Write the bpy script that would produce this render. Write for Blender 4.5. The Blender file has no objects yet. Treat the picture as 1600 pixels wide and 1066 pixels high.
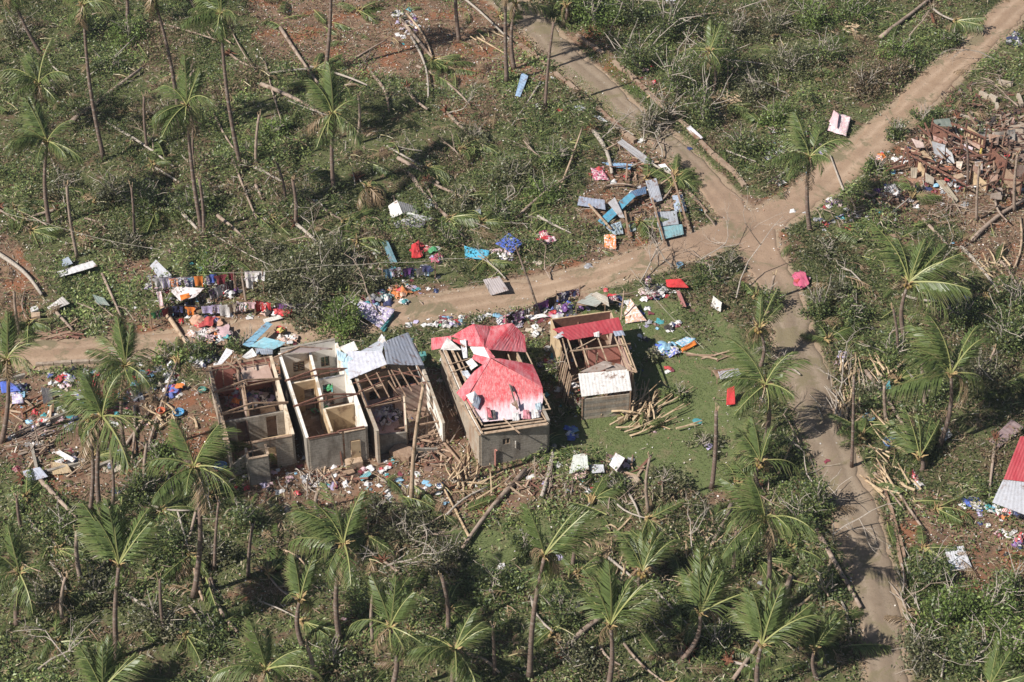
import bpy, math, random
import numpy as np
from mathutils import Vector, Matrix, Euler
R = math.radians
random.seed(11)
rng = np.random.default_rng(11)
scene = bpy.context.scene
COL = scene.collection

# ------------------------------------------------------------------ camera, light, exposure
PITCH = R(40.0); DIST = 150.0; FPX = 3300.0
cam_d = bpy.data.cameras.new('camera')
cam_d.sensor_width = 36.0
cam_d.lens = 36.0*FPX/1600.0
cam_d.clip_start = 1.0
cam_d.clip_end = 3000.0
cam = bpy.data.objects.new('camera', cam_d)
COL.objects.link(cam)
CAM = Vector((0.0, -DIST*math.cos(PITCH), DIST*math.sin(PITCH)))
cam.location = CAM
cam.rotation_euler = (R(90)-PITCH, 0, 0)
scene.camera = cam

SUN_EL = R(45.0)
SUN_AZ = R(29.0)              # the light travels towards +x and a little towards +y
world = bpy.data.worlds.new('World'); scene.world = world; world.use_nodes = True
wn = world.node_tree; wn.nodes.clear()
sky = wn.nodes.new('ShaderNodeTexSky'); sky.sky_type = 'NISHITA'; sky.sun_disc = False
sky.sun_elevation = SUN_EL
# direction towards the sun is (-cos az, -sin az): Nishita measures its rotation clockwise from +y
sky.sun_rotation = math.atan2(-math.cos(SUN_AZ), -math.sin(SUN_AZ))
sky.air_density = 1.0; sky.dust_density = 1.2; sky.ozone_density = 1.0
bg = wn.nodes.new('ShaderNodeBackground'); bg.inputs['Strength'].default_value = 0.05
wo = wn.nodes.new('ShaderNodeOutputWorld')
wn.links.new(sky.outputs[0], bg.inputs[0]); wn.links.new(bg.outputs[0], wo.inputs[0])
sun_d = bpy.data.lights.new('sun', 'SUN'); sun_d.energy = 5.0; sun_d.angle = R(0.5); sun_d.color = (1.0, 0.945, 0.87)
sun = bpy.data.objects.new('sun', sun_d); COL.objects.link(sun)
sdir = Vector((math.cos(SUN_AZ)*math.cos(SUN_EL), math.sin(SUN_AZ)*math.cos(SUN_EL), -math.sin(SUN_EL)))
sun.rotation_euler = sdir.to_track_quat('-Z', 'Y').to_euler()
sun.location = (-60, -30, 80)
vs = scene.view_settings
vs.view_transform = 'Standard'; vs.look = 'None'; vs.exposure = 0.42; vs.gamma = 1.0; vs.use_curve_mapping = False
scene.cycles.max_bounces = 5; scene.cycles.diffuse_bounces = 3; scene.cycles.transmission_bounces = 3
scene.cycles.transparent_max_bounces = 4; scene.cycles.glossy_bounces = 2

# ------------------------------------------------------------------ measuring helpers (photo pixel -> place on the ground)
SP, CP = math.sin(PITCH), math.cos(PITCH)
def ray(px, py):
    x = (px-800.0)/FPX; y = (533.0-py)/FPX
    return Vector((x, CP + y*SP, -SP + y*CP))
_G = {}
def _h(i, j, s):
    k = (i, j, s)
    if k not in _G:
        v = math.sin(i*127.1 + j*311.7 + s*74.7)*43758.5453
        _G[k] = v - math.floor(v)
    return _G[k]
TAB = rng.random((64, 64))
def vnoise(x, y, cell, off=0):
    x = np.asarray(x, float)/cell + 37.3 + off*5.17; y = np.asarray(y, float)/cell + 51.9 + off*3.31
    xi = np.floor(x).astype(int); yi = np.floor(y).astype(int)
    fx = x-xi; fy = y-yi; fx = fx*fx*(3-2*fx); fy = fy*fy*(3-2*fy)
    a = TAB[xi % 64, yi % 64]; b = TAB[(xi+1) % 64, yi % 64]; c = TAB[xi % 64, (yi+1) % 64]; d = TAB[(xi+1) % 64, (yi+1) % 64]
    return (a*(1-fx)+b*fx)*(1-fy) + (c*(1-fx)+d*fx)*fy
def fbm(x, y, cell, off=0, o=4):
    s = 0; w = 0.5; t = 0
    for k in range(o):
        s = s + w*vnoise(x, y, cell/2**k, off+k*7); t += w; w *= .5
    return s/t
def hgt(x, y):
    k = np.clip(np.maximum(np.abs(np.asarray(x)+6.)-15.5, np.abs(np.asarray(y)+8.)-8.5)/5., .12, 1)
    return k*((vnoise(x, y, 9.0, 3)-.5)*0.5 + (vnoise(x, y, 3.5, 8)-.5)*0.16)
def P(px, py, z=None):
    """the point that the photograph shows at this pixel: on the ground, or at height z"""
    r = ray(px, py)
    if z is None:
        t = -CAM.z/r.z; p = CAM + r*t
        p.z = float(hgt(p.x, p.y)); t = (p.z-CAM.z)/r.z; p = CAM + r*t
        return p
    t = (z-CAM.z)/r.z
    return CAM + r*t
def PV(px, py, y):
    """the point seen at this pixel in the upright plane at depth y"""
    r = ray(px, py); t = (y-CAM.y)/r.y
    return CAM + r*t
def proj(x, y, z):
    dx = x-CAM.x; dy = y-CAM.y; dz = z-CAM.z
    d = dy*CP - dz*SP; u = dy*SP + dz*CP
    return 800 + FPX*dx/d, 533 - FPX*u/d
def K(c, x, y):
    """crop coordinates to photo pixels"""
    ox, oy, s = {'c2': (300, 490, .2627), 'c3': (540, 490, .2626), 'c4': (800, 490, .2626), 'c7': (800, 250, .2533),
                 'c8': (1200, 250, .2533), 'c5': (0, 250, .2533), 'c6': (400, 250, .2533), 'd1': (0, 500, .2533),
                 'c3t': (800, 0, .2533), 'w': (880, 200, .18765), 'r': (1380, 110, .2157), 'k': (220, 400, .15015),
                 'h': (660, 490, .23454), 't': (780, 430, .2), 'l': (0, 560, .18762), 'q': (1400, 640, .2627), 'd5': (1200, 500, .2533)}[c]
    return ox+x*s, oy+y*s

# ------------------------------------------------------------------ naming helpers
LABELS = {}
def props(o, label=None, cat=None, group=None, kind=None):
    if label: o['label'] = label
    if cat: o['category'] = cat
    if group: o['group'] = group
    if kind: o['kind'] = kind
    if label and cat: LABELS.setdefault(label, []).append(o)
    return o
MARKS = [(770, 590, 'the red-roofed house'), (500, 620, 'the roofless white-walled house'), (385, 630, 'the leftmost roofless house'),
 (610, 600, 'the grey-roofed house'), (940, 570, 'the white-awning house'), (640, 335, 'the crumpled white sheets'),
 (1000, 310, 'the blue sheet wreckage'), (1480, 250, 'the timber ruin'), (1310, 193, 'the pink sheet'), (1175, 355, 'the road junction'),
 (740, 470, 'the clothes-lined middle road'), (950, 130, 'the kerbed road'), (1440, 140, 'the upper right road'), (1265, 610, 'the lower road bend'),
 (1370, 990, 'the lower road end'), (1580, 740, 'the red roof corner'), (1497, 872, 'the striped sheet'), (1142, 618, 'the red sheet'),
 (1060, 540, 'the orange tarp'), (120, 415, 'the long white sheet'), (320, 460, 'the clothes lines'), (40, 735, 'the dark stick pile'),
 (743, 396, 'the turquoise sheet'), (650, 50, 'the purple litter'), (1040, 500, 'the mown lawn'), (980, 660, 'the banana stalk heap'),
 (1250, 437, 'the pink cloth'), (1390, 695, 'the blue tub'), (925, 735, 'the white mattresses'), (80, 30, 'the top left corner'),
 (1540, 20, 'the top right corner'), (60, 1030, 'the bottom left corner'), (1560, 1030, 'the bottom right corner'), (800, 1050, 'the bottom edge middle'),
 (420, 1050, 'the bottom edge left third'), (1150, 1040, 'the bottom edge right third'), (350, 20, 'the top edge left third'), (300, 900, 'the dark grove'),
 (60, 260, 'the left edge palms'), (450, 230, 'the big upper left palm'), (1420, 440, 'the big right palm'), (660, 870, 'the grey twig tangle'),
 (1200, 90, 'the upper thicket'), (60, 560, 'the left road end'), (700, 220, 'the upper slope logs')]
USED = set()
def near(px, py):
    m = sorted(MARKS, key=lambda k: (k[0]-px)**2 + (k[1]-py)**2)
    def rel(k):
        dx, dy = px-k[0], py-k[1]
        if abs(dx) > abs(dy): return ('right of ' if dx > 0 else 'left of ') + k[2]
        return ('in front of ' if dy > 0 else 'behind ') + k[2]
    return m, rel
def auto(desc, px, py):
    m, rel = near(px, py)
    d0 = math.hypot(m[0][0]-px, m[0][1]-py)
    pre = '' if d0 < 60 else 'well '
    cand = ['%s %s%s' % (desc, pre, rel(m[0])), '%s %s' % (desc, rel(m[1])),
            '%s between %s and %s' % (desc, m[0][2], m[1][2]),
            '%s between %s and %s' % (desc, m[0][2], m[2][2]), '%s %s' % (desc, rel(m[2])),
            '%s between %s and %s' % (desc, m[1][2], m[2][2]), '%s between %s and %s' % (desc, m[0][2], m[3][2])]
    for c in cand:
        if c not in USED and len(c.split()) <= 16:
            USED.add(c); return c
    return cand[0]

# ------------------------------------------------------------------ mesh helpers
class MB:
    def __init__(s): s.v = []; s.f = []; s.c = []
    def add(s, vs, fs, col=None):
        n = len(s.v); s.v += [tuple(v) for v in vs]; s.f += [tuple(i+n for i in f) for f in fs]
        if col is not None: s.c += [tuple(col)+(1,)]*len(vs)
        return s
    def prism(s, base, z0, tops):
        """upright solid on a polygon, its top heights one per corner"""
        n = len(base); tops = tops if hasattr(tops, '__len__') else [tops]*n
        vs = [(b[0], b[1], z0) for b in base] + [(b[0], b[1], t) for b, t in zip(base, tops)]
        fs = [tuple(range(n-1, -1, -1)), tuple(range(n, 2*n))] + [(i, (i+1) % n, n+(i+1) % n, n+i) for i in range(n)]
        return s.add(vs, fs)
    def beam(s, a, b, w, h=None, up=(0, 0, 1)):
        a = Vector(a); b = Vector(b); h = h or w; d = (b-a)
        if d.length < 1e-6: return s
        d.normalize(); up = Vector(up)
        if abs(d.dot(up)) > .97: up = Vector((1, 0, 0))
        x = d.cross(up).normalized()*w/2; y = x.cross(d).normalized()*h/2
        vs = [p+q for p in (a, b) for q in (-x-y, x-y, x+y, -x+y)]
        return s.add(vs, [(3, 2, 1, 0), (4, 5, 6, 7), (0, 1, 5, 4), (1, 2, 6, 5), (2, 3, 7, 6), (3, 0, 4, 7)])
    def tube(s, pts, rad, n=6, cap=True):
        pts = [Vector(p) for p in pts]; m = len(pts); vs = []
        for i, p in enumerate(pts):
            d = (pts[min(i+1, m-1)] - pts[max(i-1, 0)]).normalized()
            up = Vector((0, 0, 1)) if abs(d.z) < .9 else Vector((0, 1, 0))
            x = d.cross(up).normalized(); y = x.cross(d)
            r = rad[i] if hasattr(rad, '__len__') else rad
            for k in range(n):
                a = 2*math.pi*k/n; vs.append(p + x*(r*math.cos(a)) + y*(r*math.sin(a)))
        fs = [(i*n+k, i*n+(k+1) % n, (i+1)*n+(k+1) % n, (i+1)*n+k) for i in range(m-1) for k in range(n)]
        if cap: fs += [tuple(range(n-1, -1, -1)), tuple((m-1)*n+k for k in range(n))]
        return s.add(vs, fs)
    def sheet(s, a, b, c, d, nu=12, nv=4, amp=.02, bend=0, crump=0, thick=.012, seed=0, waves=None, sag=None):
        """metal or cloth sheet over the corners a b c d: ridges run from a-b to d-c"""
        a, b, c, d = map(Vector, (a, b, c, d)); r = random.Random(seed)
        n = (b-a).cross(d-a).normalized()
        if n.z < 0: n = -n
        ph = [r.uniform(0, 6.3) for _ in range(4)]
        vs = []
        for j in range(nv+1):
            for i in range(nu+1):
                u, v = i/nu, j/nv
                p = (a*(1-u)+b*u)*(1-v) + (d*(1-u)+c*u)*v
                o = amp*(1 if i % 2 else -1)
                o += bend*math.sin(math.pi*v) + crump*(math.sin(5*u+ph[0]+3*v)*.5 + math.sin(9*v+ph[1]-4*u)*.3 + r.uniform(-.3, .3))
                if sag: o += sag*math.sin(math.pi*u)
                vs.append(p + n*o)
        k = len(vs)
        q = lambda i, j: j*(nu+1)+i
        fs = [(q(i, j), q(i+1, j), q(i+1, j+1), q(i, j+1)) for j in range(nv) for i in range(nu)]
        if thick:
            vs2 = [v - n*thick for v in vs]
            fs += [tuple(x+k for x in reversed(f)) for f in list(fs)]
            for i in range(nu): fs += [(q(i+1, 0), q(i, 0), q(i, 0)+k, q(i+1, 0)+k), (q(i, nv), q(i+1, nv), q(i+1, nv)+k, q(i, nv)+k)]
            for j in range(nv): fs += [(q(0, j), q(0, j+1), q(0, j+1)+k, q(0, j)+k), (q(nu, j+1), q(nu, j), q(nu, j)+k, q(nu, j+1)+k)]
            vs = vs + vs2
        return s.add(vs, fs)
    def lathe(s, prof, n=10, c=(0, 0, 0)):
        vs = [(c[0]+r*math.cos(6.2832*k/n), c[1]+r*math.sin(6.2832*k/n), c[2]+z) for r, z in prof for k in range(n)]
        fs = [(i*n+k, i*n+(k+1) % n, (i+1)*n+(k+1) % n, (i+1)*n+k) for i in range(len(prof)-1) for k in range(n)]
        fs += [tuple(range(n-1, -1, -1)), tuple((len(prof)-1)*n+k for k in range(n))]
        return s.add(vs, fs)
    def mesh(s, name, o=(0, 0, 0), smooth=False):
        me = bpy.data.meshes.new(name); o = Vector(o)
        me.from_pydata([(v[0]-o.x, v[1]-o.y, v[2]-o.z) for v in s.v], [], s.f)
        if s.c and len(s.c) == len(s.v):
            ca = me.color_attributes.new('Col', 'FLOAT_COLOR', 'POINT')
            ca.data.foreach_set('color', np.array(s.c, dtype=np.float32).ravel())
        if smooth: me.polygons.foreach_set('use_smooth', [True]*len(me.polygons))
        me.update(); return me
def put(name, me, m, parent=None, loc=(0, 0, 0), rot=(0, 0, 0), sc=1.0, color=None):
    o = bpy.data.objects.new(name, me)
    if m is not None and not me.materials: me.materials.append(m)
    COL.objects.link(o); o.location = loc; o.rotation_euler = rot
    o.scale = sc if hasattr(sc, '__len__') else (sc, sc, sc)
    if parent: o.parent = parent
    if color: o.color = (*color, 1)
    return o
def obj(name, mb, m, parent=None, smooth=False, color=None, loc=None):
    """world-space builder -> object whose origin is its base (or its parent's)"""
    if parent is not None:
        o0 = parent.location if parent.parent is None else parent.location + parent.parent.location
        if parent.type == 'MESH' and parent.parent: o0 = parent.parent.location
        return put(name, mb.mesh(name, o0, smooth), m, parent, color=color)
    if loc is None:
        a = np.array(mb.v); loc = Vector((float(a[:, 0].mean()), float(a[:, 1].mean()), float(a[:, 2].min())))
    return put(name, mb.mesh(name, loc, smooth), m, None, loc, color=color)
def empty(name, loc, label, cat, group=None, rz=0):
    o = bpy.data.objects.new(name, None); COL.objects.link(o); o.location = loc; o.rotation_euler = (0, 0, rz)
    o.empty_display_size = .3
    return props(o, label, cat, group)
def big_mesh(name, v, f4, col, m, kind='stuff'):
    """fast quad mesh from numpy arrays"""
    me = bpy.data.meshes.new(name); nv, nf = len(v), len(f4)
    me.vertices.add(nv); me.vertices.foreach_set('co', np.asarray(v, np.float32).ravel())
    me.loops.add(nf*4); me.loops.foreach_set('vertex_index', np.asarray(f4, np.int32).ravel())
    me.polygons.add(nf); me.polygons.foreach_set('loop_start', np.arange(0, nf*4, 4, dtype=np.int32))
    me.update(calc_edges=True); me.validate()
    if col is not None:
        ca = me.color_attributes.new('Col', 'FLOAT_COLOR', 'POINT')
        c = np.ones((nv, 4), np.float32); c[:, :3] = col; ca.data.foreach_set('color', c.ravel())
    me.materials.append(m)
    o = bpy.data.objects.new(name, me); COL.objects.link(o); o['kind'] = kind
    return o

# ------------------------------------------------------------------ materials
def nodes(name):
    m = bpy.data.materials.new(name); m.use_nodes = True
    nt = m.node_tree; b = nt.nodes['Principled BSDF']
    return m, nt, b, nt.nodes, nt.links
def mixc(nt, fac, a, b, mode='MIX'):
    n = nt.nodes.new('ShaderNodeMix'); n.data_type = 'RGBA'; n.blend_type = mode
    for s, v in ((0, fac), (6, a), (7, b)):
        if hasattr(v, 'is_linked') or isinstance(v, bpy.types.NodeSocket): nt.links.new(v, n.inputs[s])
        else: n.inputs[s].default_value = v if s == 0 else (*v, 1)
    return n.outputs[2]
def noise(nt, scale, detail=4, rough=.6, vec=None, dist=0):
    n = nt.nodes.new('ShaderNodeTexNoise'); n.inputs['Scale'].default_value = scale
    n.inputs['Detail'].default_value = detail; n.inputs['Roughness'].default_value = rough; n.inputs['Distortion'].default_value = dist
    if vec is not None: nt.links.new(vec, n.inputs['Vector'])
    return n.outputs[0]
def ramp(nt, f, a, b):
    n = nt.nodes.new('ShaderNodeMapRange'); n.inputs[1].default_value = a; n.inputs[2].default_value = b
    nt.links.new(f, n.inputs[0]); return n.outputs[0]
def pos(nt, scl=None, rot=None, kind='Object'):
    tc = nt.nodes.new('ShaderNodeTexCoord'); v = tc.outputs[kind]
    if scl or rot:
        mp = nt.nodes.new('ShaderNodeMapping'); nt.links.new(v, mp.inputs[0])
        if scl: mp.inputs['Scale'].default_value = scl
        if rot: mp.inputs['Rotation'].default_value = rot
        v = mp.outputs[0]
    return v
def bump(nt, b, h, strength=.4, dist=.05):
    n = nt.nodes.new('ShaderNodeBump'); n.inputs['Strength'].default_value = strength; n.inputs['Distance'].default_value = dist
    nt.links.new(h, n.inputs['Height']); nt.links.new(n.outputs[0], b.inputs['Normal'])
def simple(name, c1, c2, scale=3, rough=.85, c3=None, s3=.7, bmp=.4, scl=None, rot=None, spec=.2, metal=0, lo=.35, hi=.65):
    m, nt, b, N, L = nodes(name)
    v = pos(nt, scl, rot)
    col = mixc(nt, ramp(nt, noise(nt, scale, 5, .65, v), lo, hi), c1, c2)
    if c3: col = mixc(nt, ramp(nt, noise(nt, s3, 4, .7, v, .4), .52, .64), col, c3)
    L.new(col, b.inputs['Base Color']); b.inputs['Roughness'].default_value = rough
    b.inputs['Specular IOR Level'].default_value = spec; b.inputs['Metallic'].default_value = metal
    if bmp: bump(nt, b, noise(nt, scale*3, 4, .6, v), bmp, .03)
    return m
M = {}
def leafmat(name, trans=.25):
    m, nt, b, N, L = nodes(name)
    a = N.new('ShaderNodeVertexColor'); a.layer_name = 'Col'
    L.new(a.outputs[0], b.inputs['Base Color']); b.inputs['Roughness'].default_value = .42
    b.inputs['Specular IOR Level'].default_value = .42
    if trans:
        t = N.new('ShaderNodeBsdfTranslucent'); L.new(a.outputs[0], t.inputs[0])
        mx = N.new('ShaderNodeMixShader'); mx.inputs[0].default_value = trans
        L.new(b.outputs[0], mx.inputs[1]); L.new(t.outputs[0], mx.inputs[2])
        L.new(mx.outputs[0], N['Material Output'].inputs[0])
    return m
M['leaf'] = leafmat('leaf'); M['litter'] = leafmat('litter', 0)
M['frond'] = leafmat('palm_frond', .22)
def fabric(name, style):
    m, nt, b, N, L = nodes(name)
    oi = N.new('ShaderNodeObjectInfo'); v = pos(nt)
    base = oi.outputs['Color']
    if style == 'print':
        vo = N.new('ShaderNodeTexVoronoi'); vo.inputs['Scale'].default_value = 5.5; L.new(v, vo.inputs['Vector'])
        hs = mixc(nt, .8, vo.outputs['Color'], base)
        col = mixc(nt, ramp(nt, noise(nt, 7, 3, .6, v), .47, .55), base, (.72, .68, .68))
        col = mixc(nt, ramp(nt, noise(nt, 4.3, 2, .5, v), .56, .6), col, hs)
    elif style == 'stripe':
        w = N.new('ShaderNodeTexWave'); w.inputs['Scale'].default_value = 2.2; w.inputs['Distortion'].default_value = .6; L.new(v, w.inputs['Vector'])
        col = mixc(nt, ramp(nt, w.outputs[0], .45, .55), base, (.7, .68, .66))
    else:
        col = base
    col = mixc(nt, ramp(nt, noise(nt, 2.2, 4, .6, v), .3, .9), col, mixc(nt, .5, col, (.16, .12, .09)))
    L.new(col, b.inputs['Base Color']); b.inputs['Roughness'].default_value = .9; b.inputs['Specular IOR Level'].default_value = .1
    bump(nt, b, noise(nt, 5, 4, .6, v, .5), .7, .06)
    return m
M['cloth'] = fabric('plain_cloth', 'plain'); M['print'] = fabric('printed_cloth', 'print'); M['stripe'] = fabric('striped_cloth', 'stripe')
def painted(name, rough=.5, rust=(.16, .075, .04), amt=.6, metal=.0, scale=1.3):
    """painted or bare metal sheet in the object's own colour, with dirt and rust"""
    m, nt, b, N, L = nodes(name)
    oi = N.new('ShaderNodeObjectInfo'); v = pos(nt)
    c = mixc(nt, ramp(nt, noise(nt, scale*3, 5, .7, v), .35, .75), mixc(nt, .12, oi.outputs['Color'], (.2, .18, .16)), mixc(nt, .6, oi.outputs['Color'], (.24, .22, .2)))
    c = mixc(nt, ramp(nt, noise(nt, scale, 6, .75, v, .6), amt, amt+.1), c, rust)
    L.new(c, b.inputs['Base Color']); b.inputs['Roughness'].default_value = rough; b.inputs['Metallic'].default_value = metal
    b.inputs['Specular IOR Level'].default_value = .35
    bump(nt, b, noise(nt, 6, 3, .6, v), .3, .03)
    return m
M['sheet'] = painted('weathered_sheet', .5, amt=.55); M['plastic'] = painted('plastic', .4, (.2, .15, .1), .68)
M['trunk'] = simple('palm_bark', (.22, .155, .125), (.14, .10, .08), 2.2, .9, (.30, .255, .22), 1.1, .9, (1, 1, 5))
M['oldlog'] = simple('fallen_bark', (.38, .30, .24), (.26, .195, .155), 3, .9, (.14, .095, .07), 1.2, .8)
M['pale'] = simple('split_wood', (.55, .43, .29), (.4, .29, .18), 6, .85, (.26, .17, .1), 2, .5)
M['twig'] = simple('grey_twig', (.44, .39, .34), (.27, .23, .19), 8, .9, None, 1, .4)
M['root'] = simple('root_earth', (.2, .085, .05), (.11, .055, .035), 6, .95, None, 1, .9)
M['wood'] = simple('raw_timber', (.36, .255, .18), (.23, .15, .105), 5, .8, (.15, .09, .06), 1.5, .4)
M['newwood'] = simple('pale_timber', (.5, .385, .28), (.36, .25, .17), 5, .8, (.22, .15, .1), 1.8, .4)
M['redwood'] = simple('reddish_timber', (.24, .12, .085), (.14, .07, .055), 5, .8, None, 1, .4)
M['block'] = simple('concrete_block', (.25, .235, .215), (.17, .16, .15), 2.3, .95, (.3, .22, .16), .8, .6)
def blockwall(name, c1, c2, mortar, stain):
    m, nt, b, N, L = nodes(name)
    v = pos(nt); r_ = pos(nt, None, (0, 0, R(-16.5))); sx = N.new('ShaderNodeSeparateXYZ'); L.new(r_, sx.inputs[0])
    a = N.new('ShaderNodeMath'); a.operation = 'ADD'; L.new(sx.outputs[0], a.inputs[0]); L.new(sx.outputs[1], a.inputs[1])
    cb = N.new('ShaderNodeCombineXYZ'); L.new(a.outputs[0], cb.inputs[0]); L.new(sx.outputs[2], cb.inputs[1])
    br = N.new('ShaderNodeTexBrick'); L.new(cb.outputs[0], br.inputs[0]); br.inputs['Scale'].default_value = 1; br.inputs['Brick Width'].default_value = .42; br.inputs['Row Height'].default_value = .21
    br.inputs['Mortar Size'].default_value = .014; br.inputs['Color1'].default_value = (*c1, 1); br.inputs['Color2'].default_value = (*c2, 1); br.inputs['Mortar'].default_value = (*mortar, 1)
    st = pos(nt, (1, 1, .35)); c = mixc(nt, ramp(nt, noise(nt, 1.3, 6, .75, st), .46, .66), br.outputs[0], stain)
    c = mixc(nt, ramp(nt, noise(nt, 5, 4, .7, v), .55, .7), c, tuple(x*.6 for x in c1))
    L.new(c, b.inputs['Base Color']); b.inputs['Roughness'].default_value = .95; b.inputs['Specular IOR Level'].default_value = .1
    bump(nt, b, br.outputs[1], .5, -.02); return m
M['block'] = blockwall('concrete_block_wall', (.35, .315, .27), (.27, .245, .21), (.40, .36, .31), (.17, .145, .12))
M['blockwarm'] = blockwall('earthy_block_wall', (.42, .36, .29), (.34, .29, .23), (.48, .43, .36), (.30, .2, .14))
M['plaster'] = simple('cream_plaster', (.70, .61, .48), (.60, .49, .37), 1.6, .85, (.4, .3, .2), .9, .3)
M['white'] = simple('white_plaster', (.80, .77, .72), (.72, .68, .62), 1.5, .85, (.45, .37, .28), .8, .3)
M['pinkwall'] = simple('pink_plaster', (.6, .27, .22), (.45, .2, .16), 1.5, .85, None, 1, .3)
M['tan'] = simple('tan_board', (.54, .41, .26), (.44, .32, .2), 1.6, .8, (.24, .16, .1), .8, .3)
M['ply'] = simple('pinkish_ceiling_board', (.44, .31, .26), (.36, .245, .2), 1.6, .8, (.5, .4, .33), .8, .2)
M['slab'] = simple('house_floor', (.25, .17, .125), (.17, .11, .08), 1.7, .9, (.33, .28, .23), .9, .3)
M['pinkfloor'] = simple('pale_pink_vinyl', (.60, .46, .44), (.48, .34, .33), 2.4, .7, (.3, .2, .17), .9, .2)
M['dark'] = simple('dark_opening', (.025, .022, .02), (.04, .033, .03), 3, .6, None, 1, 0)
M['kerb'] = simple('kerb_concrete', (.36, .27, .20), (.24, .17, .125), 2, .95, (.17, .085, .055), 1, .6)
M['rubble'] = simple('rubble', (.4, .33, .26), (.24, .18, .14), 3, .95, None, 1, .6)
M['glass'] = simple('louvre_glass', (.03, .035, .04), (.07, .07, .07), 3, .2, None, 1, 0, spec=.5)
def flag(name, base, fade, edge):
    """faded red roof sheet"""
    m, nt, b, N, L = nodes(name)
    v = pos(nt); g = pos(nt, (1, 1, 1), (0, 0, R(16)))
    c = mixc(nt, ramp(nt, noise(nt, 1.3, 5, .65, pos(nt, (2.2, .6, 1), (0, 0, R(-16.5)))), .38, .7), base, fade)
    c = mixc(nt, ramp(nt, noise(nt, 9, 3, .7, v), .6, .8), c, edge)
    w = N.new('ShaderNodeTexWave'); w.bands_direction = 'Y'; w.inputs['Scale'].default_value = .55; w.inputs['Distortion'].default_value = .4
    L.new(g, w.inputs['Vector'])
    c = mixc(nt, ramp(nt, w.outputs[0], .93, 1.3), c, edge)
    L.new(c, b.inputs['Base Color']); b.inputs['Roughness'].default_value = .5; b.inputs['Specular IOR Level'].default_value = .3
    bump(nt, b, noise(nt, 4, 3, .6, v), .4, .04)
    return m
M['redroof'] = flag('faded_red_roof', (.55, .065, .085), (.64, .28, .30), (.62, .38, .39))
M['washroof'] = flag('washed_out_roof', (.70, .60, .62), (.72, .68, .68), (.62, .3, .33))
def frontroof():
    m, nt, b, N, L = nodes('red_roof_with_worn_front')
    v = pos(nt); r_ = pos(nt, None, (0, 0, R(-16.5))); sx = N.new('ShaderNodeSeparateXYZ'); L.new(r_, sx.inputs[0])
    st = pos(nt, (3.5, .5, 1), (0, 0, R(-16.5)))
    a = N.new('ShaderNodeMath'); a.operation = 'MULTIPLY_ADD'; L.new(noise(nt, 1.2, 5, .75, st), a.inputs[0]); a.inputs[1].default_value = 2.6; L.new(sx.outputs[1], a.inputs[2])
    red = mixc(nt, ramp(nt, noise(nt, 2.6, 6, .8, v), .38, .62), (.55, .055, .07), (.62, .22, .22))
    red = mixc(nt, ramp(nt, noise(nt, 5, 5, .8, st), .5, .62), red, (.64, .34, .35))
    wash = mixc(nt, ramp(nt, noise(nt, 3, 5, .8, st), .4, .7), (.70, .62, .65), (.66, .42, .46))
    c = mixc(nt, ramp(nt, a.outputs[0], 3.3, 4.1), wash, red)
    L.new(c, b.inputs['Base Color']); b.inputs['Roughness'].default_value = .5; b.inputs['Specular IOR Level'].default_value = .3
    bump(nt, b, noise(nt, 4, 3, .6, v), .4, .04); return m
M['frontroof'] = frontroof()
M['wineroof'] = flag('wine_roof', (.36, .045, .06), (.42, .09, .1), (.3, .05, .06))

# ------------------------------------------------------------------ roads and ground
ROADS = {'lane': [(-90,570,1.3),(0,556,1.35),(150,549,1.5),(300,532,1.5),(420,519,1.5),(520,509,1.45),(640,486,1.5),(760,466,1.55),(900,440,1.45),
                  (1020,408,1.45),(1110,378,1.6),(1180,350,1.7),(1240,318,1.6),(1320,255,1.55),(1400,187,1.5),(1480,112,1.45),(1560,38,1.45),(1660,-60,1.45)],
         'road': [(640,-120,1.4),(720,-60,1.4),(790,0,1.4),(840,42,1.4),(883,86,1.35),(940,137,1.3),(993,184,1.25),(1056,230,1.25),(1100,275,1.3),(1137,321,1.55),
                  (1170,360,1.9),(1195,410,1.6),(1222,468,1.55),(1240,530,1.6),(1262,600,1.65),(1290,680,1.55),(1322,760,1.55),(1350,850,1.5),
                  (1374,950,1.35),(1387,1066,1.3),(1396,1180,1.3)]}
def smooth_line(pts, step=.5):
    w = [(P(x, y, 0).x, P(x, y, 0).y, r) for x, y, r in pts]; out = []
    for i in range(len(w)-1):
        p0, p1, p2, p3 = w[max(i-1, 0)], w[i], w[i+1], w[min(i+2, len(w)-1)]
        n = max(2, int(math.hypot(p2[0]-p1[0], p2[1]-p1[1])/step))
        for k in range(n):
            t = k/n
            out.append(tuple(.5*((2*b)+(-a+c)*t+(2*a-5*b+4*c-d)*t*t+(-a+3*b-3*c+d)*t**3) for a, b, c, d in zip(p0, p1, p2, p3)))
    out.append(w[-1]); return np.array(out)
RL = {k: smooth_line([(a, b, c*.88) for a, b, c in v]) for k, v in ROADS.items()}
XS = np.arange(-62, 62.01, .25); YS = np.arange(-48, 68.01, .25)
GX, GY = np.meshgrid(XS, YS)                       # [iy, ix]
PXG, PYG = proj(GX, GY, 0*GX)
PXG = PXG + (fbm(GX, GY, 5, 51, 5)-.5)*120; PYG = PYG + (fbm(GX, GY, 5, 57, 5)-.5)*90
def road_dist(x, y):
    d = np.full(x.shape, 99.)
    for L in RL.values():
        for i in range(0, len(L), 1):
            d = np.minimum(d, np.hypot(x-L[i, 0], y-L[i, 1]) - L[i, 2])
    return d
RD = road_dist(GX, GY)
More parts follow.
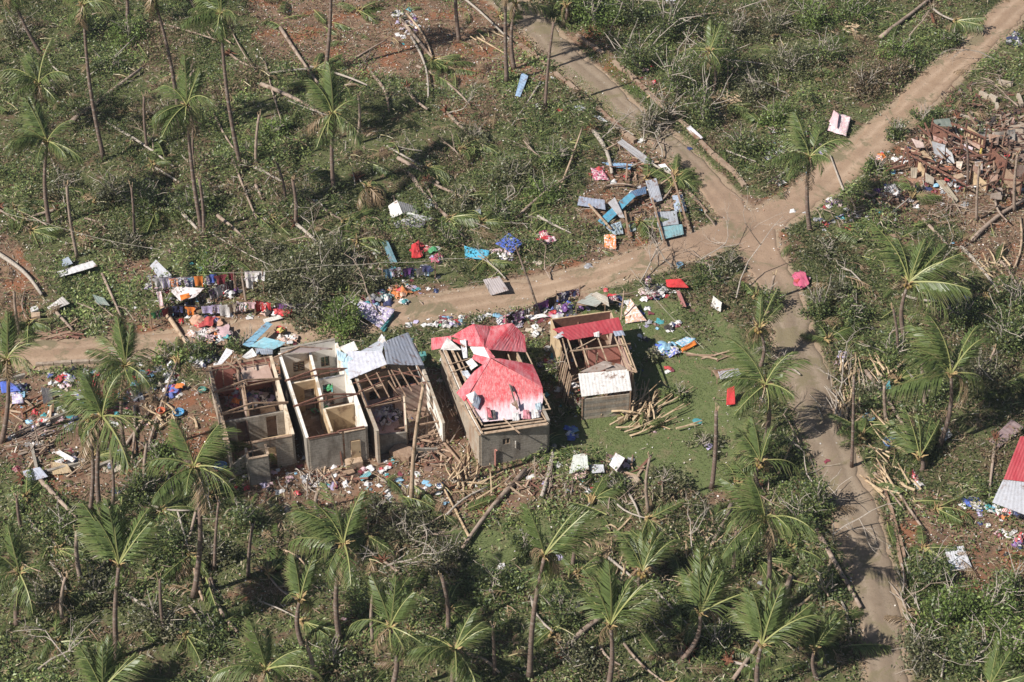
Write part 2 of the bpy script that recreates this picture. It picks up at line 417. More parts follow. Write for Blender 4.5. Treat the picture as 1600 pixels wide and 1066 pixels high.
def poly_w(poly, soft=14):
    x, y = PXG, PYG; ins = np.zeros(x.shape, bool); d = np.full(x.shape, 1e9); n = len(poly)
    for i in range(n):
        ax, ay = poly[i]; bx, by = poly[(i+1) % n]
        c = ((ay > y) != (by > y)) & (x < (bx-ax)*(y-ay)/((by-ay) or 1e-9)+ax); ins ^= c
        t = np.clip(((x-ax)*(bx-ax)+(y-ay)*(by-ay))/((bx-ax)**2+(by-ay)**2), 0, 1)
        d = np.minimum(d, np.hypot(x-ax-t*(bx-ax), y-ay-t*(by-ay)))
    return np.clip(.5+np.where(ins, d, -d)/(2*soft), 0, 1)
NB = fbm(GX, GY, 4.0, 2)
def field(polys):
    w = np.zeros(GX.shape)
    for poly, s, soft in polys: w = np.maximum(w, s*poly_w(poly, soft))
    return w
DIRT = field([([(400,-20),(840,-20),(860,60),(800,130),(690,130),(560,100),(440,110),(380,60)], .85, 25),
 ([(640,130),(760,120),(800,200),(740,240),(650,200)], .6, 30), ([(0,340),(60,370),(75,470),(30,500),(-40,480)], .85, 20),
 ([(-40,590),(120,590),(330,600),(330,740),(250,760),(120,800),(-40,700)], .9, 20), ([(330,560),(700,560),(760,740),(620,790),(480,795),(360,780)], 1, 15),
 ([(600,720),(860,700),(900,780),(740,800),(600,790)], .75, 20), ([(170,490),(600,450),(640,520),(300,560),(150,560)], .7, 20),
 ([(640,430),(860,410),(1100,350),(1150,400),(820,480),(640,500)], .7, 15), ([(780,480),(1000,470),(1010,520),(780,540)], .8, 12),
 ([(1480,300),(1640,280),(1640,450),(1500,420)], .85, 20), ([(1400,195),(1480,180),(1640,150),(1640,340),(1350,340)], .85, 20),
 ([(1080,745),(1190,740),(1190,795),(1090,800)], .7, 15), ([(1420,740),(1640,800),(1640,920),(1480,930),(1390,820)], .7, 20),
 ([(300,880),(480,860),(500,930),(360,940)], .5, 25), ([(930,225),(1060,225),(1090,370),(1000,390),(900,350)], .85, 12),
 ([(1150,330),(1300,240),(1340,280),(1210,350),(1220,440),(1150,440)], .9, 10), ([(190,400),(235,405),(230,440),(180,430)], .9, 8),
 ([(800,60),(870,110),(960,200),(940,210),(800,100)], .8, 8), ([(860,40),(1060,210),(1075,200),(930,40)], .7, 8),
 ([(660,560),(720,560),(760,740),(700,740)], .9, 8), ([(860,540),(1000,540),(1010,600),(870,620)], .7, 10)])
LAWN = field([([(905,480),(985,468),(1060,455),(1160,470),(1195,560),(1180,640),(1150,770),(1010,760),(900,700),(890,640),(985,600)], 1, 9),
 ([(735,820),(835,800),(850,870),(790,905),(730,880)], .9, 12), ([(300,495),(420,480),(420,500),(320,530)], .5, 10)])
LAWN = LAWN*(1-.55*poly_w([(1060,470),(1130,465),(1140,540),(1010,560),(1000,570),(1060,575),(1090,520)], 14))
_pw = (PXG, PYG); PXG, PYG = proj(GX, GY, 0*GX); PXG = PXG + (fbm(GX, GY, 1.5, 51)-.5)*8
BRIGHT = field([([(872,104),(890,104),(945,150),(1012,214),(1000,224),(930,168)], 1, 3), ([(905,62),(960,98),(1010,140),(1060,185),(1050,196),(990,150),(915,88)], 1, 3),
 ([(1060,208),(1130,268),(1118,268),(1064,220)], 1, 3), ([(1056,268),(1070,275),(1112,330),(1122,345),(1110,355),(1090,320)], .9, 4)])
DEAD = field([([(1300,95),(1420,110),(1400,165),(1310,165)], 1, 15), ([(1050,150),(1100,150),(1180,200),(1190,240),(1100,210)], .8, 12), ([(560,60),(640,30),(700,60),(620,90)], .7, 15),
 ([(960,750),(1060,760),(1090,830),(980,820)], .7, 20), ([(240,40),(290,50),(290,120),(210,130)], .9, 15), ([(1270,540),(1340,560),(1340,720),(1290,700)], .8, 12),
 ([(560,770),(760,790),(700,900),(560,880)], .6, 30), ([(300,370),(420,340),(430,400),(330,400)], .5, 15), ([(1480,280),(1600,320),(1600,480),(1500,480)], .8, 20)])
LAWN = np.maximum(LAWN, 0)*(1-np.clip(BRIGHT, 0, 1))
def samp(F, x, y):
    ix = np.clip(((x+62)/.25).astype(int), 0, F.shape[1]-1); iy = np.clip(((y+48)/.25).astype(int), 0, F.shape[0]-1)
    return F[iy, ix]

# one ground sheet: fine where the photograph looks, coarse out to the horizon
out = [80, 110, 160, 260, 420, 700, 1200]
xs = np.concatenate([[-v for v in reversed(out)], XS, out]); ys = np.concatenate([[-v for v in reversed(out)], YS, out])
GXX, GYY = np.meshgrid(xs, ys)
fade = np.clip(1.6-np.maximum(np.abs(GXX)/100, np.abs(GYY-10)/100), 0, 1)
GZ = hgt(GXX, GYY)*np.where((np.abs(GXX) <= 62) & (GYY >= -48) & (GYY <= 68), 1, 0)
GZ += (fbm(GXX, GYY, 1.1, 5, 2)-.5)*.10*np.clip(samp(RD, GXX, GYY)-.3, 0, 1)*(samp(LAWN, GXX, GYY) < .3)
nx, ny = len(xs), len(ys)
idx = np.arange(nx*ny).reshape(ny, nx)
F4 = np.stack([idx[:-1, :-1], idx[:-1, 1:], idx[1:, 1:], idx[1:, :-1]], -1).reshape(-1, 4)
inner = (np.abs(GXX) <= 62) & (GYY >= -48) & (GYY <= 68)
wr = np.where(inner, samp(DIRT, GXX, GYY), .3); wg = np.where(inner, samp(np.maximum(LAWN, BRIGHT*0), GXX, GYY), 0)
wb = np.where(inner, np.clip(1-samp(RD, GXX, GYY)/.9, 0, 1), 0)

m, nt, b, N, L = nodes('earth_and_undergrowth')
a = N.new('ShaderNodeVertexColor'); a.layer_name = 'Col'; sp = N.new('ShaderNodeSeparateColor'); L.new(a.outputs[0], sp.inputs[0])
g = N.new('ShaderNodeNewGeometry'); v = g.outputs['Position']
n1 = noise(nt, .55, 7, .7, v, .3); n2 = noise(nt, 2.6, 6, .75, v, .5); n3 = noise(nt, 9, 4, .7, v)
def math_(nt, op, x, y):
    n = nt.nodes.new('ShaderNodeMath'); n.operation = op
    for i, q in enumerate((x, y)):
        if isinstance(q, bpy.types.NodeSocket): nt.links.new(q, n.inputs[i])
        else: n.inputs[i].default_value = q
    return n.outputs[0]
def brk(w, amt=.9, lo=.42, hi=.6):
    q = math_(nt, 'ADD', w, math_(nt, 'MULTIPLY', math_(nt, 'SUBTRACT', n2, .5), amt))
    return ramp(nt, q, lo, hi)
green = mixc(nt, ramp(nt, n2, .35, .65), (.052, .066, .026), (.12, .132, .055))
green = mixc(nt, ramp(nt, n3, .5, .75), green, (.15, .135, .08))
green = mixc(nt, ramp(nt, n1, .52, .62), green, (.13, .088, .058))
red = mixc(nt, ramp(nt, n2, .3, .7), (.105, .064, .044), (.19, .122, .085))
red = mixc(nt, ramp(nt, n1, .45, .6), red, (.24, .155, .105))
red = mixc(nt, ramp(nt, n3, .6, .75), red, (.33, .26, .19))
red = mixc(nt, ramp(nt, noise(nt, .35, 3, .6, v), .53, .62), red, (.23, .105, .06))
lawn = mixc(nt, ramp(nt, n2, .3, .7), (.105, .135, .052), (.145, .165, .072))
lawn = mixc(nt, ramp(nt, noise(nt, .8, 5, .7, v, .4), .52, .68), lawn, (.20, .165, .10))
lawn = mixc(nt, ramp(nt, n3, .58, .7), lawn, (.07, .095, .03))
sand = mixc(nt, ramp(nt, n2, .3, .7), (.27, .20, .14), (.36, .27, .19))
col = mixc(nt, brk(sp.outputs[0]), green, red)
col = mixc(nt, brk(sp.outputs[1], .6, .35, .6), col, lawn)
col = mixc(nt, brk(sp.outputs[2], 1.0, .35, .75), col, sand)
L.new(col, b.inputs['Base Color']); b.inputs['Roughness'].default_value = .95; b.inputs['Specular IOR Level'].default_value = .1
bump(nt, b, n2, .6, .08)
M['ground'] = m
big_mesh('ground', np.stack([GXX, GYY, GZ], -1).reshape(-1, 3), F4, np.stack([wr, wg, wb], -1).reshape(-1, 3), m, 'structure')

JX = P(1165, 350, 0)
def roadmat(name, a1, a2, worn, patch):
    m, nt, b, N, L = nodes(name)
    a = N.new('ShaderNodeVertexColor'); a.layer_name = 'Col'; sp = N.new('ShaderNodeSeparateColor'); L.new(a.outputs[0], sp.inputs[0])
    g = N.new('ShaderNodeNewGeometry'); v = g.outputs['Position']
    n1 = noise(nt, .5, 6, .7, v, .4); n2 = noise(nt, 3.2, 6, .75, v); n3 = noise(nt, 12, 3, .7, v)
    c = mixc(nt, ramp(nt, n1, .35, .65), a1, a2)
    q = nt.nodes.new('ShaderNodeMath'); q.operation = 'MULTIPLY'; L.new(sp.outputs[0], q.inputs[0]); L.new(ramp(nt, n1, .25, .6), q.inputs[1])
    c = mixc(nt, q.outputs[0], c, worn)
    c = mixc(nt, ramp(nt, n2, .56, .7), c, patch)
    c = mixc(nt, sp.outputs[2], c, mixc(nt, ramp(nt, n1, .35, .65), (.265, .182, .13), (.34, .24, .17)))
    c = mixc(nt, ramp(nt, n3, .58, .72), c, (.19, .145, .105))
    c = mixc(nt, ramp(nt, noise(nt, .28, 5, .75, v, .6), .53, .6), c, (.20, .165, .105))
    L.new(c, b.inputs['Base Color']); b.inputs['Roughness'].default_value = .95; b.inputs['Specular IOR Level'].default_value = .1
    bump(nt, b, n2, .5, .06)
    return m
M['lane'] = roadmat('sandy_lane', (.27, .185, .128), (.345, .245, .17), (.42, .31, .225), (.22, .155, .105))
M['road'] = roadmat('packed_dirt_road', (.20, .153, .112), (.245, .19, .14), (.30, .24, .18), (.15, .12, .08))
def road_mesh(name, key, mat, lift):
    Ln = RL[key]; n = len(Ln); T = np.gradient(Ln[:, :2], axis=0); T /= np.linalg.norm(T, axis=1)[:, None]
    Nn = np.stack([-T[:, 1], T[:, 0]], -1); us = np.array([-1, -.93, -.8, -.6, -.42, -.2, 0, .2, .42, .6, .8, .93, 1.]); k = len(us)
    V = []; C = []
    for i in range(n):
        eL = 1.08+.55*(vnoise(i*.5, 3, 1.7, 4)-.5)+.4*(vnoise(i*.5, 9, .6, 4)-.5); eR = 1.08+.55*(vnoise(i*.5, 13, 1.7, 6)-.5)+.4*(vnoise(i*.5, 19, .6, 6)-.5)
        for u in us:
            w = Ln[i, 2]*(eL if u < 0 else eR)*u; x = Ln[i, 0]+Nn[i, 0]*w; y = Ln[i, 1]+Nn[i, 1]*w
            trk = math.exp(-((abs(u)-.45)/.16)**2); jn = max(0, 1-math.hypot(x-JX.x, y-JX.y)/11.)
            z = float(hgt(x, y)) + lift + .045*(1-u*u) - .045*trk*(.4+float(vnoise(x, y, 1.5, 12))) - (.09 if abs(u) == 1 else 0) + .035*float(vnoise(x, y, .7, 9))
            V.append((x, y, z)); C.append((trk, abs(u), min(1, jn*1.6)))
    I = np.arange(n*k).reshape(n, k); F = np.stack([I[:-1, :-1], I[:-1, 1:], I[1:, 1:], I[1:, :-1]], -1).reshape(-1, 4)[:, ::-1]
    return big_mesh(name, V, F, C, M[mat], 'structure')
road_mesh('dirt_lane', 'lane', 'lane', .034)
road_mesh('dirt_road', 'road', 'road', .022)

# ------------------------------------------------------------------ ground vegetation (nobody could count it)
def scatter(n, wfun, z0=-40, z1=62):
    got = []
    tot = 0
    while tot < n:
        x = rng.uniform(-56, 56, n); y = rng.uniform(z0, z1, n)
        px, py = proj(x, y, 0*x)
        ok = (px > -90) & (px < 1690) & (py > -90) & (py < 1180)
        x, y = x[ok], y[ok]; w = wfun(x, y); k = rng.random(len(x)) < w
        got.append(np.stack([x[k], y[k]], -1)); tot += k.sum()
    return np.concatenate(got)[:n]
def leaf_quads(p, size, col, tilt=.9, aspect=.45, updir=None):
    """rhombic leaves at points p (n,3)"""
    n = len(p); az = rng.uniform(0, 2*np.pi, n); el = rng.normal(.15, .55*tilt, n)
    d = np.stack([np.cos(az)*np.cos(el), np.sin(az)*np.cos(el), np.sin(el)], -1)
    if updir is not None: d = d*.45 + np.array([0, 0, 1.])*updir; d /= np.linalg.norm(d, axis=1)[:, None]
    q = rng.normal(0, 1, (n, 3)); q[:, 2] *= .45; s = np.cross(d, q); s = np.cross(s, d) if False else s
    nrm = np.stack([rng.normal(0, .5*tilt, n), rng.normal(0, .5*tilt, n), np.ones(n)], -1)
    s = np.cross(d, nrm); s /= np.linalg.norm(s, axis=1)[:, None]+1e-9
    L_ = size[:, None]; W_ = (size*aspect*.5)[:, None]
    nn = np.cross(s, d)
    a = p; b_ = p + d*L_*.45 + s*W_; c = p + d*L_ - nn*L_*.12; e = p + d*L_*.45 - s*W_
    V = np.stack([a, b_, c, e], 1).reshape(-1, 3); F = np.arange(4*n).reshape(n, 4)
    return V, F, np.repeat(col, 4, axis=0)
def pick(cols, n, jit=.25):
    c = np.array(cols)[rng.integers(0, len(cols), n)]
    return np.clip(c*rng.uniform(1-jit, 1+jit, (n, 1)), 0, 1)
HF = lambda x, y: (hgt(x, y) + np.clip(fbm(x, y, 2.2, 11, 3)-.45, 0, 1)*4.6*np.clip(samp(RD, x, y)/1.5-.2, 0, 1)*(1-samp(DIRT, x, y))*(1-samp(LAWN, x, y)))
def wcover(x, y):
    rd = samp(RD, x, y); n = fbm(x, y, 2.6, 21); n = np.clip((n-.27)*3.4, .08, 1)
    return n*np.clip(rd/.7-.0, 0, 1)*(1-.93*samp(DIRT, x, y))*(1-samp(LAWN, x, y))*(1-.85*samp(BRIGHT, x, y))
GREENS = [(.085, .122, .04), (.058, .088, .03), (.125, .165, .05), (.11, .138, .055), (.155, .165, .065), (.04, .062, .025), (.18, .215, .07)]
n = 430000
xy = scatter(n, wcover); x, y = xy[:, 0], xy[:, 1]
top = HF(x, y); z = hgt(x, y)+.02 + (top-hgt(x, y)+.16)*rng.random(n)**.6
tone = fbm(x, y, 5, 31, 3); col = pick(GREENS, n, .35)
col *= (.62+1.5*np.clip((tone-.32)*1.7, 0, 1))[:, None]
dd = np.clip(samp(DEAD, x, y) + np.clip(fbm(x, y, 3.4, 41)-.53, 0, 1)*5, 0, 1)*.85; k = rng.random(n) < dd
col[k] = pick([(.2, .14, .085), (.15, .105, .07), (.26, .2, .12), (.12, .085, .055)], k.sum())
V, F, C = leaf_quads(np.stack([x, y, z], -1), rng.uniform(.08, .27, n)*(.8+.5*tone), col)
props(big_mesh('undergrowth', V, F, C, M['leaf']), 'low tangled green undergrowth covering the slopes between the palms', 'undergrowth')
# dead leaf litter, straw and twigs
n = 62000
xy = scatter(n, lambda x, y: np.clip(samp(RD, x, y)/.8+.06, 0, 1)*(.35+.4*samp(DEAD, x, y)+.3*fbm(x, y, 1.5, 3))*(1-.93*samp(LAWN, x, y)))
x, y = xy[:, 0], xy[:, 1]; up = np.maximum(HF(x, y)-hgt(x, y), 0)
z = hgt(x, y) + .05 + up*rng.random(n)**.4*.95
V, F, C = leaf_quads(np.stack([x, y, z], -1), rng.uniform(.12, .75, n)**1.3, pick([(.34, .28, .18), (.27, .2, .14), (.18, .125, .085), (.3, .27, .22), (.42, .37, .26), (.2, .19, .1)], n), .35, .13)
props(big_mesh('leaf_litter', V, F, C, M['litter']), 'scattered straw, twigs and dead leaf litter over the ground', 'litter')
# short grass of the lawn and verge
n = 60000
xy = scatter(n, lambda x, y: np.clip(samp(LAWN, x, y)*.5*fbm(x, y, 1.5, 6)*1.3 + samp(BRIGHT, x, y) + .10*np.clip(samp(RD, x, y), 0, 1)*samp(DIRT, x, y)*(fbm(x, y, 1.8, 9) > .5), 0, 1))
x, y = xy[:, 0], xy[:, 1]; br = samp(BRIGHT, x, y) > .5
col = pick([(.12, .16, .058), (.095, .135, .045), (.15, .18, .07)], n); col[br] = pick([(.12, .22, .03), (.10, .19, .03), (.16, .25, .045)], br.sum())
V, F, C = leaf_quads(np.stack([x, y, hgt(x, y)+.01], -1), rng.uniform(.05, .13, n), col, .6, .3, .8)
props(big_mesh('short_grass', V, F, C, M['leaf']), 'short green grass of the lawn and the road verges', 'grass')
# small stones and crumbs of debris
n = 22000
xy = scatter(n, lambda x, y: np.clip(.1+.9*samp(DIRT, x, y), 0, 1)*np.clip(samp(RD, x, y)*.5+.62, .0, 1))
x, y = xy[:, 0], xy[:, 1]
V, F, C = leaf_quads(np.stack([x, y, hgt(x, y)+.06], -1), rng.uniform(.05, .17, n), pick([(.4, .36, .3), (.5, .46, .42), (.25, .15, .1), (.36, .2, .14), (.6, .57, .54)], n), .6, .8)
props(big_mesh('stone_crumbs', V, F, C, M['litter']), 'small stones and crumbs of rubble on the bare earth', 'rubble')

# ------------------------------------------------------------------ coconut palms
def frond_mesh(seed, droop, side=0., npair=38, torn=0., brown=False, rise=.0):
    """one palm leaf of unit length along +x: curved midrib with two rows of leaflets"""
    r = random.Random(seed); mb = MB()
    pts = []
    ang = rise; x = z = 0.; y = 0.
    n = 12; bendy = side*.5
    for i in range(n+1):
        t = i/n; pts.append(Vector((x, y, z)))
        ang -= droop/n*(.35+1.5*t); yaw = bendy*t
        x += math.cos(ang)*math.cos(yaw)/n; y += math.cos(ang)*math.sin(yaw)/n; z += math.sin(ang)/n
    base = (.33, .34, .13) if not brown else (.36, .26, .16)
    mb.tube(pts, [.016*(1-.8*i/n)+.002 for i in range(n+1)], 3, False)
    mb.c = [(*base, 1)]*len(mb.v)
    npair = int(npair*.95)
    for k in range(npair):
        t = .13 + .87*k/npair
        f = t*n; i = min(int(f), n-1); p = pts[i].lerp(pts[i+1], f-i); d = (pts[i+1]-pts[i]).normalized()
        for s in (-1, 1):
            if r.random() < torn: continue
            ln = .31*math.sin(math.pi*min(1, .16+.80*t))**.7*r.uniform(.8, 1.1)
            sd = Vector((-d.y, d.x, 0)).normalized()*s
            sw = side*.9
            q = (sd*(.9-abs(side)*.25) + d*(.55+.5*t) + Vector((0, sw, 0)) + Vector((0, 0, r.uniform(-.8, .0)))).normalized()
            w = d*.0145
            a = p; e = p + q*ln*.55 + Vector((0, 0, -.012)); tip = p + q*ln + Vector((0, 0, -ln*(.4+.5*r.random())))
            g = r.uniform(.75, 1.25)
            c0 = (.105*g, .145*g, .045*g) if not brown else (.30*g, .21*g, .125*g)
            c1 = (.175*g, .195*g, .072*g) if not brown else (.36*g, .27*g, .17*g)
            if not brown and r.random() < .16: c1 = (.33, .27, .15)
            nb = len(mb.v)
            mb.v += [tuple(a-w*.5), tuple(a+w*.5), tuple(e+w), tuple(e-w*.8), tuple(tip)]
            mb.f += [(nb, nb+1, nb+2, nb+3), (nb+3, nb+2, nb+4)]
            mb.c += [(*c0, 1)]*2 + [(*c0, 1)]*2 + [(*c1, 1)]
    return mb.mesh('frond')
FR = {'s': [frond_mesh(i, d, sd, 38, tn, rise=.15) for i, (d, sd, tn) in enumerate([(1.0, .25, .1), (1.4, .1, .3), (.8, .4, .1), (1.7, .3, .45), (1.15, -.1, .2), (2.1, .2, .35), (1.3, .55, .6)])],
      'f': [frond_mesh(20+i, d, sd, 40, tn) for i, (d, sd, tn) in enumerate([(.35, .25, .08), (.6, .15, .25), (.25, .1, .2), (.8, .45, .1), (.5, .6, .5)])],
      'h': [frond_mesh(40+i, d, .1, 34, .25) for i, d in enumerate([1.9, 2.4])],
      'b': [frond_mesh(50+i, d, .1, 30, .3, True) for i, d in enumerate([1.6, 2.3, .8])]}
for k in FR.values():
    for me in k: me.materials.append(M['frond'])
HEART = {}
def heart_mesh():
    mb = MB(); r = random.Random(3)
    for k in range(9):
        a = r.uniform(0, 6.28); q = Vector((math.cos(a), math.sin(a), r.uniform(.2, 1.2))).normalized()
        mb.tube([q*.05+Vector((0, 0, -.25)), q*.3, q*r.uniform(.45, .75)+Vector((0, 0, -.05))], [.11, .07, .02], 4)
    return mb.mesh('crown_heart')
HM = heart_mesh(); HM.materials.append(simple('leaf_sheath', (.40, .31, .15), (.27, .18, .09), 4, .85))
coco = MB()
for k in range(7):
    a = k*.9; coco.lathe([(.02, -.13), (.1, -.07), (.125, .02), (.08, .1), (.02, .14)], 6, (.24*math.cos(a), .24*math.sin(a), -.22-.07*(k % 2)))
CM = coco.mesh('coconut_cluster', smooth=True); CM.materials.append(simple('green_coconut', (.2, .17, .05), (.26, .14, .06), 5, .5))
def trunk_pts(b, t, bow, n=9, side=1):
    b = Vector(b); t = Vector(t); out = []
    for i in range(n+1):
        u = i/n; p = b.lerp(t, u); p.x += side*bow*math.sin(math.pi*u)*.9
        out.append(p)
    return out
def trunk_top(base, cx, cy):
    """height of a crown from the photograph: in the upright plane through the trunk's foot"""
    return PV(cx, cy, base.y)
FL = 0
def palm(crown, base, label, style='s', n=11, length=3.3, r0=.19, seed=None, group=None, tone=None):
    global FL
    FL += 1; r = random.Random(seed or FL*7); length *= r.uniform(.88, 1.14); ragged = r.uniform(0, .22)
    b = P(*base); t = trunk_top(b, *crown)
    e = empty('coconut_palm', b, label, 'palm tree', group)
    mb = MB(); pts = trunk_pts(b-Vector((0, 0, .15)), t, r.uniform(.1, .5), 10, r.choice((-1, 1)))
    mb.tube(pts, [r0*1.3]+[r0*(.9-.40*i/9) for i in range(10)], 8)
    obj('trunk', mb, M['trunk'], e, True)
    put('crown_heart', HM, None, e, t-b, (0, 0, r.uniform(0, 6)), r.uniform(.8, 1.1))
    if r.random() < .4: put('coconut_cluster', CM, None, e, t-b)
    n = int(n*r.uniform(1.3, 1.9)+.5); bald = r.uniform(0, 6.28) if r.random() < .6 else None
    for k in range(n):
        fs = FR['s']; L_ = length*r.uniform(.7, 1.12)
        if style == 's':                       # open crown, wind-swept a little to the right
            yaw = k*2*math.pi/n*2 + r.uniform(-.35, .35); el = r.uniform(-.1, 1.0)
            if r.random() < .18: el = r.uniform(-.9, -.3)
        elif style == 'f':                     # fan swept upright and away
            fs = FR['f']; yaw = R(80) + r.uniform(-1.25, 1.0); el = r.uniform(.35, 1.25)
        elif style == 'r':                     # swept towards the right
            fs = FR['f'] if k % 2 else FR['s']; yaw = R(35)+r.uniform(-1.3, 1.3); el = r.uniform(-.2, .9)
        elif style == 'w':                     # half the crown gone, a few leaves
            yaw = R(90)+r.uniform(-2.0, 2.0); el = r.uniform(-.3, 1.1); fs = FR['s'] if k % 2 else FR['f']
        elif style == 'd':                     # dead and hanging
            fs = FR['b'] if k % 2 else FR['h']; yaw = r.uniform(0, 6.28); el = r.uniform(-1.0, .2)
        if bald is not None and abs((yaw-bald+math.pi) % (2*math.pi)-math.pi) < .7: fs = FR['b'] if r.random() < .35 else FR['h']; el = r.uniform(-1.1, -.2)
        if style != 'd' and k < n-2 and r.random() < ragged: fs = r.choice((FR['h'], FR['b'], FR['s'])); el = r.uniform(-1.0, .1); L_ *= r.uniform(.5, .9)
        if style != 'd' and k >= n-2: fs = FR['h'] if k == n-1 else FR['b']; el = r.uniform(-.9, -.3)
        if style in 'srw' and k < 3: fs = FR['f']; el = r.uniform(.9, 1.35); yaw = R(70)+r.uniform(-1.2, 1.2)
        sl = L_*(.75 if el < -.2 else 1)
        put('frond', r.choice(fs), None, e, t-b+Vector((0, 0, .05)), (r.uniform(-.4, .4), -el, yaw), (sl, sl, sl))
    return e
PALMS = [ # crown px, foot px, style, fronds, length, label
 ((345,22),(378,268),'s',11,3.5,'tallest palm of the upper left slope with open drooping crown'),
 ((130,8),(163,250),'s',9,3.4,'tall straight brown palm beside the top left corner'),
 ((238,-12),(281,198),'s',8,3.2,'tall dark leaning palm left of the tallest upper left palm'),
 ((74,222),(78,353),'s',12,3.6,'full green palm near the left edge with pale drooping fronds'),
 ((60,132),(62,212),'s',10,3.3,'short palm standing behind the full green left edge palm'),
 ((292,165),(316,362),'s',11,3.4,'palm with ragged crown left of the tallest upper left palm foot'),
 ((520,178),(522,303),'s',14,3.9,'big bushy green palm right of the tallest upper left palm'),
 ((515,-70),(508,112),'s',9,3.3,'thin pale palm rising out of the top edge above the bushy palm'),
 ((186,-50),(196,46),'s',8,3.2,'palm trunk leaving the top edge between two tall left palms'),
 ((15,-20),(66,86),'s',8,3.2,'leaning pale palm in the top left corner'),
 ((712,-60),(718,66),'s',8,3.2,'palm with swollen foot leaving the top edge over brown soil'),
 ((791,-30),(792,128),'s',9,3.3,'left one of two close palms beside the kerbed road'),
 ((806,6),(804,108),'w',7,3.2,'right one of two close palms beside the kerbed road'),
 ((1265,246),(1266,361),'s',9,3.3,'lone palm in front of the road junction with hanging fronds'),
 ((1420,442),(1414,525),'r',13,4.0,'big glossy palm in the middle of the right side'),
 ((1186,512),(1188,572),'f',8,2.9,'palm with upright fan at the lawn corner beside the road'),
 ((1196,602),(1190,704),'s',9,3.2,'palm between the lawn and the lower road, second from the junction'),
 ((1188,722),(1187,765),'w',8,3.3,'low palm with few long fronds just in front of the lawn'),
 ((1196,812),(1191,960),'s',11,3.6,'tall palm left of the road whose crown shades the road'),
 ((1190,1008),(1186,1085),'f',8,3.2,'fan palm at the bottom edge left of the road'),
 ((1094,958),(1062,1034),'f',9,3.3,'leaning fan palm left of the bottom road palms'),
 ((1273,1014),(1279,1062),'f',7,2.7,'small fan palm close to the left verge of the road end'),
 ((954,977),(950,1075),'f',12,3.5,'broad upright fan palm in the bottom middle'),
 ((851,868),(828,1058),'f',12,3.6,'tall fan palm with bundled crown left of the broad fan palm'),
 ((1004,893),(1006,925),'f',9,2.7,'short stunted palm behind the broad fan palm'),
 ((610,980),(608,1085),'s',10,3.3,'pale green palm left of the bottom edge middle palm'),
 ((711,1016),(711,1090),'s',10,3.3,'palm with dark heart at the bottom edge middle'),
 ((537,850),(531,1002),'s',12,3.5,'dense palm in front of the roofless houses'),
 ((469,936),(475,1012),'f',9,3.3,'palm with upright spears between the two lower left grove palms'),
 ((416,1047),(416,1110),'s',9,3.3,'cut off palm at the bottom edge left third'),
 ((186,882),(183,1030),'f',13,3.3,'dark green fan palm in the lower left grove'),
 ((30,896),(26,975),'s',10,3.4,'palm against the left edge of the lower grove'),
 ((304,730),(302,932),'s',11,3.4,'tall palm before the leftmost roofless house'),
 ((160,652),(161,830),'s',13,3.7,'wide crowned palm over the littered yard'),
 ((138,655),(140,800),'s',8,3.0,'companion palm touching the wide crowned yard palm'),
 ((196,572),(198,716),'s',10,3.0,'palm with small dark crown by the lane left of the houses'),
 ((11,562),(2,690),'s',10,3.2,'palm cut by the left edge over the blue bags'),
 ((1486,585),(1467,697),'w',9,3.6,'grey trunked palm with bare spike above the crown on the right slope'),
 ((1437,714),(1440,735),'f',7,3.4,'low palm with long upright leaf right of the blue tub'),
 ((1109,80),(1112,150),'h' if False else 's',9,3.0,'limp palm with hanging fronds inside the upper thicket'),
 ((160,1078),(162,1120),'f',10,3.3,'feathery crown poking over the bottom left corner'),
 ((1545,1075),(1545,1120),'w',6,3.3,'crown poking over the bottom right corner'),
 ((575,292),(577,318),'d',8,2.7,'dead headed young palm right of the bushy upper palm'),
 ((885,8),(878,40),'w',7,3.2,'palm crown above the top of the kerbed road'),
]
for c, b_, st, n_, ln, lb in PALMS: palm(c, b_, lb, st, n_, ln, r0=.2 if ln > 3 else .16)

# snapped standing trunks
def snag(top, base, label, r0=.17, mat='trunk', jag=True):
    b = P(*base); t = PV(top[0], top[1], b.y); e = empty('snapped_palm', b, label, 'broken palm')
    mb = MB(); mb.tube(trunk_pts(b-Vector((0, 0, .1)), t, random.uniform(.02, .25), 7, random.choice((-1, 1))), [r0*1.3]+[r0*(1-.3*i/6) for i in range(7)], 7)
    obj('trunk', mb, M[mat], e, True)
    if jag:
        mb = MB()
        for k in range(4):
            a = random.uniform(0, 6.28); q = Vector((math.cos(a)*.08, math.sin(a)*.08, 0))
            mb.beam(t+q-Vector((0, 0, .1)), t+q*2.2+Vector((0, 0, random.uniform(.15, .5))), .06, .04)
        obj('splinter', mb, M['pale'], e)
SNAGS = [((104,290),(121,402)),((311,278),(318,372)),((433,255),(446,320)),((457,281),(461,352)),((342,782),(335,890)),((102,902),(98,974)),((1119,642),(1112,764)),
 ((1016,712),(1014,800)),((770,978),(773,1055)),((662,602),(643,785)),((1334,586),(1331,730)),((302,200),(305,262)),((26,775),(33,830)),((500,762),(497,800)),
 ((170,690),(175,800)),((230,690),(226,760)),((1210,430),(1207,470)),((1382,600),(1386,660)),((585,915),(583,1000)),((1555,545),(1546,590)),((480,1010),(487,1062)),((865,35),(852,170)),((300,100),(303,215)),((225,150),(230,232)),((405,180),(400,262)),((22,455),(30,520)),((205,290),(210,372)),((690,900),(700,985)),((395,820),(388,900)),((120,830),(126,905)),((1150,830),(1142,905)),((1395,480),(1402,560)),((1440,560),(1446,640)),((900,820),(893,890)),((250,905),(256,985)),((560,150),(556,225)),((1530,260),(1526,345)),((1510,215),(1512,290)),((1590,240),(1585,330))]
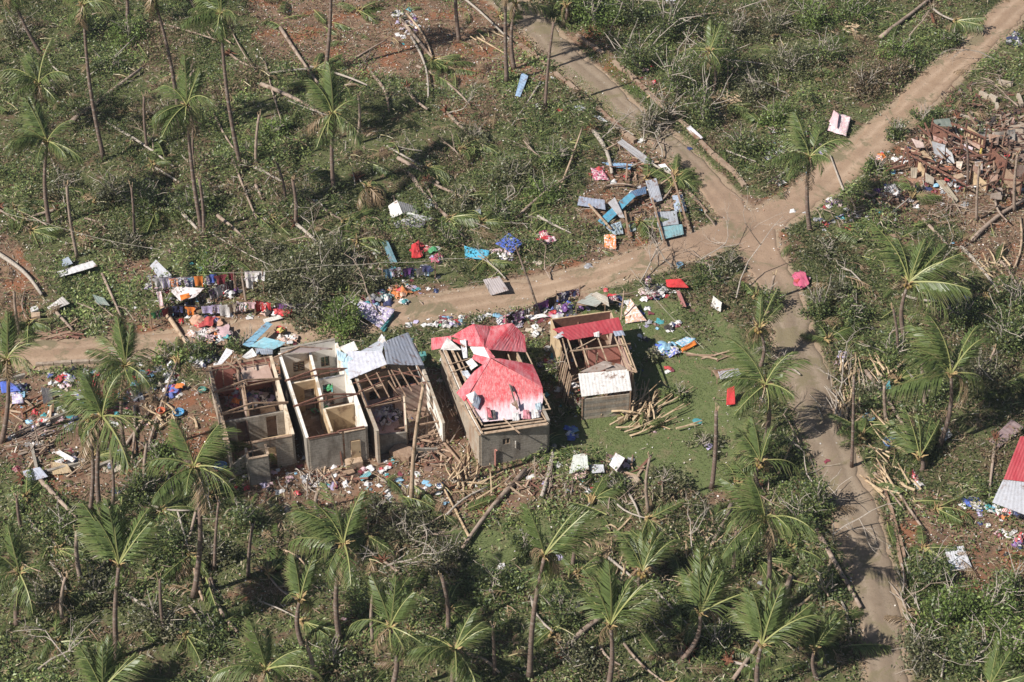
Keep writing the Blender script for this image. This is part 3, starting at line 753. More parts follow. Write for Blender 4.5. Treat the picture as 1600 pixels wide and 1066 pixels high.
for t_, b_ in SNAGS: snag(t_, b_, auto('snapped upright trunk', b_[0], b_[1]), random.uniform(.11, .16), 'newwood' if b_ == (643,785) else random.choice(('trunk', 'oldlog')))

# ------------------------------------------------------------------ fallen trunks, poles and branches
def log(a, b, label, r=.17, mat='oldlog', lift=.12, curve=.0, root=False, head=False, name='fallen_log', cat='log', group=None, taper=.6):
    pa = P(*a); pb = P(*b); d = pb-pa; sd = Vector((-d.y, d.x, 0)).normalized(); mb = MB(); pts = []
    n = 6
    for i in range(n+1):
        u = i/n; p = pa.lerp(pb, u) + sd*(curve*math.sin(math.pi*u)); p.z = float(hgt(p.x, p.y)) + r*.8 + lift*(.4+u)
        pts.append(p)
    mb.tube(pts, [r*(1-(1-taper)*i/n) for i in range(n+1)], 7)
    if not (root or head):
        o = obj(name, mb, M[mat], None, True); return props(o, label, cat, group)
    e = empty(name, pts[0], label, cat, group); obj('trunk', mb, M[mat], e, True)
    if root:
        rb = MB(); c = pts[0]; rr = random.Random(int(a[0]))
        for k in range(14):
            q = (Vector((rr.gauss(0, 1), rr.gauss(0, 1), rr.gauss(.2, .8))) - d.normalized()*.8).normalized()
            rb.tube([c, c+q*.35, c+q*rr.uniform(.5, .9)+Vector((0, 0, -.1))], [.14, .07, .02], 4)
        obj('root_ball', rb, M['root'], e)
    if head:
        t = pts[-1]-pts[0]; yaw0 = math.atan2(d.y, d.x); rr = random.Random(int(b[0]))
        put('crown_heart', HM, None, e, t, (0, 1.2, yaw0))
        for k in range(8):
            put('frond', rr.choice(FR['f']+FR['b'][:1]+FR['h']), None, e, t, (rr.uniform(-.5, .5), -rr.uniform(0, .5), yaw0+rr.uniform(-1.2, 1.2)), rr.uniform(1.7, 2.7))
    return e
LOGS = [ # a(root end), b(top), radius, material, curve, root, head
 ((408,135),(506,186),.2,'oldlog',.3,0,0),((438,46),(503,143),.17,'oldlog',0,0,0),((626,32),(678,98),.18,'oldlog',0,0,1),((580,116),(608,179),.16,'oldlog',.4,0,0),
 ((637,140),(668,176),.17,'oldlog',-.3,1,0),((697,177),(742,226),.16,'oldlog',0,1,1),((110,195),(222,112),.2,'oldlog',0,0,0),((168,195),(272,265),.13,'twig',.2,0,0),
 ((376,252),(444,290),.16,'twig',0,0,0),((240,262),(310,305),.1,'twig',0,0,0),((268,318),(316,371),.18,'twig',0,0,0),((340,340),(402,402),.16,'oldlog',.2,0,0),
 ((478,312),(538,351),.14,'oldlog',0,0,1),((462,352),(513,412),.15,'twig',.3,1,0),((622,250),(686,292),.18,'oldlog',.1,0,0),((640,272),(702,346),.2,'oldlog',-.3,0,1),
 ((668,287),(724,312),.15,'oldlog',0,1,1),((-8,396),(66,466),.19,'twig',.4,0,0),((83,485),(114,520),.15,'oldlog',0,0,0),((926,206),(956,276),.21,'twig',.35,1,0),
 ((252,480),(301,556),.21,'newwood',0,0,0),((822,738),(722,862),.2,'oldlog',-.2,0,0),((866,700),(846,782),.2,'twig',.1,0,0),((1262,808),(1344,955),.2,'oldlog',0,0,0),
 ((1143,792),(1104,874),.19,'oldlog',0,0,0),((1062,1030),(1096,975),.2,'oldlog',0,0,0),((1236,905),(1144,1068),.2,'oldlog',.3,0,0),
 ((1372,728),(1442,832),.13,'oldlog',0,0,0),((1366,740),(1412,800),.1,'oldlog',0,0,0),((1352,583),(1422,690),.17,'oldlog',.15,0,0),((1500,388),(1560,462),.16,'twig',.2,1,0),
 ((1552,400),(1592,462),.14,'oldlog',.3,0,0),((64,754),(132,826),.18,'oldlog',0,0,0),((330,908),(371,992),.17,'oldlog',-.35,0,0),((880,1022),(952,962),.22,'oldlog',.2,1,0),
 ((900,893),(946,880),.16,'oldlog',0,0,0),((1318,300),(1296,245),.1,'twig',0,0,0),((1375,62),(1465,-8),.2,'oldlog',0,0,0),((1455,25),(1468,66),.14,'root',0,0,0),
 ((1442,345),(1480,388),.16,'oldlog',0,0,0),((1517,380),(1600,318),.2,'oldlog',.3,0,0),((560,470),(600,508),.1,'twig',.2,0,0),((1045,930),(1086,895),.1,'pale',0,0,0),
 ((845,130),(800,200),.1,'twig',0,0,0),((195,700),(240,640),.12,'oldlog',0,0,0),((450,620),(440,640),.1,'oldlog',0,0,0),((735,845),(690,760),.1,'pale',0,0,0),
 ((1075,812),(1112,862),.14,'oldlog',0,0,0),((400,292),(410,316),.15,'oldlog',0,0,0),((1240,262),(1200,290),.12,'twig',0,0,0),((1300,870),(1232,962),.13,'pale',.6,0,0),
 ((556,92),(604,66),.09,'oldlog',0,0,0),((1010,155),(1068,128),.09,'pale',0,0,0),((745,60),(790,88),.08,'pale',0,0,0),((600,880),(628,902),.13,'oldlog',0,1,0),
 ((1310,935),(1330,1000),.1,'twig',.2,0,0),((315,765),(296,850),.14,'oldlog',0,0,0),((1555,690),(1545,770),.13,'oldlog',0,1,0),((160,430),(190,500),.12,'oldlog',0,0,0),
 ((90,330),(40,345),.14,'oldlog',0,1,1),((0,330),(50,365),.1,'oldlog',0,0,1),((545,395),(505,420),.1,'twig',0,0,0),((1025,905),(1070,985),.09,'twig',.3,0,0),
 ((1480,1010),(1470,1062),.09,'twig',0,0,0),((980,770),(1000,815),.1,'twig',.1,0,0),((690,690),(730,740),.12,'wood',0,0,0),((1240,690),(1215,745),.1,'pale',0,0,0)]
for a, b_, r_, mt, cv, rt, hd in LOGS:
    ln = math.hypot(a[0]-b_[0], a[1]-b_[1])
    adj = ('short ' if ln < 50 else 'long ' if ln > 105 else '') + {'twig': 'grey', 'oldlog': 'brown', 'newwood': 'pale', 'pale': 'split pale', 'root': 'dark', 'wood': 'brown'}[mt]
    if rt: adj = 'uprooted ' + adj
    log(a, b_, auto(adj + ' fallen log', (a[0]+b_[0])/2, (a[1]+b_[1])/2), r_, mt, .12, cv, rt, hd)
lr = random.Random(123); made = 0
def free(px, py, m_=.6):
    q = P(px, py, 0); ix = int((q.x+62)/.25); iy = int((q.y+48)/.25)
    return RD[iy, ix] > m_ and LAWN[iy, ix] < .3 and not (300 < px < 1010 and 490 < py < 730)
while made < 88:
    px, py = lr.uniform(10, 1590), lr.uniform(20, 1050)
    if lr.random() < .35: px, py = lr.uniform(10, 1300), lr.uniform(790, 1050)
    if made > 72: px, py = lr.uniform(10, 900), lr.uniform(20, 400)
    an = lr.choice((.55, .6, -.75, 1.2)) + lr.gauss(0, .35); L_ = lr.uniform(20, 40) if made < 50 else lr.uniform(38, 72); dx, dy = L_*math.cos(an), L_*math.sin(an)
    if not (free(px-dx, py-dy) and free(px+dx, py+dy) and free(px, py)): continue
    made += 1; mt = lr.choice(('oldlog', 'twig', 'oldlog', 'newwood', 'twig')); r_ = lr.uniform(.055, .13)
    adj = ('slender ' if r_ < .08 else 'stout ' if r_ > .11 else '') + {'twig': 'grey', 'oldlog': 'brown', 'pale': 'split pale', 'newwood': 'pale tan'}[mt]
    log((px-dx, py-dy), (px+dx, py+dy), auto(adj + ' downed log', px, py), r_, mt, lr.uniform(.1, .5), lr.gauss(0, .25), lr.random() < .18, lr.random() < .2)
CROWNS = [(697,108,6,.9),(560,22,6,.4),(850,702,9,1.2),(1112,985,7,.6),(1012,858,8,1.4),(238,262,6,0),(245,335,8,-1.4),(425,345,6,.3),(558,382,6,-.8),(1098,882,8,1.0),(1232,862,8,.4),(1345,688,7,1.5),(1442,862,8,.1),(1462,800,6,0),(640,992,8,.2),
 (752,352,6,.5),(1292,536,6,1.0),(1180,232,6,.6),(122,372,6,.2),(24,332,6,-.4),(1402,602,8,1.4),(1250,1002,7,.7),(1062,1002,8,1.2),(902,902,7,.9),(420,902,7,1.0),(252,802,8,.4),(42,782,7,1.2),(780,30,7,0),(1010,285,5,1.2),(1000,352,6,-1.5),
 (340,700,7,-.8),(1180,470,6,1.4),(700,960,8,.6),(1540,470,7,-2),(1560,610,7,2.2),(330,780,6,1.2),(150,320,6,2),(720,240,6,.8),(1150,760,6,.4),(580,950,6,1.5),(860,1000,6,2.0),(1400,400,6,1.8),(90,1010,7,1.0)]
for px, py, n_, yw in CROWNS:
    b = P(px, py); b.z += .25; e = empty('fallen_palm_top', b, auto('fallen palm top with spread leaves', px, py), 'fallen palm'); put('crown_heart', HM, None, e, (0, 0, .1), (1.2, 0, yw), .9)
    for k in range(n_): put('frond', lr.choice(FR['f']+FR['s']+FR['b'][:2]), None, e, (0, 0, .1), (lr.uniform(-.6, .6), -lr.uniform(-.05, .45), yw+lr.gauss(0, .9)), lr.uniform(1.5, 2.9))
props(log((1060,282),(1104,334), None, .17, 'kerb', .0, 0, taper=.95, name='road_edge_log', cat='x'), 'pale grey log edging the road behind the junction', 'log')
props(log((946,262),(1000,262), None, .05, 'newwood', .3, 0, name='bamboo_pole', cat='x'), 'pale bamboo pole over the blue sheet wreckage', 'pole')

# branchy grey dead limbs and fallen leafy trees
def branches(mb, base, length, depth, r, rr, dirv):
    p = base; pts = [p]
    d = dirv.normalized()
    for i in range(3):
        d = (d + Vector((rr.gauss(0, .22), rr.gauss(0, .22), rr.gauss(0, .15)))).normalized(); p = p + d*length/3; pts.append(p)
    mb.tube(pts, [r, r*.85, r*.7, r*.5], 4 if depth < 2 else 5)
    if depth > 0:
        for k in range(rr.choice((2, 3))):
            q = pts[rr.choice((1, 2, 3))]
            branches(mb, q, length*rr.uniform(.5, .75), depth-1, r*.55, rr, d+Vector((rr.gauss(0, .7), rr.gauss(0, .7), rr.gauss(.1, .5))))
def limb(px, py, L_, ang, label, depth=3, r=.07, mat='twig', el=.15, name='bare_branch'):
    rr = random.Random(int(px*3+py)); b = P(px, py); mb = MB()
    branches(mb, b+Vector((0, 0, .25)), L_, depth, r, rr, Vector((math.cos(ang), math.sin(ang), el)))
    return props(obj(name, mb, M[mat], None, loc=b), label, 'branch')
LIMBS = [(1005,225,3.2,1.3),(1030,215,3.0,1.8),(1020,235,2.6,.9),(990,215,2.4,2.3),(1035,250,2.4,1.4),(600,500,3.5,2.4),(560,430,2.6,2.0),(500,400,2.6,2.2),(450,380,2.4,-.5),(1300,840,3,.3),(1470,420,3,1.2),(1510,330,2.6,2.6),(60,1050,3.2,.4),(110,1040,2.6,2.2),(640,860,2.6,.6),
 (600,890,2.8,.2),(700,900,2.2,2.2),(1400,930,2.8,-1.2),(1425,985,2.8,-1.5),(1540,1010,2.6,1.5),(1250,700,3.0,1.3),(1270,760,2.4,2.0),(1310,620,3.0,1.6),(1320,660,2.6,1.9),(1230,150,2.5,2.6),
 (1260,110,2.8,.9),(1175,30,3.0,-.6),(1150,20,2.4,-.2),(1100,30,2.6,1.5),(1000,960,2.6,-.9),(1020,1010,2.6,.9),(330,800,2.2,2.3),(860,440,2.8,1.9),(790,440,3,2.0),(1000,445,3,1.5),
 (1120,430,3.2,2.3),(1095,410,2.4,.5),(1050,420,2.4,3.0),(480,770,2.2,1.6),(455,330,2,1.5),(700,180,2.2,0),(720,250,2.4,2.4),(940,220,2,1.2),(1560,100,2.8,2.8),(1590,170,2.6,2.4),(1440,300,2.6,1.1),
 (1150,470,4.6,1.5),(1420,60,2.6,.6),(780,330,2,1.0),(660,240,2,2.8),(240,240,2,1.6),(1085,880,2.6,1.8),(1250,590,2.4,2.2),(1500,300,2.4,.4),(1350,450,2.4,1.7),(900,240,2.2,3.1),(845,250,2.4,2.6)]
for i, (px, py, ln, an) in enumerate(LIMBS):
    mt = ('twig', 'twig', 'oldlog')[i % 3]
    limb(px, py, ln, an, auto({'twig': 'grey', 'oldlog': 'brown'}[mt] + ' forked bare branch', px, py), 3, .06, mt, .3)
def bush(px, py, rad, h, n, label, pal=GREENS, name='shrub', cat='shrub', lean=(0, 0), leaf=(.12, .3), rx=1.0, sticks=7, tone=1.0):
    b = P(px, py); e = empty(name, b, label, cat)
    rr = random.Random(int(px+py)); mb = MB()
    for k in range(sticks):
        a = rr.uniform(0, 6.28)
        branches(mb, b+Vector((0, 0, .05)), h*.9, 1, .035*h**.5, rr, Vector((math.cos(a)*rad/h*.5+lean[0], math.sin(a)*rad/h*.5+lean[1], 1)))
    obj('stem', mb, M['twig'], e)
    k = max(4, int(n/70)); cl = rng.normal(0, 1, (k, 3)); cl /= np.linalg.norm(cl, axis=1)[:, None]; cl *= rng.uniform(.35, 1.0, (k, 1))
    cl[:, 2] = np.abs(cl[:, 2])
    ci = rng.integers(0, k, n); q = cl[ci] + rng.normal(0, .17, (n, 3)); q[:, 2] = np.maximum(q[:, 2], .02)
    p = q*np.array([rad*rx, rad, h]) + np.array([lean[0], lean[1], 0])*q[:, 2:3]*h
    ct = rng.uniform(.6, 1.45, k)[ci][:, None]
    V, F, C = leaf_quads(p, rng.uniform(leaf[0], leaf[1], n), np.clip(pick(pal, n, .3)*ct*tone, 0, 1), 1.1, .45)
    me = big_mesh('foliage', V, F, C, M['leaf']); del me['kind']; me.parent = e
    return e
OLIVE = [(.10, .11, .05), (.14, .14, .07), (.08, .09, .045), (.18, .17, .1)]
BROWN = [(.17, .12, .075), (.12, .085, .055), (.22, .17, .1), (.1, .1, .05)]
LIME = [(.13, .19, .05), (.17, .22, .06), (.1, .15, .04)]
BUSH = [(455,445,3.0,1.7,3800,OLIVE),(510,415,2.9,1.6,3400,OLIVE),(560,450,2.3,1.4,2400,OLIVE),(480,495,2.1,1.5,1900,OLIVE),(535,512,2.1,1.7,2200,LIME),(500,455,2.6,1.9,2600,OLIVE),(420,400,1.8,1.0,900,OLIVE),
 (930,40,2.4,2.8,1500,LIME),(985,35,2.8,3.6,1900,GREENS),(1040,60,2.8,3.6,1900,GREENS),(1000,110,2.2,3.0,1300,GREENS),(1060,150,2.5,3.6,1900,GREENS),(1095,190,2.2,2.8,1300,GREENS),
 (1120,120,2.4,3.0,1500,LIME),(1150,60,2.2,1.8,1300,OLIVE),(1210,50,2.8,1.7,1600,OLIVE),(1270,40,2.8,1.9,1700,LIME),(1330,30,2.6,1.6,1400,LIME),(1230,110,2.8,1.7,1500,OLIVE),(1290,95,2.4,1.5,1200,GREENS),
 (1350,140,2.4,1.3,1200,BROWN),(1400,120,2.0,1.0,900,BROWN),(1180,150,2.4,1.4,1300,OLIVE),(1160,240,2.4,1.4,1300,GREENS),(1210,190,2.0,1.2,900,LIME),(1400,90,2.4,1.2,1200,LIME),(1480,70,2.2,1.1,1000,GREENS),
 (800,280,2.4,1.3,1400,OLIVE),(850,310,2.2,1.2,1300,LIME),(740,220,2.0,1.0,1000,OLIVE),(780,340,2.0,1.0,1000,GREENS),(870,250,2.2,1.1,1100,GREENS),(700,380,1.6,1.0,700,GREENS),(720,320,2.0,1.0,900,OLIVE),
 (300,330,2.2,1.4,1200,GREENS),(230,330,2.4,1.5,1500,GREENS),(180,310,2.2,1.5,1300,OLIVE),(330,430,2.0,1.0,900,LIME),(390,240,2.0,1.0,900,LIME),(430,210,2.0,1.0,900,LIME),(200,390,2.0,1.0,900,OLIVE),
 (1390,560,2.4,1.6,1500,GREENS),(1450,620,2.4,1.5,1400,GREENS),(1530,600,2.6,2.0,1700,OLIVE),(1570,540,2.4,2.2,1600,GREENS),(1590,480,2.2,1.8,1300,GREENS),(1500,500,2.4,1.6,1400,GREENS),(1330,500,2.0,1.4,1000,GREENS),
 (1450,910,2.0,1.6,1400,GREENS),(1480,970,2.3,1.8,1700,LIME),(1540,960,2.4,2.0,1800,LIME),(1590,930,2.2,1.8,1300,GREENS),(1430,1030,2.0,1.4,1100,OLIVE),(1510,1040,2.4,1.8,1600,GREENS),(1580,1030,2.4,1.8,1500,LIME),
 (1290,930,1.8,1.2,900,GREENS),(1250,820,2.2,1.7,1400,GREENS),(1150,880,2.2,1.5,1300,GREENS),(1040,760,1.8,1.0,900,OLIVE),(1100,700,1.5,.8,500,OLIVE),(900,640,1.0,.5,300,GREENS),(640,840,2.4,1.4,1500,OLIVE),(590,800,1.6,1.0,800,OLIVE),
 (700,880,2.0,1.3,1200,OLIVE),(770,920,2.0,1.3,1200,GREENS),(220,770,2.0,1.4,1200,GREENS),(250,720,1.8,1.2,900,LIME),(330,870,2.0,1.0,900,OLIVE),(380,820,1.8,1.0,900,GREENS),(250,860,2.4,1.8,1600,GREENS),(100,840,2.2,1.6,1300,GREENS),
 (60,940,2.0,1.2,1000,OLIVE),(150,930,2.0,1.2,1000,OLIVE),(250,980,2.4,1.3,1300,OLIVE),(330,1000,2.2,1.2,1100,GREENS),(520,1040,2.0,1.2,1000,GREENS),(820,860,1.6,.9,700,GREENS),(880,960,2.2,1.3,1300,GREENS),(900,1040,2.0,1.2,1000,OLIVE),
 (1120,1010,2.0,1.4,1100,GREENS),(380,545,1.4,1.0,500,GREENS),(310,560,1.6,1.2,800,GREENS),(270,560,1.5,1.0,600,LIME),(1012,208,1.3,2.0,700,OLIVE),(1040,190,1.4,1.8,700,OLIVE),(895,22,2.4,3.4,1700,GREENS),(850,-10,2.2,3.0,1200,GREENS),(1278,795,1.5,2.0,900,GREENS),(1280,488,1.5,1.6,800,GREENS),(1060,620,1.2,.7,350,GREENS),(870,590,1.1,1.6,500,GREENS),(1020,560,.9,.6,260,OLIVE),(968,770,1.2,.8,450,GREENS),  # the two green bushes beside the lower road are added to shade it
 (1310,470,1.8,1.2,900,OLIVE),(1290,400,1.8,1.0,700,OLIVE),(1100,440,1.4,1.0,700,GREENS),(1140,420,1.4,.9,600,OLIVE),(60,150,2.4,1.6,1300,OLIVE),(30,60,2.4,1.6,1300,OLIVE),(170,110,2.2,1.1,1000,GREENS),(200,60,2.2,1.2,1100,LIME),
 (100,300,2.0,1.2,900,OLIVE),(250,190,2.2,1.1,1000,BROWN),(1520,220,1.4,.8,500,GREENS),(1440,190,1.5,1.0,700,GREENS),(1400,210,1.5,1.0,700,GREENS),(1370,270,1.5,1.0,600,GREENS),(1360,620,1.8,1.2,800,OLIVE),(1200,480,1.6,1.2,700,GREENS)]
for px, py, rd, h_, n_, pal in BUSH:
    n_ = int(n_*1.35); h_ *= 1.3
    w = {id(OLIVE): 'olive green tangled', id(BROWN): 'dead brown', id(LIME): 'bright green leafy', id(GREENS): 'dark green leafy'}[id(pal)]
    bush(px, py, rd*.85, h_, n_, auto(w + ' shrub', px, py), pal)

# torn fronds lying about and broken stalks, each a thing of its own
def lay_frond(px, py, yaw, L_, brown, label, group=None, lift=.15, el=.12):
    b = P(px, py); b.z += lift
    o = put('torn_frond', random.choice(FR['b'] if brown else FR['f']+FR['s'][:3]), None, None, b, (random.uniform(-.6, .6), -el, yaw), L_)
    return props(o, label, 'palm frond', group)
FALLEN = []
fr = random.Random(5)
ZONES = [(440,30,150,30,8,.3),(690,110,40,20,7,0),(520,70,60,40,5,.1),(620,300,90,60,10,.3),(560,400,30,20,7,.2),(300,220,120,60,8,.2),(120,330,90,60,8,.2),(820,330,80,60,14,.15),(880,220,60,40,8,.4),(740,420,60,25,6,.4),
 (1180,190,60,40,8,.3),(1300,140,60,40,8,.5),(1340,60,80,30,8,.3),(1500,110,60,30,6,.3),(1290,390,60,30,9,.4),(1380,370,70,30,9,.5),(1310,450,60,40,8,.4),(1480,480,90,50,10,.4),(1350,640,50,50,9,.5),(1480,660,80,50,8,.3),
 (1430,790,50,40,8,.2),(1100,840,60,50,9,.4),(1230,880,50,60,10,.3),(1130,950,70,50,10,.3),(960,850,80,50,9,.4),(700,800,90,30,8,.5),(640,930,80,50,9,.3),(440,870,80,60,9,.4),(300,970,90,50,9,.3),(100,960,90,50,8,.3),
 (200,830,80,40,7,.3),(840,720,30,20,6,0),(900,940,60,40,7,.3),(1330,1010,30,40,4,.3),(1220,1030,60,30,7,.2),(980,650,40,20,4,.6),(250,620,60,30,4,.4),(100,690,60,30,3,.3)]
for zx, zy, sx, sy, n_, pb in ZONES:
    m_, rel = near(zx, zy); where = rel(m_[0])
    for k in range(n_):
        br = fr.random() < pb; px, py = zx+fr.gauss(0, sx*.5), zy+fr.gauss(0, sy*.5)
        q = P(px, py, 0)
        if road_dist(np.array([q.x]), np.array([q.y]))[0] < .2: continue
        L_ = fr.uniform(1.7, 3.1)
        lb = auto('%s%s torn palm frond' % ('short ' if L_ < 2.0 else 'long ' if L_ > 2.7 else '', 'brown' if br else 'green'), px, py)
        lay_frond(px, py, fr.gauss(1.2, 1.6), L_, br, lb, 'torn palm fronds on the ground', fr.uniform(.1, .5))
DB = MB(); dr = random.Random(31); n_ = 0
while n_ < 560:
    px, py = dr.uniform(-30, 1630), dr.uniform(-30, 1100); q = P(px, py); ix = int((q.x+62)/.25); iy = int((q.y+48)/.25)
    if RD[iy, ix] < .5 or LAWN[iy, ix] > .3 or (320 < px < 1000 and 500 < py < 720): continue
    if dr.random() > .6+.4*DEAD[iy, ix]-.35*DIRT[iy, ix]: continue
    n_ += 1; me = dr.choice(FR['b']*2+FR['h']+FR['f'][:2]); L_ = dr.uniform(.9, 2.5); q.z += dr.uniform(.15, .6)
    mt_ = Matrix.LocRotScale(q, Euler((dr.uniform(-.7, .7), -dr.uniform(-.1, .3), dr.uniform(0, 6.28))), Vector((L_, L_, L_*.8))); nv = len(me.vertices)
    ca = np.empty(nv*4, np.float32); me.color_attributes['Col'].data.foreach_get('color', ca); g = len(DB.v); t = dr.uniform(.6, 1.15)
    DB.v += [tuple(mt_ @ v.co) for v in me.vertices]; DB.f += [tuple(i+g for i in p.vertices) for p in me.polygons]; DB.c += [(a[0]*t, a[1]*t, a[2]*t, 1) for a in ca.reshape(-1, 4)]
    if dr.random() < .5:
        p2 = q+Vector((dr.uniform(-1.2, 1.2), dr.uniform(-1.2, 1.2), .1)); g = len(DB.v); DB.tube([q, q.lerp(p2, .5)+Vector((0, 0, .1)), p2], [.045, .035, .02], 4); DB.c += [(*dr.choice([(.45, .38, .2), (.3, .2, .13), (.38, .34, .16)]), 1)]*(len(DB.v)-g)
props(obj('leaf_debris', DB, M['frond']), 'matted torn palm leaves and bare midribs littering the whole slope', 'leaf debris')['kind'] = 'stuff'
for k in range(11):
    px, py = 985+fr.gauss(0, 24), 640+fr.gauss(0, 20); br = fr.random() < .45
    lay_frond(px, py, fr.uniform(.4, 1.6), fr.uniform(1.4, 2.4), br, '%s torn frond on the banana stalk heap' % ('brown' if br else 'green'), 'torn fronds on the banana stalk heap', fr.uniform(.2, .7))
STRAW = MB(); STK = {}
for nm, mt in (('pale', 'pale'), ('wood', 'oldlog'), ('straw', 'twig')):
    STK[nm] = []
    for k in range(4):
        rr = random.Random(k+60); mb = MB(); d = rr.uniform(-.08, .08)
        mb.tube([(0, 0, 0), (.35, d, .02), (.7, d*.6, .01), (1, -d*.5, .0)], [.028, .024, .02, .012], 5)
        if k % 2: mb.tube([(.5, d, .02), (.75, d+.12, .03)], [.014, .006], 4)
        STK[nm].append(mb.mesh('broken_stalk')); STK[nm][-1].materials.append(M[mt])
HEAPS = [(985,650,36,30,62,'pale',1.0,'banana stalk in the heap on the lawn',3.0,.5),(1330,630,18,50,26,'pale',1.45,'stalk beside the lower road bend',2.6,.3),(1385,590,18,16,14,'pale',1.3,'stalk right of the lower road bend',2.2,.5),
 (725,770,34,28,16,'pale',1.0,'stalk in front of the red-roofed house',2.8,.6),(1330,45,28,18,18,'pale',2.5,'stalk in the upper thicket',1.6,.3),(770,60,20,20,8,'pale',2.3,'stalk by the close palms',1.8,.4),(1150,165,34,12,16,'pale',2.9,'stalk behind the kerbed road',2.2,.2),
 (1395,700,40,30,12,'pale',2.3,'stalk around the blue tub',2.4,.3),(1400,770,30,24,16,'pale',2.2,'stalk on the right verge',2.4,.3),(255,660,26,24,18,'pale',2.1,'stalk left of the leftmost house',1.5,.6),(1560,430,16,16,10,'pale',2.0,'stalk on red soil at the right edge',2.0,.3),
 (640,700,60,40,30,'wood',1.5,'stick before the grey-roofed house',1.6,.8),(690,640,20,40,12,'wood',1.5,'stick between the two middle houses',1.6,.4),(860,760,60,30,20,'wood',1.0,'stick before the red-roofed house',1.8,.7),(980,780,60,22,26,'wood',1.2,'stick in front of the lawn',1.7,.7),
 (490,760,40,20,22,'straw',1.5,'straw stalk before the roofless house',1.3,.8),(1310,640,24,50,24,'straw',1.6,'dry stalk along the lower road',1.8,.5),(1500,330,60,30,26,'wood',.8,'stick in front of the timber ruin',1.8,.9),(1320,350,50,20,18,'wood',.8,'stick by the junction verge',1.5,.9),
 (40,690,34,20,34,'wood',.5,'pole in the dark stick pile',2.2,.22),(1560,130,34,30,22,'wood',2.6,'stick by the ruined foundation',1.8,.9),(1100,850,50,40,16,'pale',1.1,'stalk in the lower middle growth',1.8,.6),(960,870,60,40,14,'pale',.9,'stalk in the bottom growth',1.6,.9),
 (1200,790,60,30,10,'wood',.9,'stick left of the lower road',1.8,.9),(600,900,60,40,20,'straw',.5,'grey stalk in the twig tangle',1.6,.9),(420,300,120,60,22,'straw',2.0,'grey stalk on the upper left slope',1.8,1.5),(1420,930,20,60,18,'straw',2.0,'dry stalk right of the road end',1.9,.3),
 (800,350,90,50,18,'straw',2.5,'grey stalk on the slope behind the lane',1.7,1.5),(300,880,100,50,18,'wood',1.2,'stick in the dark grove',1.7,1.5),(180,500,50,25,10,'wood',2.5,'stick beside the lane',1.8,.5),(980,250,60,20,14,'wood',2.4,'stick around the sheet wreckage',1.4,.8),
 (530,590,40,60,10,'wood',1.9,'stick fallen in the roofless rooms',1.2,.9),(930,470,60,14,14,'wood',.3,'stick along the lane by the clothes',1.5,.6)]
for px, py, sx, sy, n_, kd, an, desc, ln, ja in HEAPS:
    nm = {'pale': 'split pale', 'wood': 'brown', 'straw': 'dry'}[kd]
    for k in range(n_):
        q = P(px+fr.gauss(0, sx*.55), py+fr.gauss(0, sy*.5)); q.z += fr.uniform(.05, .5)
        f_ = fr.uniform(.5, 1.1); L_ = ln*f_; w = fr.uniform(1.6, 3.4) if kd == 'pale' else fr.uniform(.8, 1.8)
        eu = (fr.uniform(0, 3), fr.uniform(-.3, .2), an+fr.gauss(0, ja)); me = fr.choice(STK[kd])
        if kd == 'straw':
            mt_ = Matrix.LocRotScale(q, Euler(eu), Vector((L_, w, w))); STRAW.add([mt_ @ v.co for v in me.vertices], [tuple(p.vertices) for p in me.polygons])
            continue
        o = put('broken_stalk' if kd == 'pale' else 'loose_stick', me, None, None, q, eu, (L_, w*1.0, w*1.0))
        adj = ('long ' if f_ > .9 else 'short ' if f_ < .7 else '') + ('thick ' if w > (2.1 if kd == 'pale' else 1.4) else 'thin ' if w < (1.7 if kd == 'pale' else 1.1) else '')
        props(o, '%s%s %s' % (adj, nm, desc), 'stalk' if kd == 'pale' else 'stick', desc)
props(obj('dry_stalks', STRAW, M['twig']), 'dry grey stalks and twigs scattered over the slopes', 'stalks')['kind'] = 'stuff'

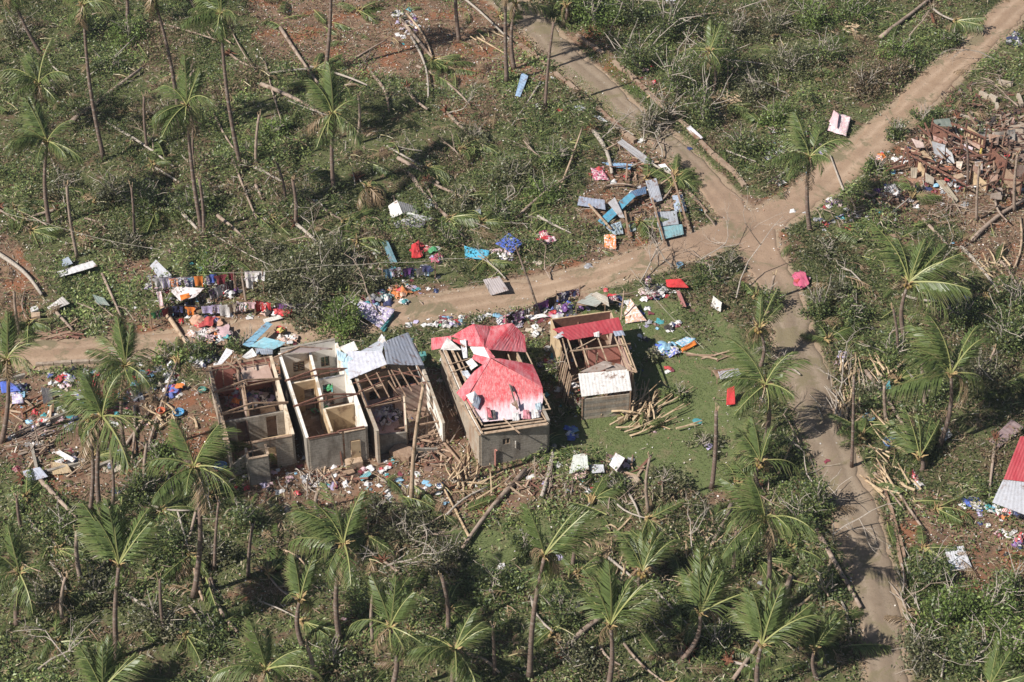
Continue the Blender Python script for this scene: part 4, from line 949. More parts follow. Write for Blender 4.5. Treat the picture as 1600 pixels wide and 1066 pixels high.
# ------------------------------------------------------------------ houses
class House:
    def __init__(s, name, O, ang, w, d, h, label):
        s.O = Vector((O[0], O[1], 0)); a = R(ang); s.U = Vector((math.cos(a), math.sin(a), 0)); s.V = Vector((-math.sin(a), math.cos(a), 0))
        s.w, s.d, s.h = w, d, h; s.e = empty(name, s.O, label, 'house'); s.n = 0
    def W(s, u, v, z): return s.O + s.U*u + s.V*v + Vector((0, 0, z))
    def uv(s, c, x, y, z):
        p = P(*K(c, x, y), z) - s.O; return p.dot(s.U), p.dot(s.V)
    def slabs(s, mb, u0, v0, u1, v1, z0, h0, h1, t, ops, off=0.):
        """wall solid from (u0,v0) to (u1,v1), openings = (from, to, sill, head) along it"""
        L_ = math.hypot(u1-u0, v1-v0); du, dv = (u1-u0)/L_, (v1-v0)/L_; nu, nv = -dv, du
        def piece(a, b_, za, ta, tb):
            base = [s.W(u0+du*q+nu*k, v0+dv*q+nv*k, 0) for q, k in ((a, off-t/2), (b_, off-t/2), (b_, off+t/2), (a, off+t/2))]
            mb.prism(base, za, [ta, tb, tb, ta])
        H = lambda q: h0+(h1-h0)*q/L_
        cur = 0
        for a, b_, zs, zh in sorted(ops):
            if a > cur: piece(cur, a, z0, H(cur), H(a))
            if zs > z0+.01: piece(a, b_, z0, zs, zs)
            if zh < min(H(a), H(b_))-.02: piece(a, b_, zh, H(a), H(b_))
            cur = b_
        if cur < L_-.001: piece(cur, L_, z0, H(cur), h1)
    def wall(s, u0, v0, u1, v1, h0=None, h1=None, t=.14, ops=(), mat='block', lin=None, z0=-.3, cap=None, win=True, linb=None):
        h0 = s.h if h0 is None else h0; h1 = h0 if h1 is None else h1
        mb = MB(); s.slabs(mb, u0, v0, u1, v1, z0, h0, h1, t, ops); w = obj('wall', mb, M[mat], s.e)
        for side, lm in ((1, lin), (-1, linb)):
            if lm:
                mb = MB(); s.slabs(mb, u0, v0, u1, v1, .14, h0-.02, h1-.02, .024, ops, side*(t/2+.012)); obj('plaster', mb, M[lm], w)
        if cap:
            mb = MB(); mb.beam(s.W(u0, v0, h0+.033), s.W(u1, v1, h1+.033), t+.05, .06); obj('wall_top', mb, M[cap], w)
        L_ = math.hypot(u1-u0, v1-v0)
        for a, b_, zs, zh in ops:
            A = s.W(u0+(u1-u0)*a/L_, v0+(v1-v0)*a/L_, 0); B = s.W(u0+(u1-u0)*b_/L_, v0+(v1-v0)*b_/L_, 0); z = Vector((0, 0, 1))
            if zs > .3 and win:
                mb = MB()
                for p, q in ((A+z*zs, B+z*zs), (A+z*zh, B+z*zh), (A+z*zs, A+z*zh), (B+z*zs, B+z*zh), ((A+B)/2+z*zs, (A+B)/2+z*zh)): mb.beam(p, q, .07, .07)
                f = obj('window', mb, M['newwood'], s.e)
                mb = MB()
                for k in range(6):
                    zz = zs+(zh-zs)*(k+.5)/6; mb.beam(A+z*zz, B+z*zz, .012, .12, (0, 0, 1))
                obj('louvre', mb, M['glass'], f)
        return w
    def beam(s, name, a, b_, w=.06, h=.1, mat='wood'):
        mb = MB(); mb.beam(s.W(*a), s.W(*b_), w, h); return obj(name, mb, M[mat], s.e)
    def pbeam(s, name, c, a, b_, w=.06, h=.08, mat='wood'):
        """beam between two (crop x, crop y, height) points"""
        mb = MB(); mb.beam(P(*K(c, a[0], a[1]), a[2]), P(*K(c, b_[0], b_[1]), b_[2]), w, h); return obj(name, mb, M[mat], s.e)
    def psheet(s, name, c, pts, mat, nu=14, nv=3, color=None, **k):
        q = [P(*K(c, x, y), z) for x, y, z in pts]
        if len(q) == 3: q.append(q[2])
        s.n += 1; mb = MB(); mb.sheet(*q, nu=nu, nv=nv, seed=s.n*3, **k); return obj(name, mb, M[mat], s.e, color=color)
    def floor(s, mat='slab', z=.14, over=.1):
        mb = MB(); mb.prism([s.W(-over, -over, 0), s.W(s.w+over, -over, 0), s.W(s.w+over, s.d+over, 0), s.W(-over, s.d+over, 0)], -.35, z)
        return obj('floor', mb, M[mat], s.e)
    def truss(s, v, rise=.45, mat='wood', u0=-.25, u1=None, ties=True, skew=0):
        u1 = s.w+.25 if u1 is None else u1; mb = MB(); z = s.h+.1
        mb.beam(s.W(u0, v, z), s.W((u0+u1)/2, v+skew/2, z+rise), .06, .12); mb.beam(s.W((u0+u1)/2, v+skew/2, z+rise), s.W(u1, v+skew, z), .06, .12)
        if ties: mb.beam(s.W(u0, v, z-.02), s.W(u1, v+skew, z-.02), .05, .09); mb.beam(s.W((u0+u1)/2, v+skew/2, z), s.W((u0+u1)/2, v+skew/2, z+rise), .05, .07)
        return obj('truss', mb, M[mat], s.e)
def color_sheet(c): return tuple(c)

# 1 leftmost house
h1 = House('ruined_house', (-18.4, -13.9), 15.5, 4.2, 7.9, 2.9, 'leftmost roofless block house with pinkish ceiling board and small annex')
h1.floor()
h1.wall(0, 0, 0, 7.9, h0=2.2, h1=3.0, mat='blockwarm', lin=None, linb='tan', cap='newwood', ops=[(2.2, 3.1, 1.1, 2.1)], z0=-.3)
h1.wall(4.2, 0, 4.2, 7.9, h0=2.7, h1=2.95, mat='block', lin='plaster', cap='plaster', ops=[(5.4, 6.3, 1.1, 2.1)])
h1.wall(.08, 7.9, 4.12, 7.9, mat='redwood', linb='pinkwall', cap='wood', ops=[(1.4, 2.2, .14, 2.1)])
h1.wall(1.5, 0, 4.12, 0, mat='blockwarm', lin='tan', cap='wood', h0=2.65, ops=[(.7, 1.5, .14, 2.0)])
h1.wall(.08, 0, 1.4, 0, h0=1.1, h1=2.0, mat='block')
h1.wall(1.75, 3.2, 1.85, 7.8, h0=2.7, mat='tan', lin='ply', linb='pinkwall', cap='newwood', ops=[(2.0, 2.8, .14, 2.0)])
h1.wall(.08, 3.05, 4.12, 3.05, h0=2.2, mat='block', linb='block', ops=[(.8, 1.6, .14, 2.0), (2.8, 3.5, .14, 2.0)])
h1.wall(2.3, 1.3, 4.12, 1.3, h0=1.6, mat='tan')
h1.psheet('ceiling_board', 'c2', [(283, 312, 2.8), (452, 296, 2.8), (486, 392, 2.75), (306, 408, 2.7)], 'ply', 6, 3, amp=.004, crump=.02)
h1.truss(2.9, .5, 'wood'); h1.truss(5.2, .5, 'wood', skew=.2)
for a, b_ in (((80, 345, 3), (460, 290, 3)), ((270, 318, 2.9), (330, 575, 2.9)), ((85, 350, 3), (225, 780, 3)), ((150, 330, 3.1), (125, 400, 2.2)), ((180, 300, 3.3), (190, 450, 1.6)), ((305, 400, 3.2), (330, 560, 2.8)), ((210, 290, 3.5), (270, 330, 3.0)),
              ((240, 225, 3.6), (300, 330, 3.0)), ((250, 230, 3.5), (225, 320, 3.1)), ((360, 270, 3.1), (372, 330, 3)), ((430, 262, 3.1), (445, 300, 3))):
    h1.pbeam('rafter', 'c2', a, b_, .07, .09, random.choice(('wood', 'newwood')))
# annex at the front
for (ua, va, ub, vb) in ((1.0, -1.15, 2.3, -1.15), (1.0, -1.1, 1.0, -.1), (2.3, -1.1, 2.3, -.1)):
    h1.wall(ua, va, ub, vb, h0=2.35, mat='block', cap='newwood', t=.12)
h1.beam('rafter', (.9, -.6, 2.45), (2.5, -.55, 2.45), .05, .07, 'newwood')
# 2 roofless white-walled house
h2 = House('ruined_house', (-13.35, -13.45), 16.5, 3.95, 8.9, 3.0, 'roofless house with cream white inner walls and tan partitions')
h2.floor('slab')
h2.wall(0, 0, 0, 8.9, mat='block', linb='plaster', cap='white')
h2.wall(3.95, 0, 3.95, 8.9, mat='block', lin='white', cap='white', ops=[(3.0, 3.8, 1.2, 2.2)])
h2.wall(.08, 8.9, 3.87, 8.9, h0=3.35, h1=3.35, mat='block', linb='white', cap='block', ops=[(.75, 1.55, 1.15, 2.05), (2.7, 3.3, 1.15, 2.05)])
h2.wall(.08, 0, 2.3, 0, mat='block', lin='tan', cap='wood', h0=2.9)
h2.wall(2.45, 0, 3.87, 0, mat='block', lin='tan', cap='newwood', ops=[(.35, 1.05, .14, 2.1)], h0=2.9)
h2.wall(1.75, 3.6, 2.05, 8.8, mat='plaster', h0=2.85, lin='tan', linb='white', cap='white', ops=[(3.0, 3.8, .14, 2.1), (.9, 1.6, .14, 2.1)])
h2.wall(.08, 5.9, 1.8, 5.9, mat='plaster', h0=2.8, linb='tan', lin='white', ops=[(.9, 1.6, .14, 2.05)])
h2.wall(2.1, 6.1, 3.87, 6.1, mat='white', h0=2.5, lin='white', linb='white', ops=[(.2, .9, .14, 2.0)])
h2.wall(1.8, .9, 1.8, 3.2, mat='plaster', h0=2.4, lin='tan', linb='tan')
h2.wall(1.9, 3.3, 3.87, 3.3, mat='plaster', h0=2.3, lin='tan', linb='tan')
h2.truss(3.2, .5, 'redwood'); h2.truss(5.9, .5, 'redwood')
mb = MB(); mb.beam(h2.W(2.85, -.12, 1.1), h2.W(3.45, -.12, 1.1), .05, 1.9, (0, 0, 1)); d_ = obj('door', mb, M['tan'], h2.e)
mb = MB(); mb.beam(h2.W(3.38, -.16, 1.05), h2.W(3.38, -.2, 1.05), .06, .1); obj('handle', mb, M['dark'], d_)
h2.pbeam('corner_post', 'c2', (865, 700, 2.9), (895, 910, .1), .09, .09, 'redwood')
h2.pbeam('rafter', 'c2', (690, 742, 3.05), (868, 708, 3.05), .08, .08, 'redwood')
h2.pbeam('rafter', 'c2', (870, 700, 3.05), (1025, 672, 3.05), .08, .08, 'redwood')
h2.pbeam('rafter', 'c2', (490, 262, 3.1), (640, 195, 3.6), .08, .08, 'wood'); h2.pbeam('rafter', 'c2', (640, 195, 3.6), (835, 212, 3.2), .08, .08, 'wood')
h2.psheet('roof_scrap', 'c2', [(520, 235, 3.2), (650, 190, 3.65), (830, 205, 3.3), (700, 232, 3.3)], 'sheet', 12, 2, color=(.3, .24, .24), amp=.008)
# 3 grey-roofed house
h3 = House('ruined_house', (-8.8, -12.8), 17.5, 4.65, 7.9, 3.0, 'collapsed block house under torn grey blue roof sheets with open rafters')
h3.floor('slab')
h3.wall(0, 0, 0, 7.9, mat='blockwarm', linb='tan', cap='blockwarm')
h3.wall(4.65, .6, 4.65, 7.9, h0=1.9, h1=3.0, mat='blockwarm', lin='white', cap='blockwarm', ops=[(2.2, 3.1, 1.2, 2.2)])
h3.wall(.08, 7.9, 4.57, 7.9, mat='block', linb='plaster', ops=[(1.8, 2.6, .14, 2.1)])
h3.wall(.08, .9, 2.1, .9, h0=1.9, h1=1.6, mat='block', lin='tan')
mb = MB(); mb.prism([h3.W(.1, 1.05, 0), h3.W(2.1, 1.05, 0), h3.W(2.5, 6.3, 0), h3.W(.1, 6.3, 0)], .1, .16); obj('vinyl_floor', mb, M['pinkfloor'], h3.e)
h3.wall(2.15, .95, 2.65, 3.2, h0=2.2, h1=2.7, mat='plaster', lin='ply', linb='tan', t=.1)
h3.wall(.08, 6.4, 2.3, 6.4, h0=2.6, mat='tan', linb='tan', ops=[(.9, 1.6, .14, 2.0)])
h3.wall(2.3, 4.6, 4.57, 4.6, h0=2.3, mat='redwood', linb='ply')
h3.wall(2.2, 0, 4.0, 0, h0=.9, h1=.4, mat='block')
for (c, z, kw) in (
 ([(5, 225, 3.4), (214, 222, 4.0), (245, 302, 4.05), (20, 392, 3.15)], (.58, .60, .70), dict(crump=.035)),
 ([(225, 168, 4.0), (372, 112, 3.2), (468, 308, 3.1), (245, 302, 4.08)], (.36, .40, .49), dict(crump=.03)),
 ([(85, 228, 3.35), (235, 135, 3.4), (232, 175, 4.0), (216, 230, 4.0)], (.44, .48, .56), dict(crump=.06)),
 ([(-40, 200, 3.5), (50, 165, 3.9), (75, 215, 3.6), (0, 240, 3.3)], (.7, .68, .66), dict(crump=.04)),
 ([(190, 160, 3.8), (215, 120, 4.1), (250, 180, 3.9), (235, 185, 3.8)], (.68, .66, .66), dict(crump=.03))):
    h3.psheet('roof_sheet', 'c3', c, 'sheet', 18, 5, color=z, amp=.007, **kw)
for q in ([(858, 215, 3.6), (920, 240, 3.5), (905, 290, 3.3), (868, 275, 3.3)], [(925, 250, 3.5), (985, 285, 3.4), (935, 390, 3.0), (890, 300, 3.2)]):
    h3.psheet('roof_sheet', 'c2', q, 'sheet', 8, 4, color=(.42, .62, .74), amp=.008, crump=.05)
for a, b_ in (((58, 390), (128, 552)), ((118, 362), (205, 505)), ((178, 340), (260, 500)), ((240, 310), (300, 440)), ((258, 312), (360, 497)), ((312, 320), (395, 465)), ((370, 322), (440, 425)), ((425, 310), (500, 440))):
    h3.pbeam('rafter', 'c3', (*a, 3.35), (*b_, 3.15), .065, .09, 'wood')
for a, b_ in (((45, 415), (440, 335)), ((75, 470), (230, 400)), ((115, 560), (330, 490)), ((80, 405), (250, 330)), ((240, 330), (450, 380))):
    h3.pbeam('purlin', 'c3', (*a, 3.3), (*b_, 3.28), .055, .07, 'redwood')
h3.pbeam('header_beam', 'c3', (80, 472, 3.0), (215, 430, 3.0), .2, .22, 'newwood')
for a, b_ in (((130, 560, 3.2), (330, 520, 2.6)), ((255, 400, 3.2), (370, 560, 1.4)), ((330, 500, 2.6), (220, 520, 1.4)), ((500, 560, 2.0), (610, 770, .2)), ((290, 690, 1.2), (560, 640, 1.4))):
    h3.pbeam('fallen_rafter', 'c3', a, b_, .09, .11, 'wood')
# 4 red-roofed house
h4 = House('red_roofed_house', (-2.1, -13.1), 16.5, 4.7, 9.7, 3.0, 'block house under a buckled faded red roof, the biggest roof in view')
h4.floor()
h4.wall(0, 0, 0, 9.7, mat='blockwarm', linb='tan', cap='white', ops=[(6.6, 7.4, 1.2, 2.2)])
h4.wall(4.7, 0, 4.7, 9.7, mat='block', lin='tan', cap='block', ops=[(2.6, 3.5, 1.1, 2.1), (6.6, 7.5, 1.1, 2.1)])
h4.wall(.08, 9.7, 4.62, 9.7, mat='block', ops=[(1.8, 2.6, .14, 2.1)])
h4.wall(.08, 0, 4.62, 0, mat='block', ops=[(1.45, 1.95, 1.75, 2.25)])
h4.wall(.08, 5.0, 4.62, 5.0, h0=2.8, mat='tan')
for i, (q, mt) in enumerate((
 ([(60, 165, 3.2), (190, 148, 3.6), (200, 215, 3.5), (60, 242, 3.1)], 'redroof'),
 ([(190, 150, 3.4), (340, 70, 3.9), (410, 222, 4.25), (250, 172, 3.6)], 'redroof'),
 ([(340, 70, 3.9), (455, 85, 3.3), (412, 222, 4.25)], 'redroof'),
 ([(455, 85, 3.3), (600, 65, 3.9), (440, 240, 4.2), (412, 222, 4.25)], 'redroof'),
 ([(600, 65, 3.9), (685, 150, 3.3), (692, 258, 3.05), (440, 240, 4.2)], 'redroof'),
 ([(185, 175, 3.45), (250, 172, 3.55), (410, 222, 4.2), (260, 210, 3.45)], 'redroof'),
 ([(308, 205, 3.5), (410, 222, 4.2), (455, 300, 4.35), (340, 268, 3.6)], 'washroof'),
 ([(340, 270, 3.6), (455, 298, 4.35), (400, 340, 4.0), (330, 300, 3.5)], 'redroof'),
 ([(412, 222, 4.25), (445, 240, 4.25), (485, 290, 4.3), (450, 300, 4.4)], 'redroof'),
 ([(455, 300, 4.4), (345, 385, 3.85), (225, 527, 3.1), (278, 585, 3.2)], 'redroof'),
 ([(455, 298, 4.4), (800, 490, 3.2), (806, 560, 3.12), (275, 560, 3.24)], 'frontroof'),
 ([(460, 296, 4.42), (520, 300, 4.2), (735, 338, 3.15), (800, 488, 3.22)], 'redroof'),
 ([(280, 553, 3.22), (806, 558, 3.12), (785, 690, 2.98), (382, 722, 2.95)], 'frontroof'))):
    h4.psheet('roof_sheet', 'h', q, mt, 22, 6, amp=.006, crump=.035, thick=.01)
for q, cl in (([(120, 240, 3.3), (165, 158, 3.9), (262, 242, 3.3), (200, 245, 3.2)], (.75, .73, .72)), ([(250, 180, 3.9), (290, 168, 4.0), (302, 298, 3.4), (272, 296, 3.4)], (.68, .7, .74)),
              ([(288, 320, 3.5), (330, 298, 3.8), (368, 345, 3.6), (325, 380, 3.3)], (.78, .77, .75)), ([(258, 385, 3.4), (300, 378, 3.5), (335, 430, 3.2), (280, 435, 3.1)], (.5, .56, .66)),
              ([(290, 545, 3.35), (350, 515, 3.9), (345, 590, 3.4), (330, 600, 3.3)], (.75, .74, .73)), ([(345, 515, 3.9), (390, 570, 3.5), (370, 640, 3.2), (332, 610, 3.2)], (.12, .16, .24))):
    h4.psheet('flap_or_hole_shade', 'h', q, 'sheet', 6, 4, color=cl, amp=.01, crump=.07)
for q, cl in (([(428, 640, 3.25), (485, 645, 3.25), (490, 700, 3.12), (432, 705, 3.1)], (.03, .03, .04)), ([(425, 622, 3.5), (450, 628, 3.4), (470, 700, 3.2), (440, 690, 3.2)], (.5, .06, .1)),  # near-black sheets, here and next row, paint the shade inside roof holes
              ([(580, 480, 3.6), (592, 478, 3.7), (615, 520, 3.5), (600, 522, 3.5)], (.05, .05, .07)), ([(672, 640, 3.3), (712, 645, 3.25), (722, 700, 3.08), (668, 705, 3.08)], (.58, .2, .26)),
              ([(575, 470, 3.75), (585, 470, 3.75), (640, 640, 3.3), (628, 642, 3.3)], (.2, .15, .13)), ([(725, 640, 3.3), (770, 640, 3.25), (785, 690, 3.05), (730, 700, 3.05)], (.72, .71, .7)),
              ([(600, 660, 3.3), (640, 655, 3.3), (650, 712, 3.08), (600, 715, 3.08)], (.72, .7, .7)), ([(750, 600, 3.3), (790, 590, 3.25), (795, 640, 3.12), (755, 645, 3.15)], (.4, .52, .6))):
    h4.psheet('flap_or_hole_shade', 'h', q, 'sheet', 6, 4, color=cl, amp=.01, crump=.05)
for k in range(9):
    h4.pbeam('twig', 'h', (588+k*5, 560+(k*37) % 40, 3.6), (600+k*5, 610+(k*53) % 50, 3.45), .03, .03, 'wood')
for a, b_, w_ in (((115, 245, 3.1), (225, 505, 3.1), .14), ((150, 245, 3.15), (260, 495, 3.15), .2), ((195, 240, 3.2), (300, 475, 3.2), .16), ((232, 260, 3.25), (330, 460, 3.25), .07), ((175, 340, 3.3), (320, 300, 3.35), .06), ((185, 395, 3.3), (310, 350, 3.35), .06),
                  ((255, 590, 3.1), (385, 815, 3.1), .16), ((285, 580, 3.15), (400, 800, 3.15), .12), ((320, 600, 3.2), (400, 745, 3.1), .07), ((300, 640, 3.22), (345, 625, 3.22), .05), ((340, 700, 3.22), (390, 690, 3.22), .05),
                  ((400, 800, 3.05), (832, 735, 3.05), .2), ((395, 772, 3.12), (825, 715, 3.1), .14), ((410, 748, 3.16), (800, 700, 3.12), .1), ((540, 700, 3.4), (655, 805, 2.9), .09),
                  ((785, 500, 3.1), (852, 640, 3.05), .08), ((800, 642, 3.08), (856, 636, 3.05), .08), ((790, 660, 3.0), (838, 738, 3.0), .08), ((800, 540, 3.12), (815, 538, 3.12), .06), ((812, 575, 3.1), (830, 572, 3.1), .06), ((820, 606, 3.1), (842, 602, 3.1), .06),
                  ((565, 255, 3.25), (590, 330, 3.2), .08), ((630, 262, 3.2), (665, 335, 3.2), .1), ((692, 258, 3.2), (732, 340, 3.1), .08)):
    h4.pbeam('batten', 'h', a, b_, w_, .05, 'newwood')
mb = MB(); q = h4.W(1.0, -.14, .4); mb.tube([h4.W(1.0, -.14, .1), h4.W(1.0, -.14, 1.5), h4.W(1.0, -.22, 1.62), h4.W(1.08, -.3, 1.55)], .05, 6); obj('drain_pipe', mb, M['pinkwall'], h4.e)
mb = MB(); mb.tube([h4.W(2.4, -.12, 1.3), h4.W(2.4, -.12, 1.9)], .03, 5); obj('bracket', mb, M['white'], h4.e)
# 5 small house with white awning
h5 = House('small_house', (4.05, -7.0), 12, 4.3, 6.3, 2.7, 'small half roofed house with wine red back roof and white front awning')
h5.floor('slab', .1)
h5.wall(4.3, 0, 4.3, 6.3, mat='tan', lin='ply', linb=None, t=.09, h0=2.6); h5.wall(.05, 6.3, 4.25, 6.3, mat='tan', t=.09, linb='redwood')
h5.wall(0, 3.2, 0, 6.3, mat='tan', t=.09, linb='redwood'); h5.wall(1.9, 3.0, 4.2, 3.0, h0=2.3, mat='pinkwall', t=.08, cap='newwood'); h5.wall(1.9, 3.1, 1.9, 6.2, h0=2.2, mat='redwood', t=.08)
for k in range(8):
    a = k*.4; mb = MB(); mb.beam(h5.W(-.35-.04*(k % 2), .1+a, .1), h5.W(.02, .12+a, 2.6-.15*(k % 3)), .05, .26, (0, 1, 0)); obj('wall_board', mb, M['newwood' if k % 3 else 'wood'], h5.e)
h5.psheet('roof_sheet', 'c4', [(240, 92, 3.0), (635, 22, 3.2), (662, 105, 2.85), (345, 158, 3.15)], 'wineroof', 30, 4, amp=.007, crump=.02)
for q, cl in (([(245, 140, 3.0), (300, 105, 3.2), (320, 130, 3.0), (270, 150, 2.9)], (.62, .63, .68)), ([(600, 105, 3.0), (660, 100, 3.0), (675, 130, 2.9), (615, 135, 2.9)], (.3, .36, .48)), ([(485, 115, 3.2), (520, 105, 3.25), (520, 140, 3.0), (490, 138, 3.0)], (.7, .68, .68))):
    h5.psheet('flap_or_hole_shade', 'c4', q, 'sheet', 6, 2, color=cl, amp=.01, crump=.04)
for a, b_ in (((330, 150), (388, 318)), ((400, 138), (456, 306)), ((512, 148), (570, 300)), ((612, 140), (690, 335)), ((657, 130), (742, 350)), ((345, 225), (705, 180)), ((565, 130), (585, 185)), ((300, 150), (345, 330))):
    h5.pbeam('rafter', 'c4', (*a, 2.95), (*b_, 2.8), .07, .1, 'newwood')
for a, b_ in (((385, 210, 3.0), (500, 150, 3.2)), ((690, 300, 2.8), (745, 350, 2.75)), ((690, 335, 2.75), (742, 350, 2.75)), ((430, 220, 2.9), (440, 290, 2.0)), ((510, 235, 2.8), (500, 300, 1.6)), ((690, 240, 2.8), (712, 240, 2.8))):
    h5.pbeam('brace', 'c4', a, b_, .06, .08, 'newwood')
h5.psheet('roof_sheet', 'c4', [(398, 350, 2.5), (545, 282, 3.0), (600, 310, 2.9), (520, 345, 2.6)], 'sheet', 8, 4, color=(.28, .22, .19), amp=.008, crump=.05)
h5.psheet('roof_sheet', 'c4', [(545, 282, 3.0), (640, 300, 2.7), (690, 330, 2.5), (560, 345, 2.6)], 'sheet', 8, 4, color=(.33, .26, .22), amp=.008, crump=.05)
h5.psheet('awning', 'c4', [(394, 358, 2.55), (692, 332, 2.55), (712, 457, 2.15), (414, 494, 2.15)], 'sheet', 30, 4, color=(.80, .78, .76), amp=.006, crump=.015)
for k in range(7):
    mb = MB(); z = .15+k*.27; mb.beam(P(*K('c4', 425, 520), 2.0)*1 + Vector((0, .3, -2.0+z)), P(*K('c4', 700, 488), 2.0)*1 + Vector((0, .3, -2.0+z)), .04, .25, (0, 0, 1)); obj('wall_board', mb, M['block' if k % 2 else 'blockwarm'], h5.e)
for x_ in ((420, 505), (705, 470)):
    q = P(*K('c4', *x_), 2.1); mb = MB(); mb.beam(Vector((q.x, q.y+.15, -.1)), Vector((q.x, q.y+.15, 2.1)), .1, .1); obj('post', mb, M['wood'], h5.e)
# corner of the red roof at the right edge
h6 = House('red_roofed_house', (37.6, -15.2), 12, 7.0, 7.0, 2.6, 'house cut by the right edge with red upper roof and pale lower roof')
h6.floor(); h6.wall(.8, .8, .8, 6.4, mat='block', h0=2.4); h6.wall(.88, .8, 6.4, .8, mat='block', h0=2.4, ops=[(1.2, 2.1, 1, 1.9)])
q = lambda x, y, z: P(1400+x*.2627, 640+y*.2627, z)
mb = MB(); mb.sheet(q(640, 415, 3.3), q(790, 432, 3.3), q(900, 150, 4.8), q(740, 160, 4.8), 16, 4, amp=.008, crump=.01, seed=3); obj('roof_sheet', mb, M['wineroof'], h6.e)
mb = MB(); mb.sheet(q(572, 552, 2.7), q(830, 652, 2.7), q(800, 434, 3.28), q(636, 418, 3.28), 20, 4, amp=.008, crump=.02, seed=5); obj('roof_sheet', mb, M['sheet'], h6.e, color=(.48, .50, .56))
mb = MB(); mb.sheet(q(790, 434, 3.3), q(1100, 500, 3.3), q(1200, 200, 4.8), q(900, 152, 4.8), 16, 4, amp=.008, crump=.01, seed=3); obj('roof_sheet', mb, M['wineroof'], h6.e)

# ------------------------------------------------------------------ kerbs of the upper road
def kerb(pts, label, w=.34, z1=.32, seg=1.9, mat='kerb', gap=.06, skip=0.08):
    L_ = [P(x, y, 0) for x, y in pts]; e = empty('road_kerb', P(*pts[0]), label, 'kerb'); rr = random.Random(len(pts)); n = 0
    for a, b_ in zip(L_[:-1], L_[1:]):
        k = max(1, round((b_-a).length/seg))
        for i in range(k):
            if rr.random() < skip: continue
            p = a.lerp(b_, (i+.02)/k); q = a.lerp(b_, (i+1-.02)/k); hz = float(hgt(p.x, p.y)); j = Vector((rr.gauss(0, .03), rr.gauss(0, .03), 0))
            zz = z1*rr.uniform(.8, 1.1); mb = MB(); mb.beam(p+j+Vector((0, 0, hz+zz/2-.1)), q+j+Vector((0, 0, hz+zz/2-.1)), w*rr.uniform(.85, 1.1), zz+.2)
            obj('kerb_block', mb, M[mat], e)
kerb([K('c3t', *p) for p in ((40, 275), (150, 345), (270, 450), (400, 570), (525, 665), (700, 830), (760, 875))], 'pale concrete kerb along the left side of the kerbed road')
kerb([K('c3t', *p) for p in ((400, 225), (560, 345), (690, 450), (830, 570), (970, 700), (1080, 790), (1240, 950), (1370, 1060))]+[K('c7', 1440, 160)], 'pale concrete kerb along the right side of the kerbed road')
kerb([(55, 572), (140, 567), (240, 562), (300, 556)], 'low broken white kerb along the lane at the left', .3, .3, 1.4, 'rubble')
kerb([(1372, 735), (1392, 800), (1408, 880), (1425, 960), (1438, 1010)], 'thin dark kerb along the right of the lower road', .16, .25, 2.4, 'wood', skip=.3)
kerb([(1392, 790), (1404, 835), (1412, 870)], 'second dark rail beside the lower road kerb', .16, .3, 2.6, 'wood', skip=0)

